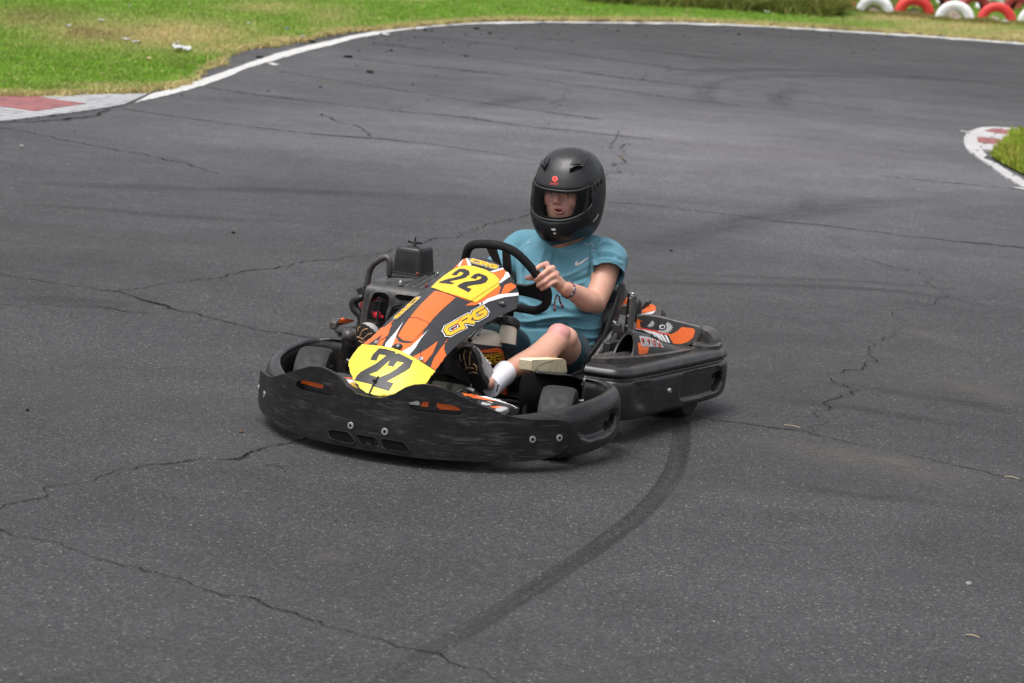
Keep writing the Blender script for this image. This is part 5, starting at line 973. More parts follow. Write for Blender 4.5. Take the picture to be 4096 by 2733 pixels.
# shoulder over the rear wheel
mb = MB(); c0 = K(3, 1600, 800, 0, -1.24)
mb.add(*sheet([[(p.y, p.z) for p in [K(3, *q, 0, -1.225) for q in [(1540, 690), (1600, 700), (1655, 728), (1692, 775), (1715, 840), (1720, 890), (1540, 900)]]]], [], .012, lambda p: Vector((-1.225, p[0], p[1])), .09, (1, 0, 0))); mb.add(*sheet([[(-1.13, .60), (-1.14, .665), (-1.20, .690), (-1.28, .675), (-1.31, .62), (-1.28, .56)]], [], .03, lambda p: Vector((p[0], p[1], .274)), .022, (0, 0, 1))); mb.build('shoulder_cap', 'greyplastic', KART, 50, bevel=.012)
hump = prism(3, [(870, 560), (890, 535), (950, 490), (1000, 455), (1030, 432), (1080, 440), (1115, 462), (1142, 500), (1140, 560), (1135, 600), (870, 600)], -1.31, .07, 'bumper_hump', 'greyplastic', .010, .5)
baked(hump); HB = tree(hump); hd = MB(); decal(hd, HB, 3, [[(890, 540), (960, 510), (1030, 440), (1080, 440), (1110, 470), (1105, 500), (1040, 515)]], .0012, 1); decal(hd, HB, 3, [[(892, 545), (1040, 518), (1105, 505), (1080, 535), (1000, 556)]], .0012, 2); decal(hd, HB, 3, [[(960, 535), (1105, 498), (1106, 503), (965, 540)]], .0018, 1); islands(hd, 'sticker', ['greyplastic', 'orange', 'white'], hump)
mb = MB(); mb.add(*sheet([[(p.y, p.z) for p in [K(3, *q, 0, -1.33) for q in [(930, 520), (1000, 395), (1024, 400), (1030, 430), (985, 470)]]]], [], .03, lambda p: Vector((-1.33, p[0], p[1])), .04, (1, 0, 0))); mb.build('bumper_fin', 'greyplastic', KART, bevel=.004)
hm = kpart('bumper_hump', sheet([[(p.y, p.z) for p in [K(3, *q, 0, -1.33) for q in [(690, 520), (720, 460), (770, 372), (800, 370), (812, 420), (830, 540)]]]], [], .03, lambda p: Vector((-1.33, p[0], p[1])), .05, (1, 0, 0)), 'orange', bevel=.006)
hm = kpart('bumper_hump', sheet([[(p.y, p.z) for p in [K(3, *q, 0, -1.30) for q in [(680, 530), (700, 480), (760, 445), (805, 440), (840, 520), (790, 560)]]]], [], .03, lambda p: Vector((-1.30, p[0], p[1])), .03, (1, 0, 0)), 'greyplastic', bevel=.006)
mb = MB(); mb.add(*box((-1.22, .30, .20), .10, .22, .16)); mb.add(*box((-1.16, .2, .14), .08, .3, .10)); mb.add(*tube([K(3, 890, 560, 0, -1.29), K(3, 900, 480, 0, -1.29), K(3, 908, 430, 0, -1.29)], [.026, .024, .020], 14, 4, caps='dome')); mb.build('rear_carrier', 'ink', KART, bevel=.01)
# ---- engine on the far side: guard, air box, handle, red fan housing
prof = [Vector(p) for p in [(-.405, 0, .19), (-.407, 0, .30), (-.410, 0, .41), (-.416, 0, .436), (-.432, 0, .451), (-.455, 0, .455), (-.60, 0, .4565), (-.74, 0, .457), (-.90, 0, .456)]]
pr_ = cat_rom(prof, 8); ls = [0.]
for a, b_ in zip(pr_[:-1], pr_[1:]): ls.append(ls[-1] + (b_-a).length)
px_ = [p.x for p in pr_]; pz_ = [p.z for p in pr_]
def gmap(p): return Vector((float(np.interp(p[0], ls, px_)), p[1], float(np.interp(p[0], ls, pz_))))
def ginv(r, x, y, topface):
    P = K(r, x, y, 2, .456) if topface else K(r, x, y, 0, -.409); i = min(range(len(pr_)), key=lambda k: (pr_[k].x-P.x)**2 + (0 if topface else (pr_[k].z-P.z)**2*4) + (0 if not topface else (pr_[k].z-.456)**2)); return (ls[i], P.y)
SM = ls[-1]
outg = [(0, -.505), (.17, -.507), (.235, -.505), (.27, -.498), (.40, -.53), (.60, -.565), (SM, -.58), (SM, -.30), (.40, -.255), (.20, -.245), (0, -.245)]
def rhole(pts): return [tuple(q)[:2] for q in cat_rom([Vector((*ginv(5, x, y, t), 0)) for x, y, t in pts], 3, True)]
hA = rhole([(385, 840, 0), (420, 780, 0), (480, 765, 0), (550, 785, 0), (588, 840, 0), (575, 960, 0), (548, 1040, 0), (530, 1150, 0), (345, 1150, 0), (345, 1000, 0)]); hB = rhole([(655, 820, 0), (680, 792, 0), (780, 800, 0), (900, 822, 0), (935, 850, 0), (900, 880, 0), (800, 885, 0), (690, 870, 0)]); hC = rhole([(620, 980, 0), (660, 945, 0), (760, 950, 0), (860, 970, 0), (840, 1060, 0), (760, 1160, 0), (640, 1150, 0), (605, 1060, 0)]); hD = rhole([(565, 610, 1), (600, 590, 1), (740, 595, 1), (860, 605, 1), (868, 635, 1), (780, 645, 1), (640, 640, 1), (580, 650, 1)])
v, f = sheet([outg], [hA, hB, hC, hD], .014, gmap, .006, (1, 0, 1)); guard = kpart('engine_guard', (v, f), 'greyplastic', bevel=.003, smooth=50)
mb = MB()
for a, b_ in [((790, 705), (1010, 595)), ((870, 718), (1085, 600)), ((955, 730), (1160, 612))]: mb.add(*tube([K(5, *a, 2, .4515), K(5, (a[0]+b_[0])/2, (a[1]+b_[1])/2, 2, .452), K(5, *b_, 2, .4515)], .0085, 16, 3, caps='dome'))
mb.build('stiffening_ridge', 'greyplastic', guard)
for (x, y, mt) in [(718, 688, 'bolt'), (1015, 725, 'engred'), (908, 592, 'engred'), (1140, 590, 'darksteel')]:
    P = K(5, x, y, 2, .458); b_ = kpart('guard_bolt', disc(P, (0, 0, 1), .014, .003), 'darksteel', guard); kpart('bolt_head', ellipsoid(P + Vector((0, 0, .010)), .007, .007, .009, 14, 10), mt, b_)
# side closing sheet on the outer flank
mb = MB(); mb.add(*tube([(-.44, -.502, .44), (-.43, -.512, .30), (-.42, -.515, .12)], .014, 10, 3)); mb.build('guard_leg', 'greyplastic', KART)
# air box
ab = [K(5, 600, 545, 2, .457), K(5, 950, 588, 2, .457), K(5, 1130, 545, 2, .457)]; ax0 = (ab[0].x + ab[1].x)/2; dx = abs(ab[1].x - ab[2].x); y0, y1 = ab[0].y, ab[1].y
xc, yc = ax0 - dx/2, (y0+y1)/2; hx, hy = dx/2, (y1-y0)/2
ztop = K(5, 960, 330, 0, ax0 - .012).z + .014
def aring(z, sx, sy, r): return [Vector((xc + a, yc + b_, z)) for a, b_ in rrect(hx*sx, hy*sy, r, 5)]
air = kpart('air_box', rings([aring(.452, 1.07, 1.07, .014), aring(.462, 1.07, 1.07, .014), aring(.464, 1.0, 1.0, .014), aring(.50, .96, .96, .016), aring(ztop-.014, .915, .905, .018), aring(ztop-.005, .895, .885, .022), aring(ztop+.001, .85, .84, .024), aring(ztop+.004, .74, .72, .026), aring(ztop+.006, .4, .4, .02)]), 'black', smooth=50)
wc = K(5, 912, 245, 0, xc); wz = max(wc.z, ztop+.010); mb = MB()
wc = Vector((xc, yc, ztop + .012)); mb.add(*tube([wc + Vector((0, 0, -.01)), wc + Vector((0, 0, .028))], .0035, 8, 1)); mb.add(*disc(wc, (0, 0, 1), .014, .010, 16))
for s in (-1, 1): mb.add(*tube([wc + Vector((0, s*.006, .006)), wc + Vector((0, s*.020, .009)), wc + Vector((0, s*.027, .008))], [.006, .0075, .006], 10, 3, caps='dome'))
mb.build('wing_nut', 'ink', air)
HX = -.60
kpart('guard_handle', tube([K(5, 330, 730, 0, HX), K(5, 345, 640, 0, HX), K(5, 362, 545, 0, HX), K(5, 395, 470, 0, HX), K(5, 455, 415, 0, HX), K(5, 520, 378, 0, HX), K(5, 562, 372, 0, HX), K(5, 592, 405, 0, HX), K(5, 595, 480, 0, HX), K(5, 590, 560, 0, HX)], .0125, 14, 4, caps='dome'), 'greyplastic', KART)
# engine body
mb = MB(); mb.add(*box((-.66, -.40, .25), .34, .26, .26)); mb.add(*box((-.62, -.40, .40), .22, .18, .06))
for k in range(9): mb.add(*box((-.455, -.32, .24 + k*.017), .05, .12, .006))
mb.build('engine_block', 'ink', KART, bevel=.008)
fc = K(5, 455, 1010, 0, -.50); fh = kpart('fan_housing', lathe([(.0001, .052), (.045, .050), (.085, .040), (.105, .020), (.112, 0), (.112, -.05), (.0001, -.05)], fc + Vector((-.05, 0, -.01)), (1, -.1, .1), 40, False), 'engred', KART)
mb = MB()
for k in range(12): a = k*PI/6; mb.add(*box(fc + Vector((.003, .055*math.cos(a), .055*math.sin(a)-.01)), .004, .010, .030, Matrix.Rotation(a + PI/2, 3, 'X')))
mb.build('fan_slot', 'ink', fh); mb = MB(); pk = K(5, 455, 1030, 0, -.45); mb.add(*ellipsoid(pk, .016, .020, .016)); mb.add(*tube([pk + Vector((0, -.02, .006)), pk + Vector((0, .022, -.004))], .007, 8, 2, caps='dome')); mb.build('starter_grip', 'engbright', fh)
kpart('throttle_cable', tube([K(5, 520, 835, 0, -.43), K(5, 485, 900, 0, -.43), K(5, 462, 1000, 0, -.43), K(5, 455, 1090, 0, -.43), K(5, 470, 1170, 0, -.43)], .0045, 8, 5), 'ink', KART)
mb = MB()
for q in [(355, 985), (375, 880), (420, 850)]: pass
kpart('spring_wire', tube([K(5, 340, 990, 0, -.44), K(5, 368, 930, 0, -.44), K(5, 385, 880, 0, -.44), K(5, 470, 840, 0, -.44), K(5, 385, 868, 0, -.44), K(5, 370, 900, 0, -.44)], .0028, 6, 4), 'engred', KART)
kpart('brace_strap', tube([K(5, 400, 850, 0, -.46), K(5, 430, 800, 0, -.46), K(5, 480, 775, 0, -.46)], .014, 8, 3), 'ink', KART)
kpart('side_bumper_tube', tube([K(5, 270, 830, 0, -.46), K(5, 215, 850, 0, -.46), K(5, 185, 890, 0, -.46), K(5, 200, 960, 0, -.46), K(5, 260, 1030, 0, -.46), K(5, 275, 1120, 0, -.46)], [.014, .017, .018, .018, .016, .015], 14, 4, caps='dome'), 'black', KART)
mb = MB(); mb.add(*box(K(5, 290, 770, 0, -.50), .03, .035, .045, Matrix.Rotation(R(30), 3, 'X'))); mb.add(*box(K(5, 262, 800, 0, -.50), .02, .02, .02)); mb.build('buckle', 'ink', KART, bevel=.004)
# rubbing strip and inner brace between far bumper end and pod
mb = MB(); mb.add(*tube([K(1, 950, 225, 1, -.50), K(1, 985, 245, 1, -.50), K(1, 1015, 300, 1, -.50)], .026, 10, 3, caps='dome')); mb.build('hinge_boss', 'greyplastic', KART)
# pedals
for s, yy in ((-1, -.17), (1, .16)):
    mb = MB(); mb.add(*tube([(.09, yy-.05*s, .06), (.095, yy-.05*s, .16), (.10, yy, .215), (.10, yy+.045*s, .215)], .007, 8, 4)); mb.build('pedal', 'steel', KART)

# ---- hoses and cables that show in the gaps
kpart('brake_hose', tube([K(2, 1015, 640, 1, .20), K(2, 960, 560, 1, .16), K(2, 930, 470, 1, .13), K(2, 900, 400, 1, .10)], .0042, 8, 5), 'ink')
kpart('throttle_cable', tube([K(6, 560, 985, 1, .06), K(6, 600, 1010, 1, .06), K(6, 650, 1000, 1, .05), K(6, 690, 960, 1, .04)], .0045, 8, 5), 'ink')
kpart('wiring_loom', tube([K(6, 470, 1075, 1, .05), K(6, 540, 1040, 1, .05), K(6, 610, 1050, 1, .05), K(6, 660, 1075, 1, .05)], .007, 8, 5), 'black')
kpart('fuel_hose', tube([K(6, 420, 1130, 1, .06), K(6, 440, 1080, 1, .05), K(6, 500, 1050, 1, .03), K(6, 560, 1060, 1, 0)], .004, 8, 5), 'ink')
kpart('chain_guard_cable', tube([K(5, 560, 1110, 0, -.41), K(5, 600, 1000, 0, -.405), K(5, 640, 930, 0, -.403), K(5, 720, 905, 0, -.403)], .004, 8, 5), 'ink')
kpart('brake_line', tube([K(3, 480, 1010, 1, .38), K(3, 540, 930, 1, .385), K(3, 590, 900, 1, .39), K(3, 640, 820, 1, .39), K(3, 650, 740, 1, .39)], .0035, 8, 5), 'ink')
# ================================================================== THE DRIVER
MAN = thing('person', 'driver in black full face helmet and teal T-shirt gripping the black steering wheel', 'person', (KX, KY, 0), KROT)
def mpart(name, vf, mat, parent=MAN, smooth=60, bevel=0.): return link(name, vf[0], vf[1], mat, parent, None, smooth, bevel)
V3 = lambda *a: Vector(a)
shL, elL, wrL = V3(-.945, .285, .605), V3(-.825, .292, .437), K(6, 1440, 640, 0, -.645)
shR, elR, wrR = V3(-.955, -.085, .590), V3(-.80, -.205, .415), V3(-.66, -.215, .50)
HC = K(4, 1200, 700, 0, -.88)
nk = V3(-.945, .100, .62)
body = MB()
A = lambda *a, **k: body.add(*tube(*a, **k))
# torso core under the clothes
body.add(*ellipsoid((-.925, .105, .45), .065, .140, .19, 24, 14)); body.add(*ellipsoid((-.86, .12, .24), .10, .155, .10, 24, 14))
A([nk + V3(-.005, 0, -.06), nk + V3(0, .003, .02), HC + V3(-.035, -.005, -.10), HC + V3(-.015, 0, -.02)], [.075, .062, .060, .062], 18, 4, caps='dome')
A([nk + V3(.01, -.15, -.02), nk + V3(.0, -.07, .0), nk + V3(0, 0, .01), nk + V3(0, .07, .0), nk + V3(.01, .15, -.02)], [.05, .05, .05, .05, .05], 14, 4, caps='dome')
# head with jaw, nose, cheeks
FX = HC.x + .095
mouth = K(4, 1070, 905, 0, FX-.002); nose = K(4, 1035, 790, 0, FX+.012); eyeL = K(4, 1190, 688, 0, FX-.022); eyeR = K(4, 985, 668, 0, FX-.020); chin = K(4, 1068, 985, 0, FX-.012)
fy = (eyeL.y + eyeR.y)/2
body.add(*ellipsoid((HC.x - .005, fy+.004, HC.z + .045), .098, .080, .105, 28, 18)); body.add(*ellipsoid((HC.x + .035, fy, HC.z - .045), .058, .066, .075, 24, 16))
body.add(*ellipsoid((chin.x - .022, chin.y + .002, chin.z + .010), .026, .030, .024, 18, 12))
for s in (-1, 1): body.add(*ellipsoid((HC.x + .052, fy + s*.048, nose.z + .004), .032, .030, .036, 18, 12))
nb = Vector((eyeL.x + .010, fy, (eyeL.z+eyeR.z)/2)); A([nb, (nb+nose)/2 + V3(.004, 0, 0), nose + V3(-.006, 0, .002)], [.009, .011, .0135], 12, 3, caps='dome')
for s in (-1, 1): body.add(*ellipsoid(nose + V3(-.012, s*.011, -.004), .010, .008, .008, 12, 8))
A([nb + V3(-.006, -.045, .018), nb + V3(.000, 0, .020), nb + V3(-.006, .045, .018)], .011, 10, 4, caps='dome')
# left arm, hand round the rim
A([shL + V3(0, -.03, .0), shL, (shL+elL)/2 + V3(.006, .006, .006), elL + V3(.002, .0, .012)], [.055, .057, .052, .046], 18, 5, caps='dome')
fa = (elL*.68 + wrL*.32)
A([elL + V3(-.004, .001, -.004), elL + V3(.012, .0, .006), fa + V3(0, .006, -.006), elL*.35 + wrL*.65, wrL + V3(.004, -.003, .002)], [.040, .046, .050, .039, .0285], 18, 5, caps='dome', flat=.92)
kn = [K(6, 1188, 343, 0, -.585), K(6, 1262, 400, 0, -.588), K(6, 1308, 474, 0, -.592), K(6, 1338, 552, 0, -.598)]
pip_ = [K(6, 1095, 388, 0, -.548), K(6, 1158, 468, 0, -.545), K(6, 1190, 552, 0, -.548), K(6, 1232, 604, 0, -.556)]
tip = [K(6, 1038, 452, 0, -.556), K(6, 1078, 536, 0, -.552), K(6, 1106, 604, 0, -.557), K(6, 1150, 650, 0, -.566)]
cur = [K(6, 1062, 478, 0, -.580), K(6, 1100, 556, 0, -.578), K(6, 1122, 618, 0, -.582), K(6, 1168, 660, 0, -.588)]
fr = [.0100, .0104, .0098, .0086]
for a, b_, c_, d_, r in zip(kn, pip_, tip, cur, fr):
    A([a + (a-b_)*.25, a, (a+b_)/2 + V3(.004, 0, .003), b_, (b_+c_)/2 + V3(.003, 0, 0), c_, d_], [r*1.15, r*1.18, r*1.02, r*1.08, r*.95, r*.92, r*.7], 14, 4, caps='dome')
    A([wrL + V3(.002, 0, .004), wrL*.5 + a*.5, a], [.019, .0165, r*1.25], 14, 4, caps='dome')
A([wrL, wrL*.55 + kn[3]*.45 + V3(-.012, -.006, -.012), kn[2]*.6 + kn[3]*.4 + V3(-.02, -.01, -.012)], [.022, .020, .015], 14, 4, caps='dome')
th = [wrL + V3(-.004, -.006, .002), K(6, 1270, 560, 0, -.635), K(6, 1130, 545, 0, -.612), K(6, 1045, 508, 0, -.575), K(6, 965, 508, 0, -.555)]
A(th, [.020, .0165, .0125, .0118, .0092], 14, 4, caps='dome')
# right arm, hand on the far side of the wheel
A([shR + V3(0, .03, 0), shR, (shR+elR)/2, elR + V3(0, 0, .01)], [.055, .056, .049, .040], 18, 5, caps='dome')
A([elR, elR*.66 + wrR*.34, elR*.35 + wrR*.65, wrR], [.040, .043, .034, .027], 18, 5, caps='dome')
gr = sw(.03, -.168)
for k in range(4):
    c = sw(-.010 - .021*k, -.171 + .002*k); a = c + SWN*.020 + V3(0, -.012, 0); A([wrR, (wrR+a)/2, a], [.018, .015, .012], 10, 3, caps='dome')
    A([a, c + V3(0, -.026, 0) - SWN*.004, c - SWN*.026, c + V3(0, .022, 0) - SWN*.016, c + V3(0, .024, 0) + SWN*.004], [.012, .0108, .010, .0095, .008], 10, 4, caps='dome')
A([wrR + V3(0, .01, 0), sw(.01, -.16, .03), sw(.03, -.14, .022)], [.016, .012, .0095], 10, 4, caps='dome')
# legs
hipL, knL, anL = V3(-.84, .215, .185), V3(-.525, .272, .345), K(2, 775, 660, 0, -.085)
hipR, knR, anR = V3(-.84, .035, .185), V3(-.47, -.085, .295), V3(-.08, -.235, .225)
for hp, kk, an, s in ((hipL, knL, anL, 1), (hipR, knR, anR, -1)):
    A([hp, hp*.7 + kk*.3 + V3(0, 0, -.005), hp*.35 + kk*.65 + V3(0, 0, -.012), kk + V3(-.035, 0, -.020), kk + V3(-.004, 0, -.004)], [.085, .080, .068, .055, .046], 22, 5, caps='dome')
    body.add(*ellipsoid(kk + V3(.010, 0, .008), .042, .046, .041, 20, 14)); body.add(*ellipsoid(kk + V3(-.03, .012*s, -.012), .055, .048, .045, 20, 14))
    d = an - kk
    A([kk + V3(.0, 0, -.008), kk + d*.12 + V3(0, 0, -.014), kk + d*.32 + V3(0, .003*s, -.026), kk + d*.58 + V3(0, 0, -.012), kk + d*.82, an], [.047, .048, .052, .042, .032, .031], 20, 5, caps='dome')
    A([an + V3(.0, 0, .0), an + V3(.03, -.006, -.004)], [.030, .026], 14, 4, caps='dome')
B = body.build('body', 'skin', MAN, 0); md = B.modifiers.new('one_surface', 'REMESH'); md.mode = 'VOXEL'; md.voxel_size = .0034; md.use_smooth_shade = True
sm = B.modifiers.new('soft', 'SMOOTH'); sm.factor = .5; sm.iterations = 4; baked(B)
me = B.data; co = np.zeros(len(me.vertices)*3, np.float32); me.vertices.foreach_get('co', co); co = co.reshape(-1, 3)
# open mouth: push the surface in behind the lips
mv = np.array(mouth); q = ((co[:, 1]-mv[1])/.019)**2 + ((co[:, 2]-mv[2])/.0085)**2; near = (co[:, 0] > FX-.06)
co[:, 0] -= np.where(near & (q < 1), .016*(1-q)**.5, 0)
for E_ in (eyeL, eyeR):
    ev = np.array(E_); q = ((co[:, 1]-ev[1])/.020)**2 + ((co[:, 2]-ev[2])/.013)**2; co[:, 0] -= np.where(near & (q < 1), .007*(1-q), 0)
me.vertices.foreach_set('co', co.ravel())
def near_(c, r): return np.exp(-(((co - np.array(c))**2).sum(1))/(r*r))
tint = .6*near_(knL + V3(.045, -.005, .040), .035) + .55*near_(knL + V3(.02, .03, .03), .03) + .45*near_(elL + V3(-.03, .0, -.03), .035) + .35*near_(knL + V3(-.09, .02, -.10), .05) + .45*near_(nose, .02) + .30*near_(nose + V3(-.02, .045, -.01), .03) + .30*near_(nose + V3(-.02, -.045, -.01), .03)
for p in pip_ + kn: tint += .28*near_(p, .014)
for p in cur + [th[-1]]: tint += .3*near_(p, .013)
setattr_(me, 'tint', np.clip(tint, 0, .9)); me.polygons.foreach_set('use_smooth', [True]*len(me.polygons)); me.update()
# lips, mouth, eyes, brows, nails
lp = [mouth + V3(.002 - .006*abs(math.cos(a))**2, .0195*math.cos(a), .0095*math.sin(a)*(1 if math.sin(a) < 0 else .85)) for a in [k*2*PI/16 for k in range(16)]]
mpart('lips', tube(lp, [.0035 if math.sin(k*2*PI/16) > 0 else .0048 for k in range(16)], 8, 3, closed=True), 'lip')
mpart('mouth', ellipsoid(mouth + V3(-.010, 0, 0), .010, .017, .0075, 16, 10), 'mouth')
for E_ in (eyeL, eyeR):
    e = mpart('eye', ellipsoid(E_ + V3(-.011, 0, 0), .0125, .0135, .0115, 18, 12), 'eyewhite'); mpart('iris', ellipsoid(E_ + V3(-.0005, -.001, -.001), .003, .0058, .0058, 14, 8), 'iris', e)
    s = 1 if E_ is eyeL else -1
    mpart('eyelid', tube([E_ + V3(-.006, -.016, .004), E_ + V3(.001, 0, .0085), E_ + V3(-.007, .016, .003)], .0040, 8, 4, caps='dome'), 'skin'); mpart('eyebrow', tube([E_ + V3(.004, -.020, .017), E_ + V3(.008, 0, .022), E_ + V3(0, .022, .017)], [.003, .0045, .002], 8, 4, caps='dome'), 'brow')
for o in list(MAN.children):
    if o.name.startswith('eyelid'): setattr_(o.data, 'tint', np.full(len(o.data.vertices), .3))
# ---- T-shirt
sh = MB()
def oval(c, hd, hw, n=40, e=2.4):
    out = []
    for k in range(n):
        a = 2*PI*k/n; ca, sa = math.cos(a), math.sin(a); out.append(Vector((c[0] + hd*math.copysign(abs(ca)**(2/e), ca), c[1] + hw*math.copysign(abs(sa)**(2/e), sa), c[2])))
    return out
S = [((-.815, .128, .185), .120, .180), ((-.835, .128, .25), .125, .182), ((-.855, .126, .32), .126, .178), ((-.875, .122, .40), .124, .176), ((-.897, .115, .48), .120, .182), ((-.918, .106, .55), .112, .190), ((-.932, .102, .60), .098, .190), ((-.940, .100, .635), .084, .160), ((-.944, .100, .655), .074, .115), ((-.946, .100, .668), .066, .082), ((-.944, .101, .682), .060, .068)]
cols = [cat_rom([oval(*q)[k] for q in S], 4) for k in range(40)]; sh.add(*rings([[cols[k][i] for k in range(40)] for i in range(len(cols[0]))]))
slE = shL*.30 + elL*.70
endL = K(6, 1975, 470, 0, -.865); endR = shR*.42 + elR*.58
dirL = (endL - shL).normalized(); dirR = (endR - shR).normalized()
sh.add(*tube([shL + V3(.0, -.10, .015), shL + V3(-.002, -.03, .010), shL + V3(0, .012, -.006), (shL+endL)/2 + V3(0, .006, 0), endL, endL + dirL*.05], [.064, .068, .067, .064, .066, .068], 24, 4, caps='dome'))
sh.add(*tube([shR + V3(0, .10, .015), shR + V3(-.002, .03, .010), shR + V3(0, -.012, -.004), (shR+endR)/2, endR, endR + dirR*.05], [.066, .070, .070, .068, .069, .070], 24, 4, caps='dome'))
T = sh.build('t_shirt', 'shirt', MAN, 0); md = T.modifiers.new('one_surface', 'REMESH'); md.mode = 'VOXEL'; md.voxel_size = .0038; md.use_smooth_shade = True
s_ = T.modifiers.new('soft', 'SMOOTH'); s_.factor = .5; s_.iterations = 12; baked(T)
bm = bmesh.new(); bm.from_mesh(T.data); bm.normal_update()
cend = K(4, 1150, 1390, 0, -.868)
colN = Vector((.22, 0, 1)).normalized(); colP = Vector((cend.x, .10, cend.z - .004))
sz = np.array([q[0][2] for q in S]); sx = [q[0][0] for q in S]; sy = [q[0][1] for q in S]; s1 = [q[1] for q in S]; s2 = [q[2] for q in S]
def outside(c): return abs((c.x - np.interp(c.z, sz, sx))/np.interp(c.z, sz, s1))**2.4 + abs((c.y - np.interp(c.z, sz, sy))/np.interp(c.z, sz, s2))**2.4 > 1.06
def beyond(c, e, d_): q = c - e; t = q.dot(d_); return t > 0 and t < .16 and (q - d_*t).length < .09 and outside(c)
dl = [f for f in bm.faces if beyond(f.calc_center_median(), endL, dirL) or beyond(f.calc_center_median(), endR, dirR) or ((f.calc_center_median() - colP).dot(colN) > 0 and Vector((f.calc_center_median().x - nk.x, f.calc_center_median().y - nk.y)).length < .094) or f.calc_center_median().z < .19]
bmesh.ops.delete(bm, geom=dl, context='FACES')
for _ in range(3):
    bv = [v for v in bm.verts if v.is_boundary]; new = {}
    for v in bv:
        nb_ = [e.other_vert(v) for e in v.link_edges if e.is_boundary]
        if nb_: new[v] = (v.co + sum((n.co for n in nb_), Vector())/len(nb_))/2
    for v, c in new.items(): v.co = c
bm.normal_update()
# folds: soft ridges pulled from the armpits, across the belly, and down from the shoulders
FOLDS = [([(845, 1045), (980, 1060), (1150, 1035), (1350, 1015), (1500, 1000), (1650, 1010)], .010, .006), ([(860, 1115), (1050, 1130), (1300, 1120), (1500, 1090), (1800, 1060)], .010, -.006), ([(1150, 1010), (1400, 1000), (1600, 1000), (1900, 950)], .011, .006), ([(1480, 1090), (1600, 1135), (1740, 1150), (1880, 1120)], .009, .0065), ([(1500, 1200), (1620, 1245), (1760, 1262), (1860, 1240)], .009, .006), ([(1530, 1290), (1640, 1335), (1740, 1350), (1810, 1330)], .009, .006), ([(1540, 1240), (1660, 1290), (1800, 1300)], .007, -.005), ([(1350, 505), (1480, 480), (1600, 425), (1750, 330)], .012, .006), ([(1450, 565), (1580, 540), (1700, 495), (1775, 440)], .011, -.006), ([(1420, 620), (1560, 600), (1690, 560)], .010, .005), ([(1752, 200), (1768, 320), (1762, 430), (1715, 560)], .009, -.007), ([(1800, 210), (1815, 320), (1800, 400)], .009, .005), ([(940, 150), (955, 230), (950, 300), (915, 420)], .010, .007), ([(905, 250), (890, 330), (885, 420), (885, 560)], .008, -.007), ([(1190, 150), (1165, 240), (1140, 310), (1110, 390)], .011, .005), ([(1290, 170), (1305, 240), (1270, 330), (1230, 380)], .009, -.004), ([(1110, 330), (1060, 370), (1010, 400)], .010, .004), ([(1860, 205), (1930, 195), (2030, 205), (2130, 255)], .009, .006), ([(1800, 335), (1880, 290), (1990, 280), (2150, 330)], .009, .006), ([(1830, 280), (1920, 240), (2060, 245)], .007, -.005), ([(1830, 130), (1890, 85), (1960, 70), (2050, 100)], .009, .007), ([(1790, 120), (1830, 60), (1880, 20)], .008, -.006), ([(2010, 420), (2090, 440), (2170, 500)], .008, .004), ([(960, 660), (1150, 760), (1350, 850), (1650, 940)], .014, .004), ([(870, 800), (960, 830), (1080, 930)], .012, .004), ([(900, 900), (1000, 960), (1200, 980)], .011, -.005), ([(1500, 760), (1600, 850), (1780, 960), (1880, 990)], .012, -.005)]
vl = list(bm.verts); vc = np.array([w2px(KO + KF*v.co.x + KL*v.co.y + Vector((0, 0, v.co.z))) for v in vl]); hh = np.zeros(len(vl))
fr_ = np.array([max(0., min(1., v.normal.dot((KCAM - v.co).normalized())*3)) for v in vl]); MPP = 11.0/FPX
for P, w, amp in FOLDS:
    Q = np.array([zp(6, p.x, p.y) for p in cat_rom([Vector((x, y, 0)) for x, y in P], 6)]); bd = np.full(len(vl), 1e9); bt_ = np.zeros(len(vl)); n = len(Q) - 1
    for i in range(n):
        d = Q[i+1] - Q[i]; t = np.clip(((vc - Q[i])*d).sum(1)/(d*d).sum(), 0, 1); e = np.sqrt((((Q[i] + d*t[:, None]) - vc)**2).sum(1)); k = e < bd; bd[k] = e[k]; bt_[k] = (i + t[k])/n
    hh += amp*np.exp(-(bd*MPP/(w*.72))**2)*np.sin(PI*np.clip(bt_*.94 + .03, 0, 1))**.6*fr_
for v, h in zip(vl, hh): v.co += v.normal*(float(h)*2.1 + .0024*noise.noise(v.co*16) + .0016*noise.noise(v.co*38))
me = T.data; bm.to_mesh(me); bm.free(); me.polygons.foreach_set('use_smooth', [True]*len(me.polygons)); me.update()
SHB = tree(T)
sd = T.modifiers.new('cloth', 'SOLIDIFY'); sd.thickness = .0022; sd.offset = -1
td = MB()
def cloth(r, ps, mb, off, m, st=3.): decal(mb, SHB, r, [ps], off, m, st)
sw_ = MB(); cloth(6, [(1604, 282), (1575, 308), (1562, 330), (1566, 350), (1585, 357), (1615, 349), (1655, 325), (1695, 289), (1743, 252), (1738, 247), (1690, 271), (1645, 304), (1615, 318), (1598, 316), (1595, 302)], sw_, .0012, 0)
sw_.build('chest_emblem', 'reflect', T, 0)
sm_ = MB()
for P in [[(965, 70), (1000, 58)], [(1685, 75), (1745, 98)], [(1765, 78), (1800, 100)], [(1770, 165), (1812, 168)]]: decal(sm_, SHB, 6, [[tuple(p) for p in q] for q in stroke(P, 9)], .0012, 0, 3.)
for P in [[(940, 60), (960, 70)], [(855, 218 - 950*0), (855, 218)]][:1]: pass
sm_.build('reflective_trim', 'reflect', T, 0)
ss = MB()
for P in [[(1768, 100), (1755, 220), (1750, 330), (1735, 440)], [(1310, 80), (1340, 120), (1420, 142), (1500, 140), (1580, 110), (1640, 60)]]: decal(ss, SHB, 6, [[tuple(p) for p in q] for q in stroke(P, 7)], .0009, 0, 3.)
ss.build('seam', 'seam', T, 0)
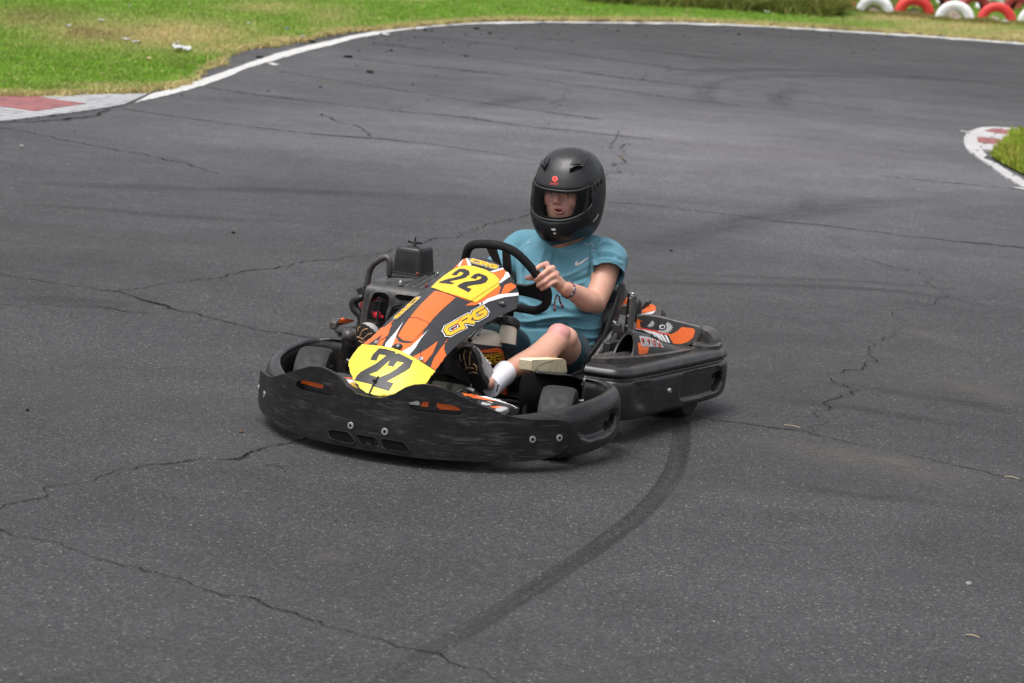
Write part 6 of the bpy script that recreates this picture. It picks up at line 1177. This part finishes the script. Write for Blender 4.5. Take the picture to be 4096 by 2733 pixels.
# cuff of the left sleeve
# ---- shorts
sp = MB(); sp.add(*tube([(-.86, .03, .20), (-.85, .125, .21), (-.86, .21, .20)], [.10, .11, .10], 24, 4, caps='dome'))
for hp, kk in ((hipL, knL), (hipR, knR)): sp.add(*tube([hp, hp*.72 + kk*.28 + V3(0, 0, -.004), hp*.50 + kk*.50 + V3(0, 0, -.008)] if kk is knL else [hp, hp*.6 + kk*.4, hp*.2 + kk*.8 + V3(0, 0, .0), kk + V3(-.01, 0, .0)], [.10, .096, .090] if kk is knL else [.10, .092, .075, .068], 24, 4, caps='dome'))
sp = sp.build('shorts', 'shorts', MAN, 0); md = sp.modifiers.new('one_surface', 'REMESH'); md.mode = 'VOXEL'; md.voxel_size = .007; md.use_smooth_shade = True; s_ = sp.modifiers.new('soft', 'SMOOTH'); s_.factor = .5; s_.iterations = 6; baked(sp)
for v in sp.data.vertices: v.co += v.normal*(.004*noise.noise(v.co*18) + .002*noise.noise(v.co*40))
# ---- socks and shoes
def sock(kk, an, t0, side):
    d = (an - kk).normalized(); u = d.orthogonal().normalized(); w_ = d.cross(u); n = 56; R_ = []
    a = kk + (an-kk)*t0; L = (an + V3(.02, 0, -.02) - a).length
    for i in range(10):
        t = i/9; c = a + (an + V3(.02, 0, -.02) - a)*t; rr = (.0425 - .002*t + .003*math.sin(t*PI*3)*.4)
        R_.append([c + (u*math.cos(2*PI*k/n) + w_*math.sin(2*PI*k/n))*(rr + .0010*math.cos(28*2*PI*k/n)) for k in range(n)])
    R_.insert(0, [R_[0][k] + (a - R_[0][k])*.14 for k in range(n)])
    return mpart('sock', rings(R_), 'sock')
sL = sock(knL, anL, .80, 1); sock(knR, anR, .80, -1)
KB = tree(sL); em = MB(); decal(em, KB, 2, [[(806, 765), (812, 735), (820, 700), (836, 694), (838, 702), (828, 712), (824, 735), (820, 760)]], .0012, 0, 2.)
if em.v: em.build('sock_emblem', 'ink', sL, 0)
def shoe(an, pts, name_side):
    """a trainer seen from under its toe: sole with grooves, upper, laces"""
    heel, ball, toe, up, side = pts
    f = (toe - heel); L = f.length; f.normalize(); up = (up - f*up.dot(f)).normalized(); w_ = up.cross(f)
    def ol(hw_scale=1.): return [(0, .030), (.10, .036), (.30, .034), (.50, .038), (.68, .046), (.82, .046), (.93, .036), (.985, .020), (1.0, 0)]
    o_ = ol(); pl = [(t*L, h) for t, h in o_] + [(t*L, -h) for t, h in o_[::-1][1:]] + [(-.006, -.018), (-.008, 0), (-.006, .018)]
    e = bpy.data.objects.new('shoe', None); COL.objects.link(e); e.parent = MAN
    mp = lambda p: heel + f*p[0] + w_*p[1] + up*(.010*(p[0]/L - .4)**2*4)
    v, fc = sheet([pl], [], .02, mp, .024, -up); v = [q for q in v]; sole = mpart('sole', (v, fc), 'sole', e, 50, .005)
    R_ = []
    for t, hw, hh in [(-.01, .026, .055), (.08, .033, .075), (.25, .034, .075), (.45, .037, .062), (.65, .044, .050), (.82, .043, .040), (.93, .032, .030), (.985, .012, .016)]:
        c = heel + f*(t*L) + up*.020; R_.append([c + w_*hw*math.cos(a) + up*(hh*math.sin(a) if math.sin(a) > 0 else .004*math.sin(a)) for a in [2*PI*k/20 for k in range(20)]])
    mpart('upper', rings(R_), 'shoegrey', e, 60)
    mb = MB()
    for k in range(4): c = heel + f*(L*(.34 + .09*k)) + up*(.094 - .007*k); mb.add(*tube([c - w_*.02 - up*.012, c, c + w_*.02 - up*.012], .003, 8, 3, caps='dome'))
    mb.build('lace', 'white', e)
    sp_ = up*(-.0005)
    mb = MB()
    for (a, b_, c_) in [((.55, -.02), (.80, -.015), (.92, .0)), ((.60, .0), (.78, .012), (.88, .025)), ((.62, .02), (.55, .03), (.45, .02)), ((.70, -.034), (.78, -.036), (.84, -.032)), ((.50, -.03), (.54, -.01), (.52, .012)), ((.40, -.02), (.43, 0), (.40, .02))]:
        P = [mp((a[0]*L, a[1])) + sp_, mp((b_[0]*L, b_[1])) + sp_, mp((c_[0]*L, c_[1])) + sp_]; mb.add(*tube(P, .0030, 6, 3, caps='dome'))
    mb.build('sole_groove', 'tan', sole)
    mb = MB()
    for k in range(18):
        t = .35 + .55*rng.random(); y = (rng.random()-.5)*.062; mb.add(*ellipsoid(mp((t*L, y)) + sp_, .0032, .0032, .0032, 8, 6))
    mb.build('sole_stud', 'sole', sole)
    mb = MB(); c = heel + f*(L*.16) + up*.032 + w_*0; 
    return e
toeL = K(2, 480, 352, 0, .035); heelL = K(2, 655, 745, 0, -.03)
shoe(anL, (heelL, None, toeL, V3(-.75, .25, -.10), 1), 1)
toeR = K(1, 1115, 150, 0, .04); heelR = K(1, 1075, 400, 0, -.01)
shoe(anR, (heelR, None, toeR, V3(-.85, .10, -.10), 1), -1)
# ---- helmet
HELM = bpy.data.objects.new('helmet', None); COL.objects.link(HELM); HELM.parent = MAN; HELM.location = HC
PR = [(.186, .0, .0, .0), (.184, .022, -.03, .024), (.172, .062, -.078, .064), (.150, .098, -.118, .094), (.115, .128, -.150, .116), (.07, .150, -.170, .129), (.02, .163, -.178, .1345), (-.03, .168, -.175, .1345), (-.07, .172, -.166, .131), (-.105, .176, -.150, .124), (-.135, .176, -.128, .112), (-.160, .166, -.10, .096), (-.190, .135, -.07, .072)]
pz = np.array([p[0] for p in PR])[::-1]; pf = np.array([p[1] for p in PR])[::-1]; pb = np.array([p[2] for p in PR])[::-1]; pw = np.array([p[3] for p in PR])[::-1]
TILT = Matrix.Rotation(R(0), 3, 'Y')
def hpt(az, z, sc=1., dz=0.):
    z0 = z/sc if sc != 1 else z
    f_, b_, w_ = float(np.interp(z0, pz, pf)), float(np.interp(z0, pz, pb)), float(np.interp(z0, pz, pw)); mid = (f_ + b_)/2*.0; L = f_ if math.cos(az) > 0 else -b_
    e = 2.25; ca, sa = math.cos(az), math.sin(az); k = (abs(ca)**e + abs(sa)**e)**(-1/e)
    if z0 < -.10 and ca > 0: k *= 1 - .06*min(1, (-.10-z0)/.09)*abs(math.sin(2*az))
    return Vector((L*ca*k, w_*sa*k, z0))*sc
def zbot(az): c = math.cos(az); return -.150 + (-.036*max(0, c)**2.2) + (.03*max(0, -c))
def vmap(az, v): # v 0..1 from the rim to the crown
    zb = zbot(az); t = math.sin(v*PI/2); return zb + (.186 - zb)*t
def hmap(p, sc=1.): az = p[0]; return hpt(az, vmap(az, min(1, max(0, p[1]))), sc)
# eye port in (azimuth, v), found from its traced outline on the shell
V = []; F = []; NA, NV = 72, 40
for j in range(NV+1):
    for i in range(NA): V.append(hmap((2*PI*i/NA - PI, j/NV)))
F = [(j*NA+i, j*NA+(i+1) % NA, (j+1)*NA+(i+1) % NA, (j+1)*NA+i) for j in range(NV) for i in range(NA)]
hb = BVHTree.FromPolygons([v + HC for v in V], F)
def hinv(x, y):
    h = hb.ray_cast(KCAM, kray(4, x, y))
    if h[0] is None: return None
    q = h[0] - HC; j, i = h[2]//NA, h[2] % NA; best = None
    for a in np.linspace(2*PI*(i-1)/NA - PI, 2*PI*(i+2)/NA - PI, 25):
        for v in np.linspace(max(0, (j-1)/NV), min(1, (j+2)/NV), 13):
            d = (hmap((a, v)) - q).length
            if best is None or d < best[0]: best = (d, a, v)
    return best[1], best[2]
port = [hinv(*q) for q in [(760, 600), (820, 625), (900, 640), (1000, 650), (1120, 657), (1250, 657), (1350, 640), (1420, 618), (1475, 595), (1495, 640), (1505, 720), (1500, 800), (1470, 860), (1400, 925), (1320, 975), (1230, 1012), (1120, 1036), (1010, 1036), (920, 1012), (850, 970), (800, 915), (770, 860)]]
port = [p for p in port if p]
# mirror the near side for the far one so that the port is even
az_near = [p for p in port if p[0] >= 0]
near_pts = sorted([p for p in port if p[0] > .02], key=lambda p: p[0])
full = [p for p in port if p[0] > .0]; full_m = [(-p[0], p[1]) for p in full][::-1]
PORT = full + full_m
def port_ok(): return PORT
S0 = .035
rect = [(-PI, 0), (PI, 0), (PI, .985), (-PI, .985)]
v, f = tri2d([[(a*.30, b_*.30) for a, b_ in rect]], [[(a*.30, b_*.30) for a, b_ in PORT]], .014)
A_ = [hmap((p[0]/.30, p[1]/.30)) for p in v]
bm = bmesh.new(); vs = [bm.verts.new(p) for p in A_]
for t in f:
    try: bm.faces.new([vs[i] for i in t])
    except ValueError: pass
topc = bm.verts.new(hmap((0, 1.0))); bmesh.ops.remove_doubles(bm, verts=bm.verts[:], dist=.0012)
tv = [v_ for v_ in bm.verts if v_.co.z > .184]; bm.normal_update()
me = bpy.data.meshes.new('shell'); bmesh.ops.holes_fill(bm, edges=[e for e in bm.edges if e.is_boundary and e.verts[0].co.z > .16], sides=200)
bmesh.ops.recalc_face_normals(bm, faces=bm.faces[:]); bm.to_mesh(me); bm.free(); me.materials.append(M['helmet']); me.materials.append(M['glosshelmet'])
for p in me.polygons: p.use_smooth = True
shell = bpy.data.objects.new('shell', me); COL.objects.link(shell); shell.parent = HELM
sd = shell.modifiers.new('wall', 'SOLIDIFY'); sd.thickness = .012; sd.offset = -1
vis_lo = lambda p: p
for p in me.polygons:
    c = p.center
    if c.z < -.055 - .02*0 and c.x > -.02 and c.z < -.06 + .11*(.16 - c.x)*-1 + .0: p.material_index = 1
# port edging
ed = [hmap(p, 1.004) for p in PORT]; mpart('port_rim', tube(ed, .0042, 10, 3, closed=True), 'greyplastic' if False else 'ink', HELM)
# inner lining with cheek pads and chin curtain
mb = MB(); mb.add(*tube([hmap(p, .93) for p in PORT], .011, 10, 3, closed=True))
lin = mb.build('lining', 'liner', HELM)
for s in (-1, 1):
    mpart('cheek_pad', tube([V3(.105, s*.068, -.118), V3(.098, s*.086, -.075), V3(.085, s*.095, -.02), V3(.08, s*.095, .05)], [.024, .027, .027, .024], 16, 4, caps='dome'), 'liner', HELM)
mpart('brow_pad', tube([V3(.07, -.085, .075), V3(.108, 0, .082), V3(.07, .085, .075)], [.026, .024, .026], 14, 4, caps='dome'), 'liner', HELM)
mb = MB(); mb.add(*tube([V3(.075, -.085, -.118), V3(.130, -.045, -.128), V3(.142, 0, -.130), V3(.130, .045, -.128), V3(.075, .085, -.118)], .015, 10, 4, caps='dome'))
mb.build('chin_curtain', 'liner', HELM)
mb = MB()
for k in range(6): y = -.05 + .02*k; mb.add(*box((.147 - .25*y*y*8*.12, y, -.112), .008, .003, .014))
mb.build('breath_guard', 'black', HELM)
# clear visor shut over the port
cx_ = sum(p[0] for p in PORT)/len(PORT); cv_ = sum(p[1] for p in PORT)/len(PORT)
vis = [(p[0]*1.0, cv_ + (p[1]-cv_)*1.02) for p in PORT]
v, f = tri2d([[(a*.30, b_*.30) for a, b_ in vis]], [], .015); mpart('visor', ([hmap((p[0]/.30, p[1]/.30), 1.008) for p in v], f), 'visor', HELM)
# pivots, vents, emblem: laid on the shell
HT = BVHTree.FromPolygons([q.co.copy() + HC for q in me.vertices], [tuple(p.vertices) for p in me.polygons])
def onshell(r, ps, th, name, mat, parent=HELM, bev=.002, step=3., lift=0.):
    a = ZR[r]; V, F = tri2d([[zp(r, *q) for q in ps]], [], step); A = []; B_ = []
    for p in V:
        d = tok(wray(p[0], p[1]), True).normalized(); h = hb.ray_cast(KCAM, d)
        if h[0] is None: return None
        n = h[1] if h[1].dot(d) < 0 else -h[1]; A.append(h[0] + n*(th if not callable(th) else th(p)) - HC); B_.append(h[0] - n*.002 - HC)
    n0 = len(A); F = [q if (A[q[1]]-A[q[0]]).cross(A[q[2]]-A[q[0]]).dot(KCAM - HC) > 0 else q[::-1] for q in F]; cnt = {(q[i], q[(i+1) % 3]) for q in F for i in range(3)}
    S_ = [(b_, a_, a_+n0, b_+n0) for (a_, b_) in cnt if (b_, a_) not in cnt]
    return link(name, A + B_, F + [tuple(i+n0 for i in q[::-1]) for q in F] + S_, mat, parent, None, 50, bev)
pv = onshell(4, [(1520, 545), (1570, 490), (1610, 475), (1632, 520), (1635, 580), (1610, 650), (1570, 690), (1545, 800), (1490, 800), (1478, 720), (1490, 600)], .005, 'visor_pivot', 'ink')
for (x, y, rd) in [(1545, 590, .020), (1585, 560, .020)]:
    h = hb.ray_cast(KCAM, kray(4, x, y)); n = h[1] if h[1].dot(KCAM-h[0]) > 0 else -h[1]
    mpart('pivot_screw', lathe([(.0001, .004), (rd*.5, .004), (rd*.55, .008), (rd, .008), (rd, 0), (.0001, 0)], h[0] - HC, n, 24, False), 'black', pv or HELM)
for s in (0, 1):
    ps = [(1212, 385), (1222, 320), (1262, 262), (1330, 245), (1440, 236), (1400, 300), (1370, 362), (1305, 350)] if s == 0 else [(850, 325), (870, 285), (905, 232), (930, 222), (955, 235), (945, 300), (912, 370), (898, 338)]
    tipx = (1305, 352) if s == 0 else (880, 330)
    zq = zp(4, *ps[0])
    vt = onshell(4, ps, (lambda p: .004 + .010*max(0, min(1, (p[1] - (560 + .3125*240))/(.3125*120)))), 'vent', 'helmet')
    inn = [(1250, 340), (1275, 285), (1330, 262), (1375, 262), (1340, 330)] if s == 0 else [(893, 315), (900, 270), (915, 248), (918, 300), (910, 330)]
    onshell(4, inn, (lambda p: .008 + .010*max(0, min(1, (p[1] - (560 + .3125*240))/(.3125*120)))), 'vent_slider', 'black', vt or HELM, 0)
    mo = [(1208, 428), (1210, 392), (1302, 354), (1368, 364), (1330, 385)] if s == 0 else [(850, 328), (882, 332), (910, 372), (900, 418), (880, 390)]
    onshell(4, mo, .0012, 'vent_mouth', 'dark', vt or HELM, 0)
em = MB(); HD = BVHTree.FromPolygons([q + HC for q in V], F) if False else hb
ring = [(1025 + 36*math.cos(k*PI/16), 500 + 37*math.sin(k*PI/16)) for k in range(32)]; hole = [(1023 + 9*math.cos(k*PI/8), 503 + 11*math.sin(k*PI/8)) for k in range(16)]
decal(em, hb, 4, [ring], .0012, 0, 2., holes=[hole]); decal(em, hb, 4, [[(1018, 492), (1026, 462), (1031, 492)]], .0016, 1, 2.); textdecal(em, hb, 4, 'SHIRO', (965, 575), (104, 2), (1, -30), .0012, 0)
M['coral'] = plain('coral_red_print', (.85, .07, .055), .5, var=.03)
em.v = [q - HC for q in em.v]; em.build('shell_emblem', ['coral', 'helmet'], shell, 0, keep=True)
for ps, mt in [([(975, 1135), (1030, 1135), (1032, 1160), (985, 1158)], 'reflect'), ([(1003, 1186), (1035, 1188), (1034, 1206), (1005, 1205)], 'reflect'), ([(1570, 945), (1582, 950), (1560, 1000), (1510, 1050), (1500, 1045), (1540, 1000)], 'reflect')]:
    dm = MB(); decal(dm, hb, 4, [ps], .0012, 0, 2.); dm.v = [q - HC for q in dm.v]
    if dm.v: dm.build('chin_mark', mt, shell, 0)
# ---- bracelet with two plaited ends
dW = (elL*.2 + wrL*.8 - wrL).normalized(); c = K(6, 1470, 650, 0, -.658); u = dW.orthogonal().normalized(); w_ = dW.cross(u)
cb = wrL + (elL - wrL)*.10
R_ = []
for k in range(40):
    a = 2*PI*k/40; o_ = u*math.cos(a) + w_*math.sin(a); R_.append([cb + o_*.0325 + dW*.007, cb + o_*.0345 + dW*.004, cb + o_*.0345 - dW*.004, cb + o_*.0325 - dW*.007])
br = mpart('bracelet', rings(R_, closed=True), 'bracelet')
for P in [[(1345, 720), (1320, 780), (1310, 860), (1312, 910)], [(1370, 745), (1378, 800), (1400, 850), (1412, 868)]]:
    Q = [K(6, x, y, 0, -.64) for x, y in P]; Q[0] = Q[0]; mpart('plaited_end', tube(Q, [.0038, .0040, .0042, .0062], 8, 4, caps='dome'), 'bracelet', br)
# ================================================================== CAMERA AND LIGHT
cam = bpy.data.cameras.new('camera'); co_ = bpy.data.objects.new('camera', cam); COL.objects.link(co_)
cam.sensor_width = 36; cam.lens = FPX*36/PW; cam.clip_end = 2000; cam.clip_start = .1
X = RGT*math.cos(ROLL) + UPV*math.sin(ROLL); Y = -RGT*math.sin(ROLL) + UPV*math.cos(ROLL)
mw = Matrix((X, Y, -FWD)).transposed().to_4x4(); mw.translation = CAMP; co_.matrix_world = mw
cam.dof.use_dof = True; cam.dof.focus_distance = 10.2; cam.dof.aperture_fstop = 6.5
SC.camera = co_
SUN_EL, SUN_AZ = R(68), R(225)
w = bpy.data.worlds.new('World'); SC.world = w; w.use_nodes = True; nt = w.node_tree; bg = nt.nodes['Background']
sky = nt.nodes.new('ShaderNodeTexSky'); sky.sky_type = 'NISHITA'; sky.sun_disc = False; sky.sun_elevation = SUN_EL; sky.sun_rotation = SUN_AZ; sky.air_density = 1.; sky.dust_density = 6.; sky.ozone_density = 1.
hs = nt.nodes.new('ShaderNodeHueSaturation'); hs.inputs['Saturation'].default_value = .22; nt.links.new(sky.outputs[0], hs.inputs['Color']); nt.links.new(hs.outputs[0], bg.inputs[0]); bg.inputs[1].default_value = .13
sl = bpy.data.lights.new('overcast_sun', 'SUN'); sl.energy = 1.0; sl.angle = R(30); sl.color = (1, .96, .92); so = bpy.data.objects.new('overcast_sun', sl); COL.objects.link(so)
d = Vector((math.sin(SUN_AZ)*math.cos(SUN_EL), math.cos(SUN_AZ)*math.cos(SUN_EL), math.sin(SUN_EL))); so.rotation_euler = d.to_track_quat('Z', 'Y').to_euler()
SC.view_settings.view_transform = 'Standard'; SC.view_settings.look = 'None'; SC.view_settings.exposure = .62; SC.view_settings.gamma = 1.
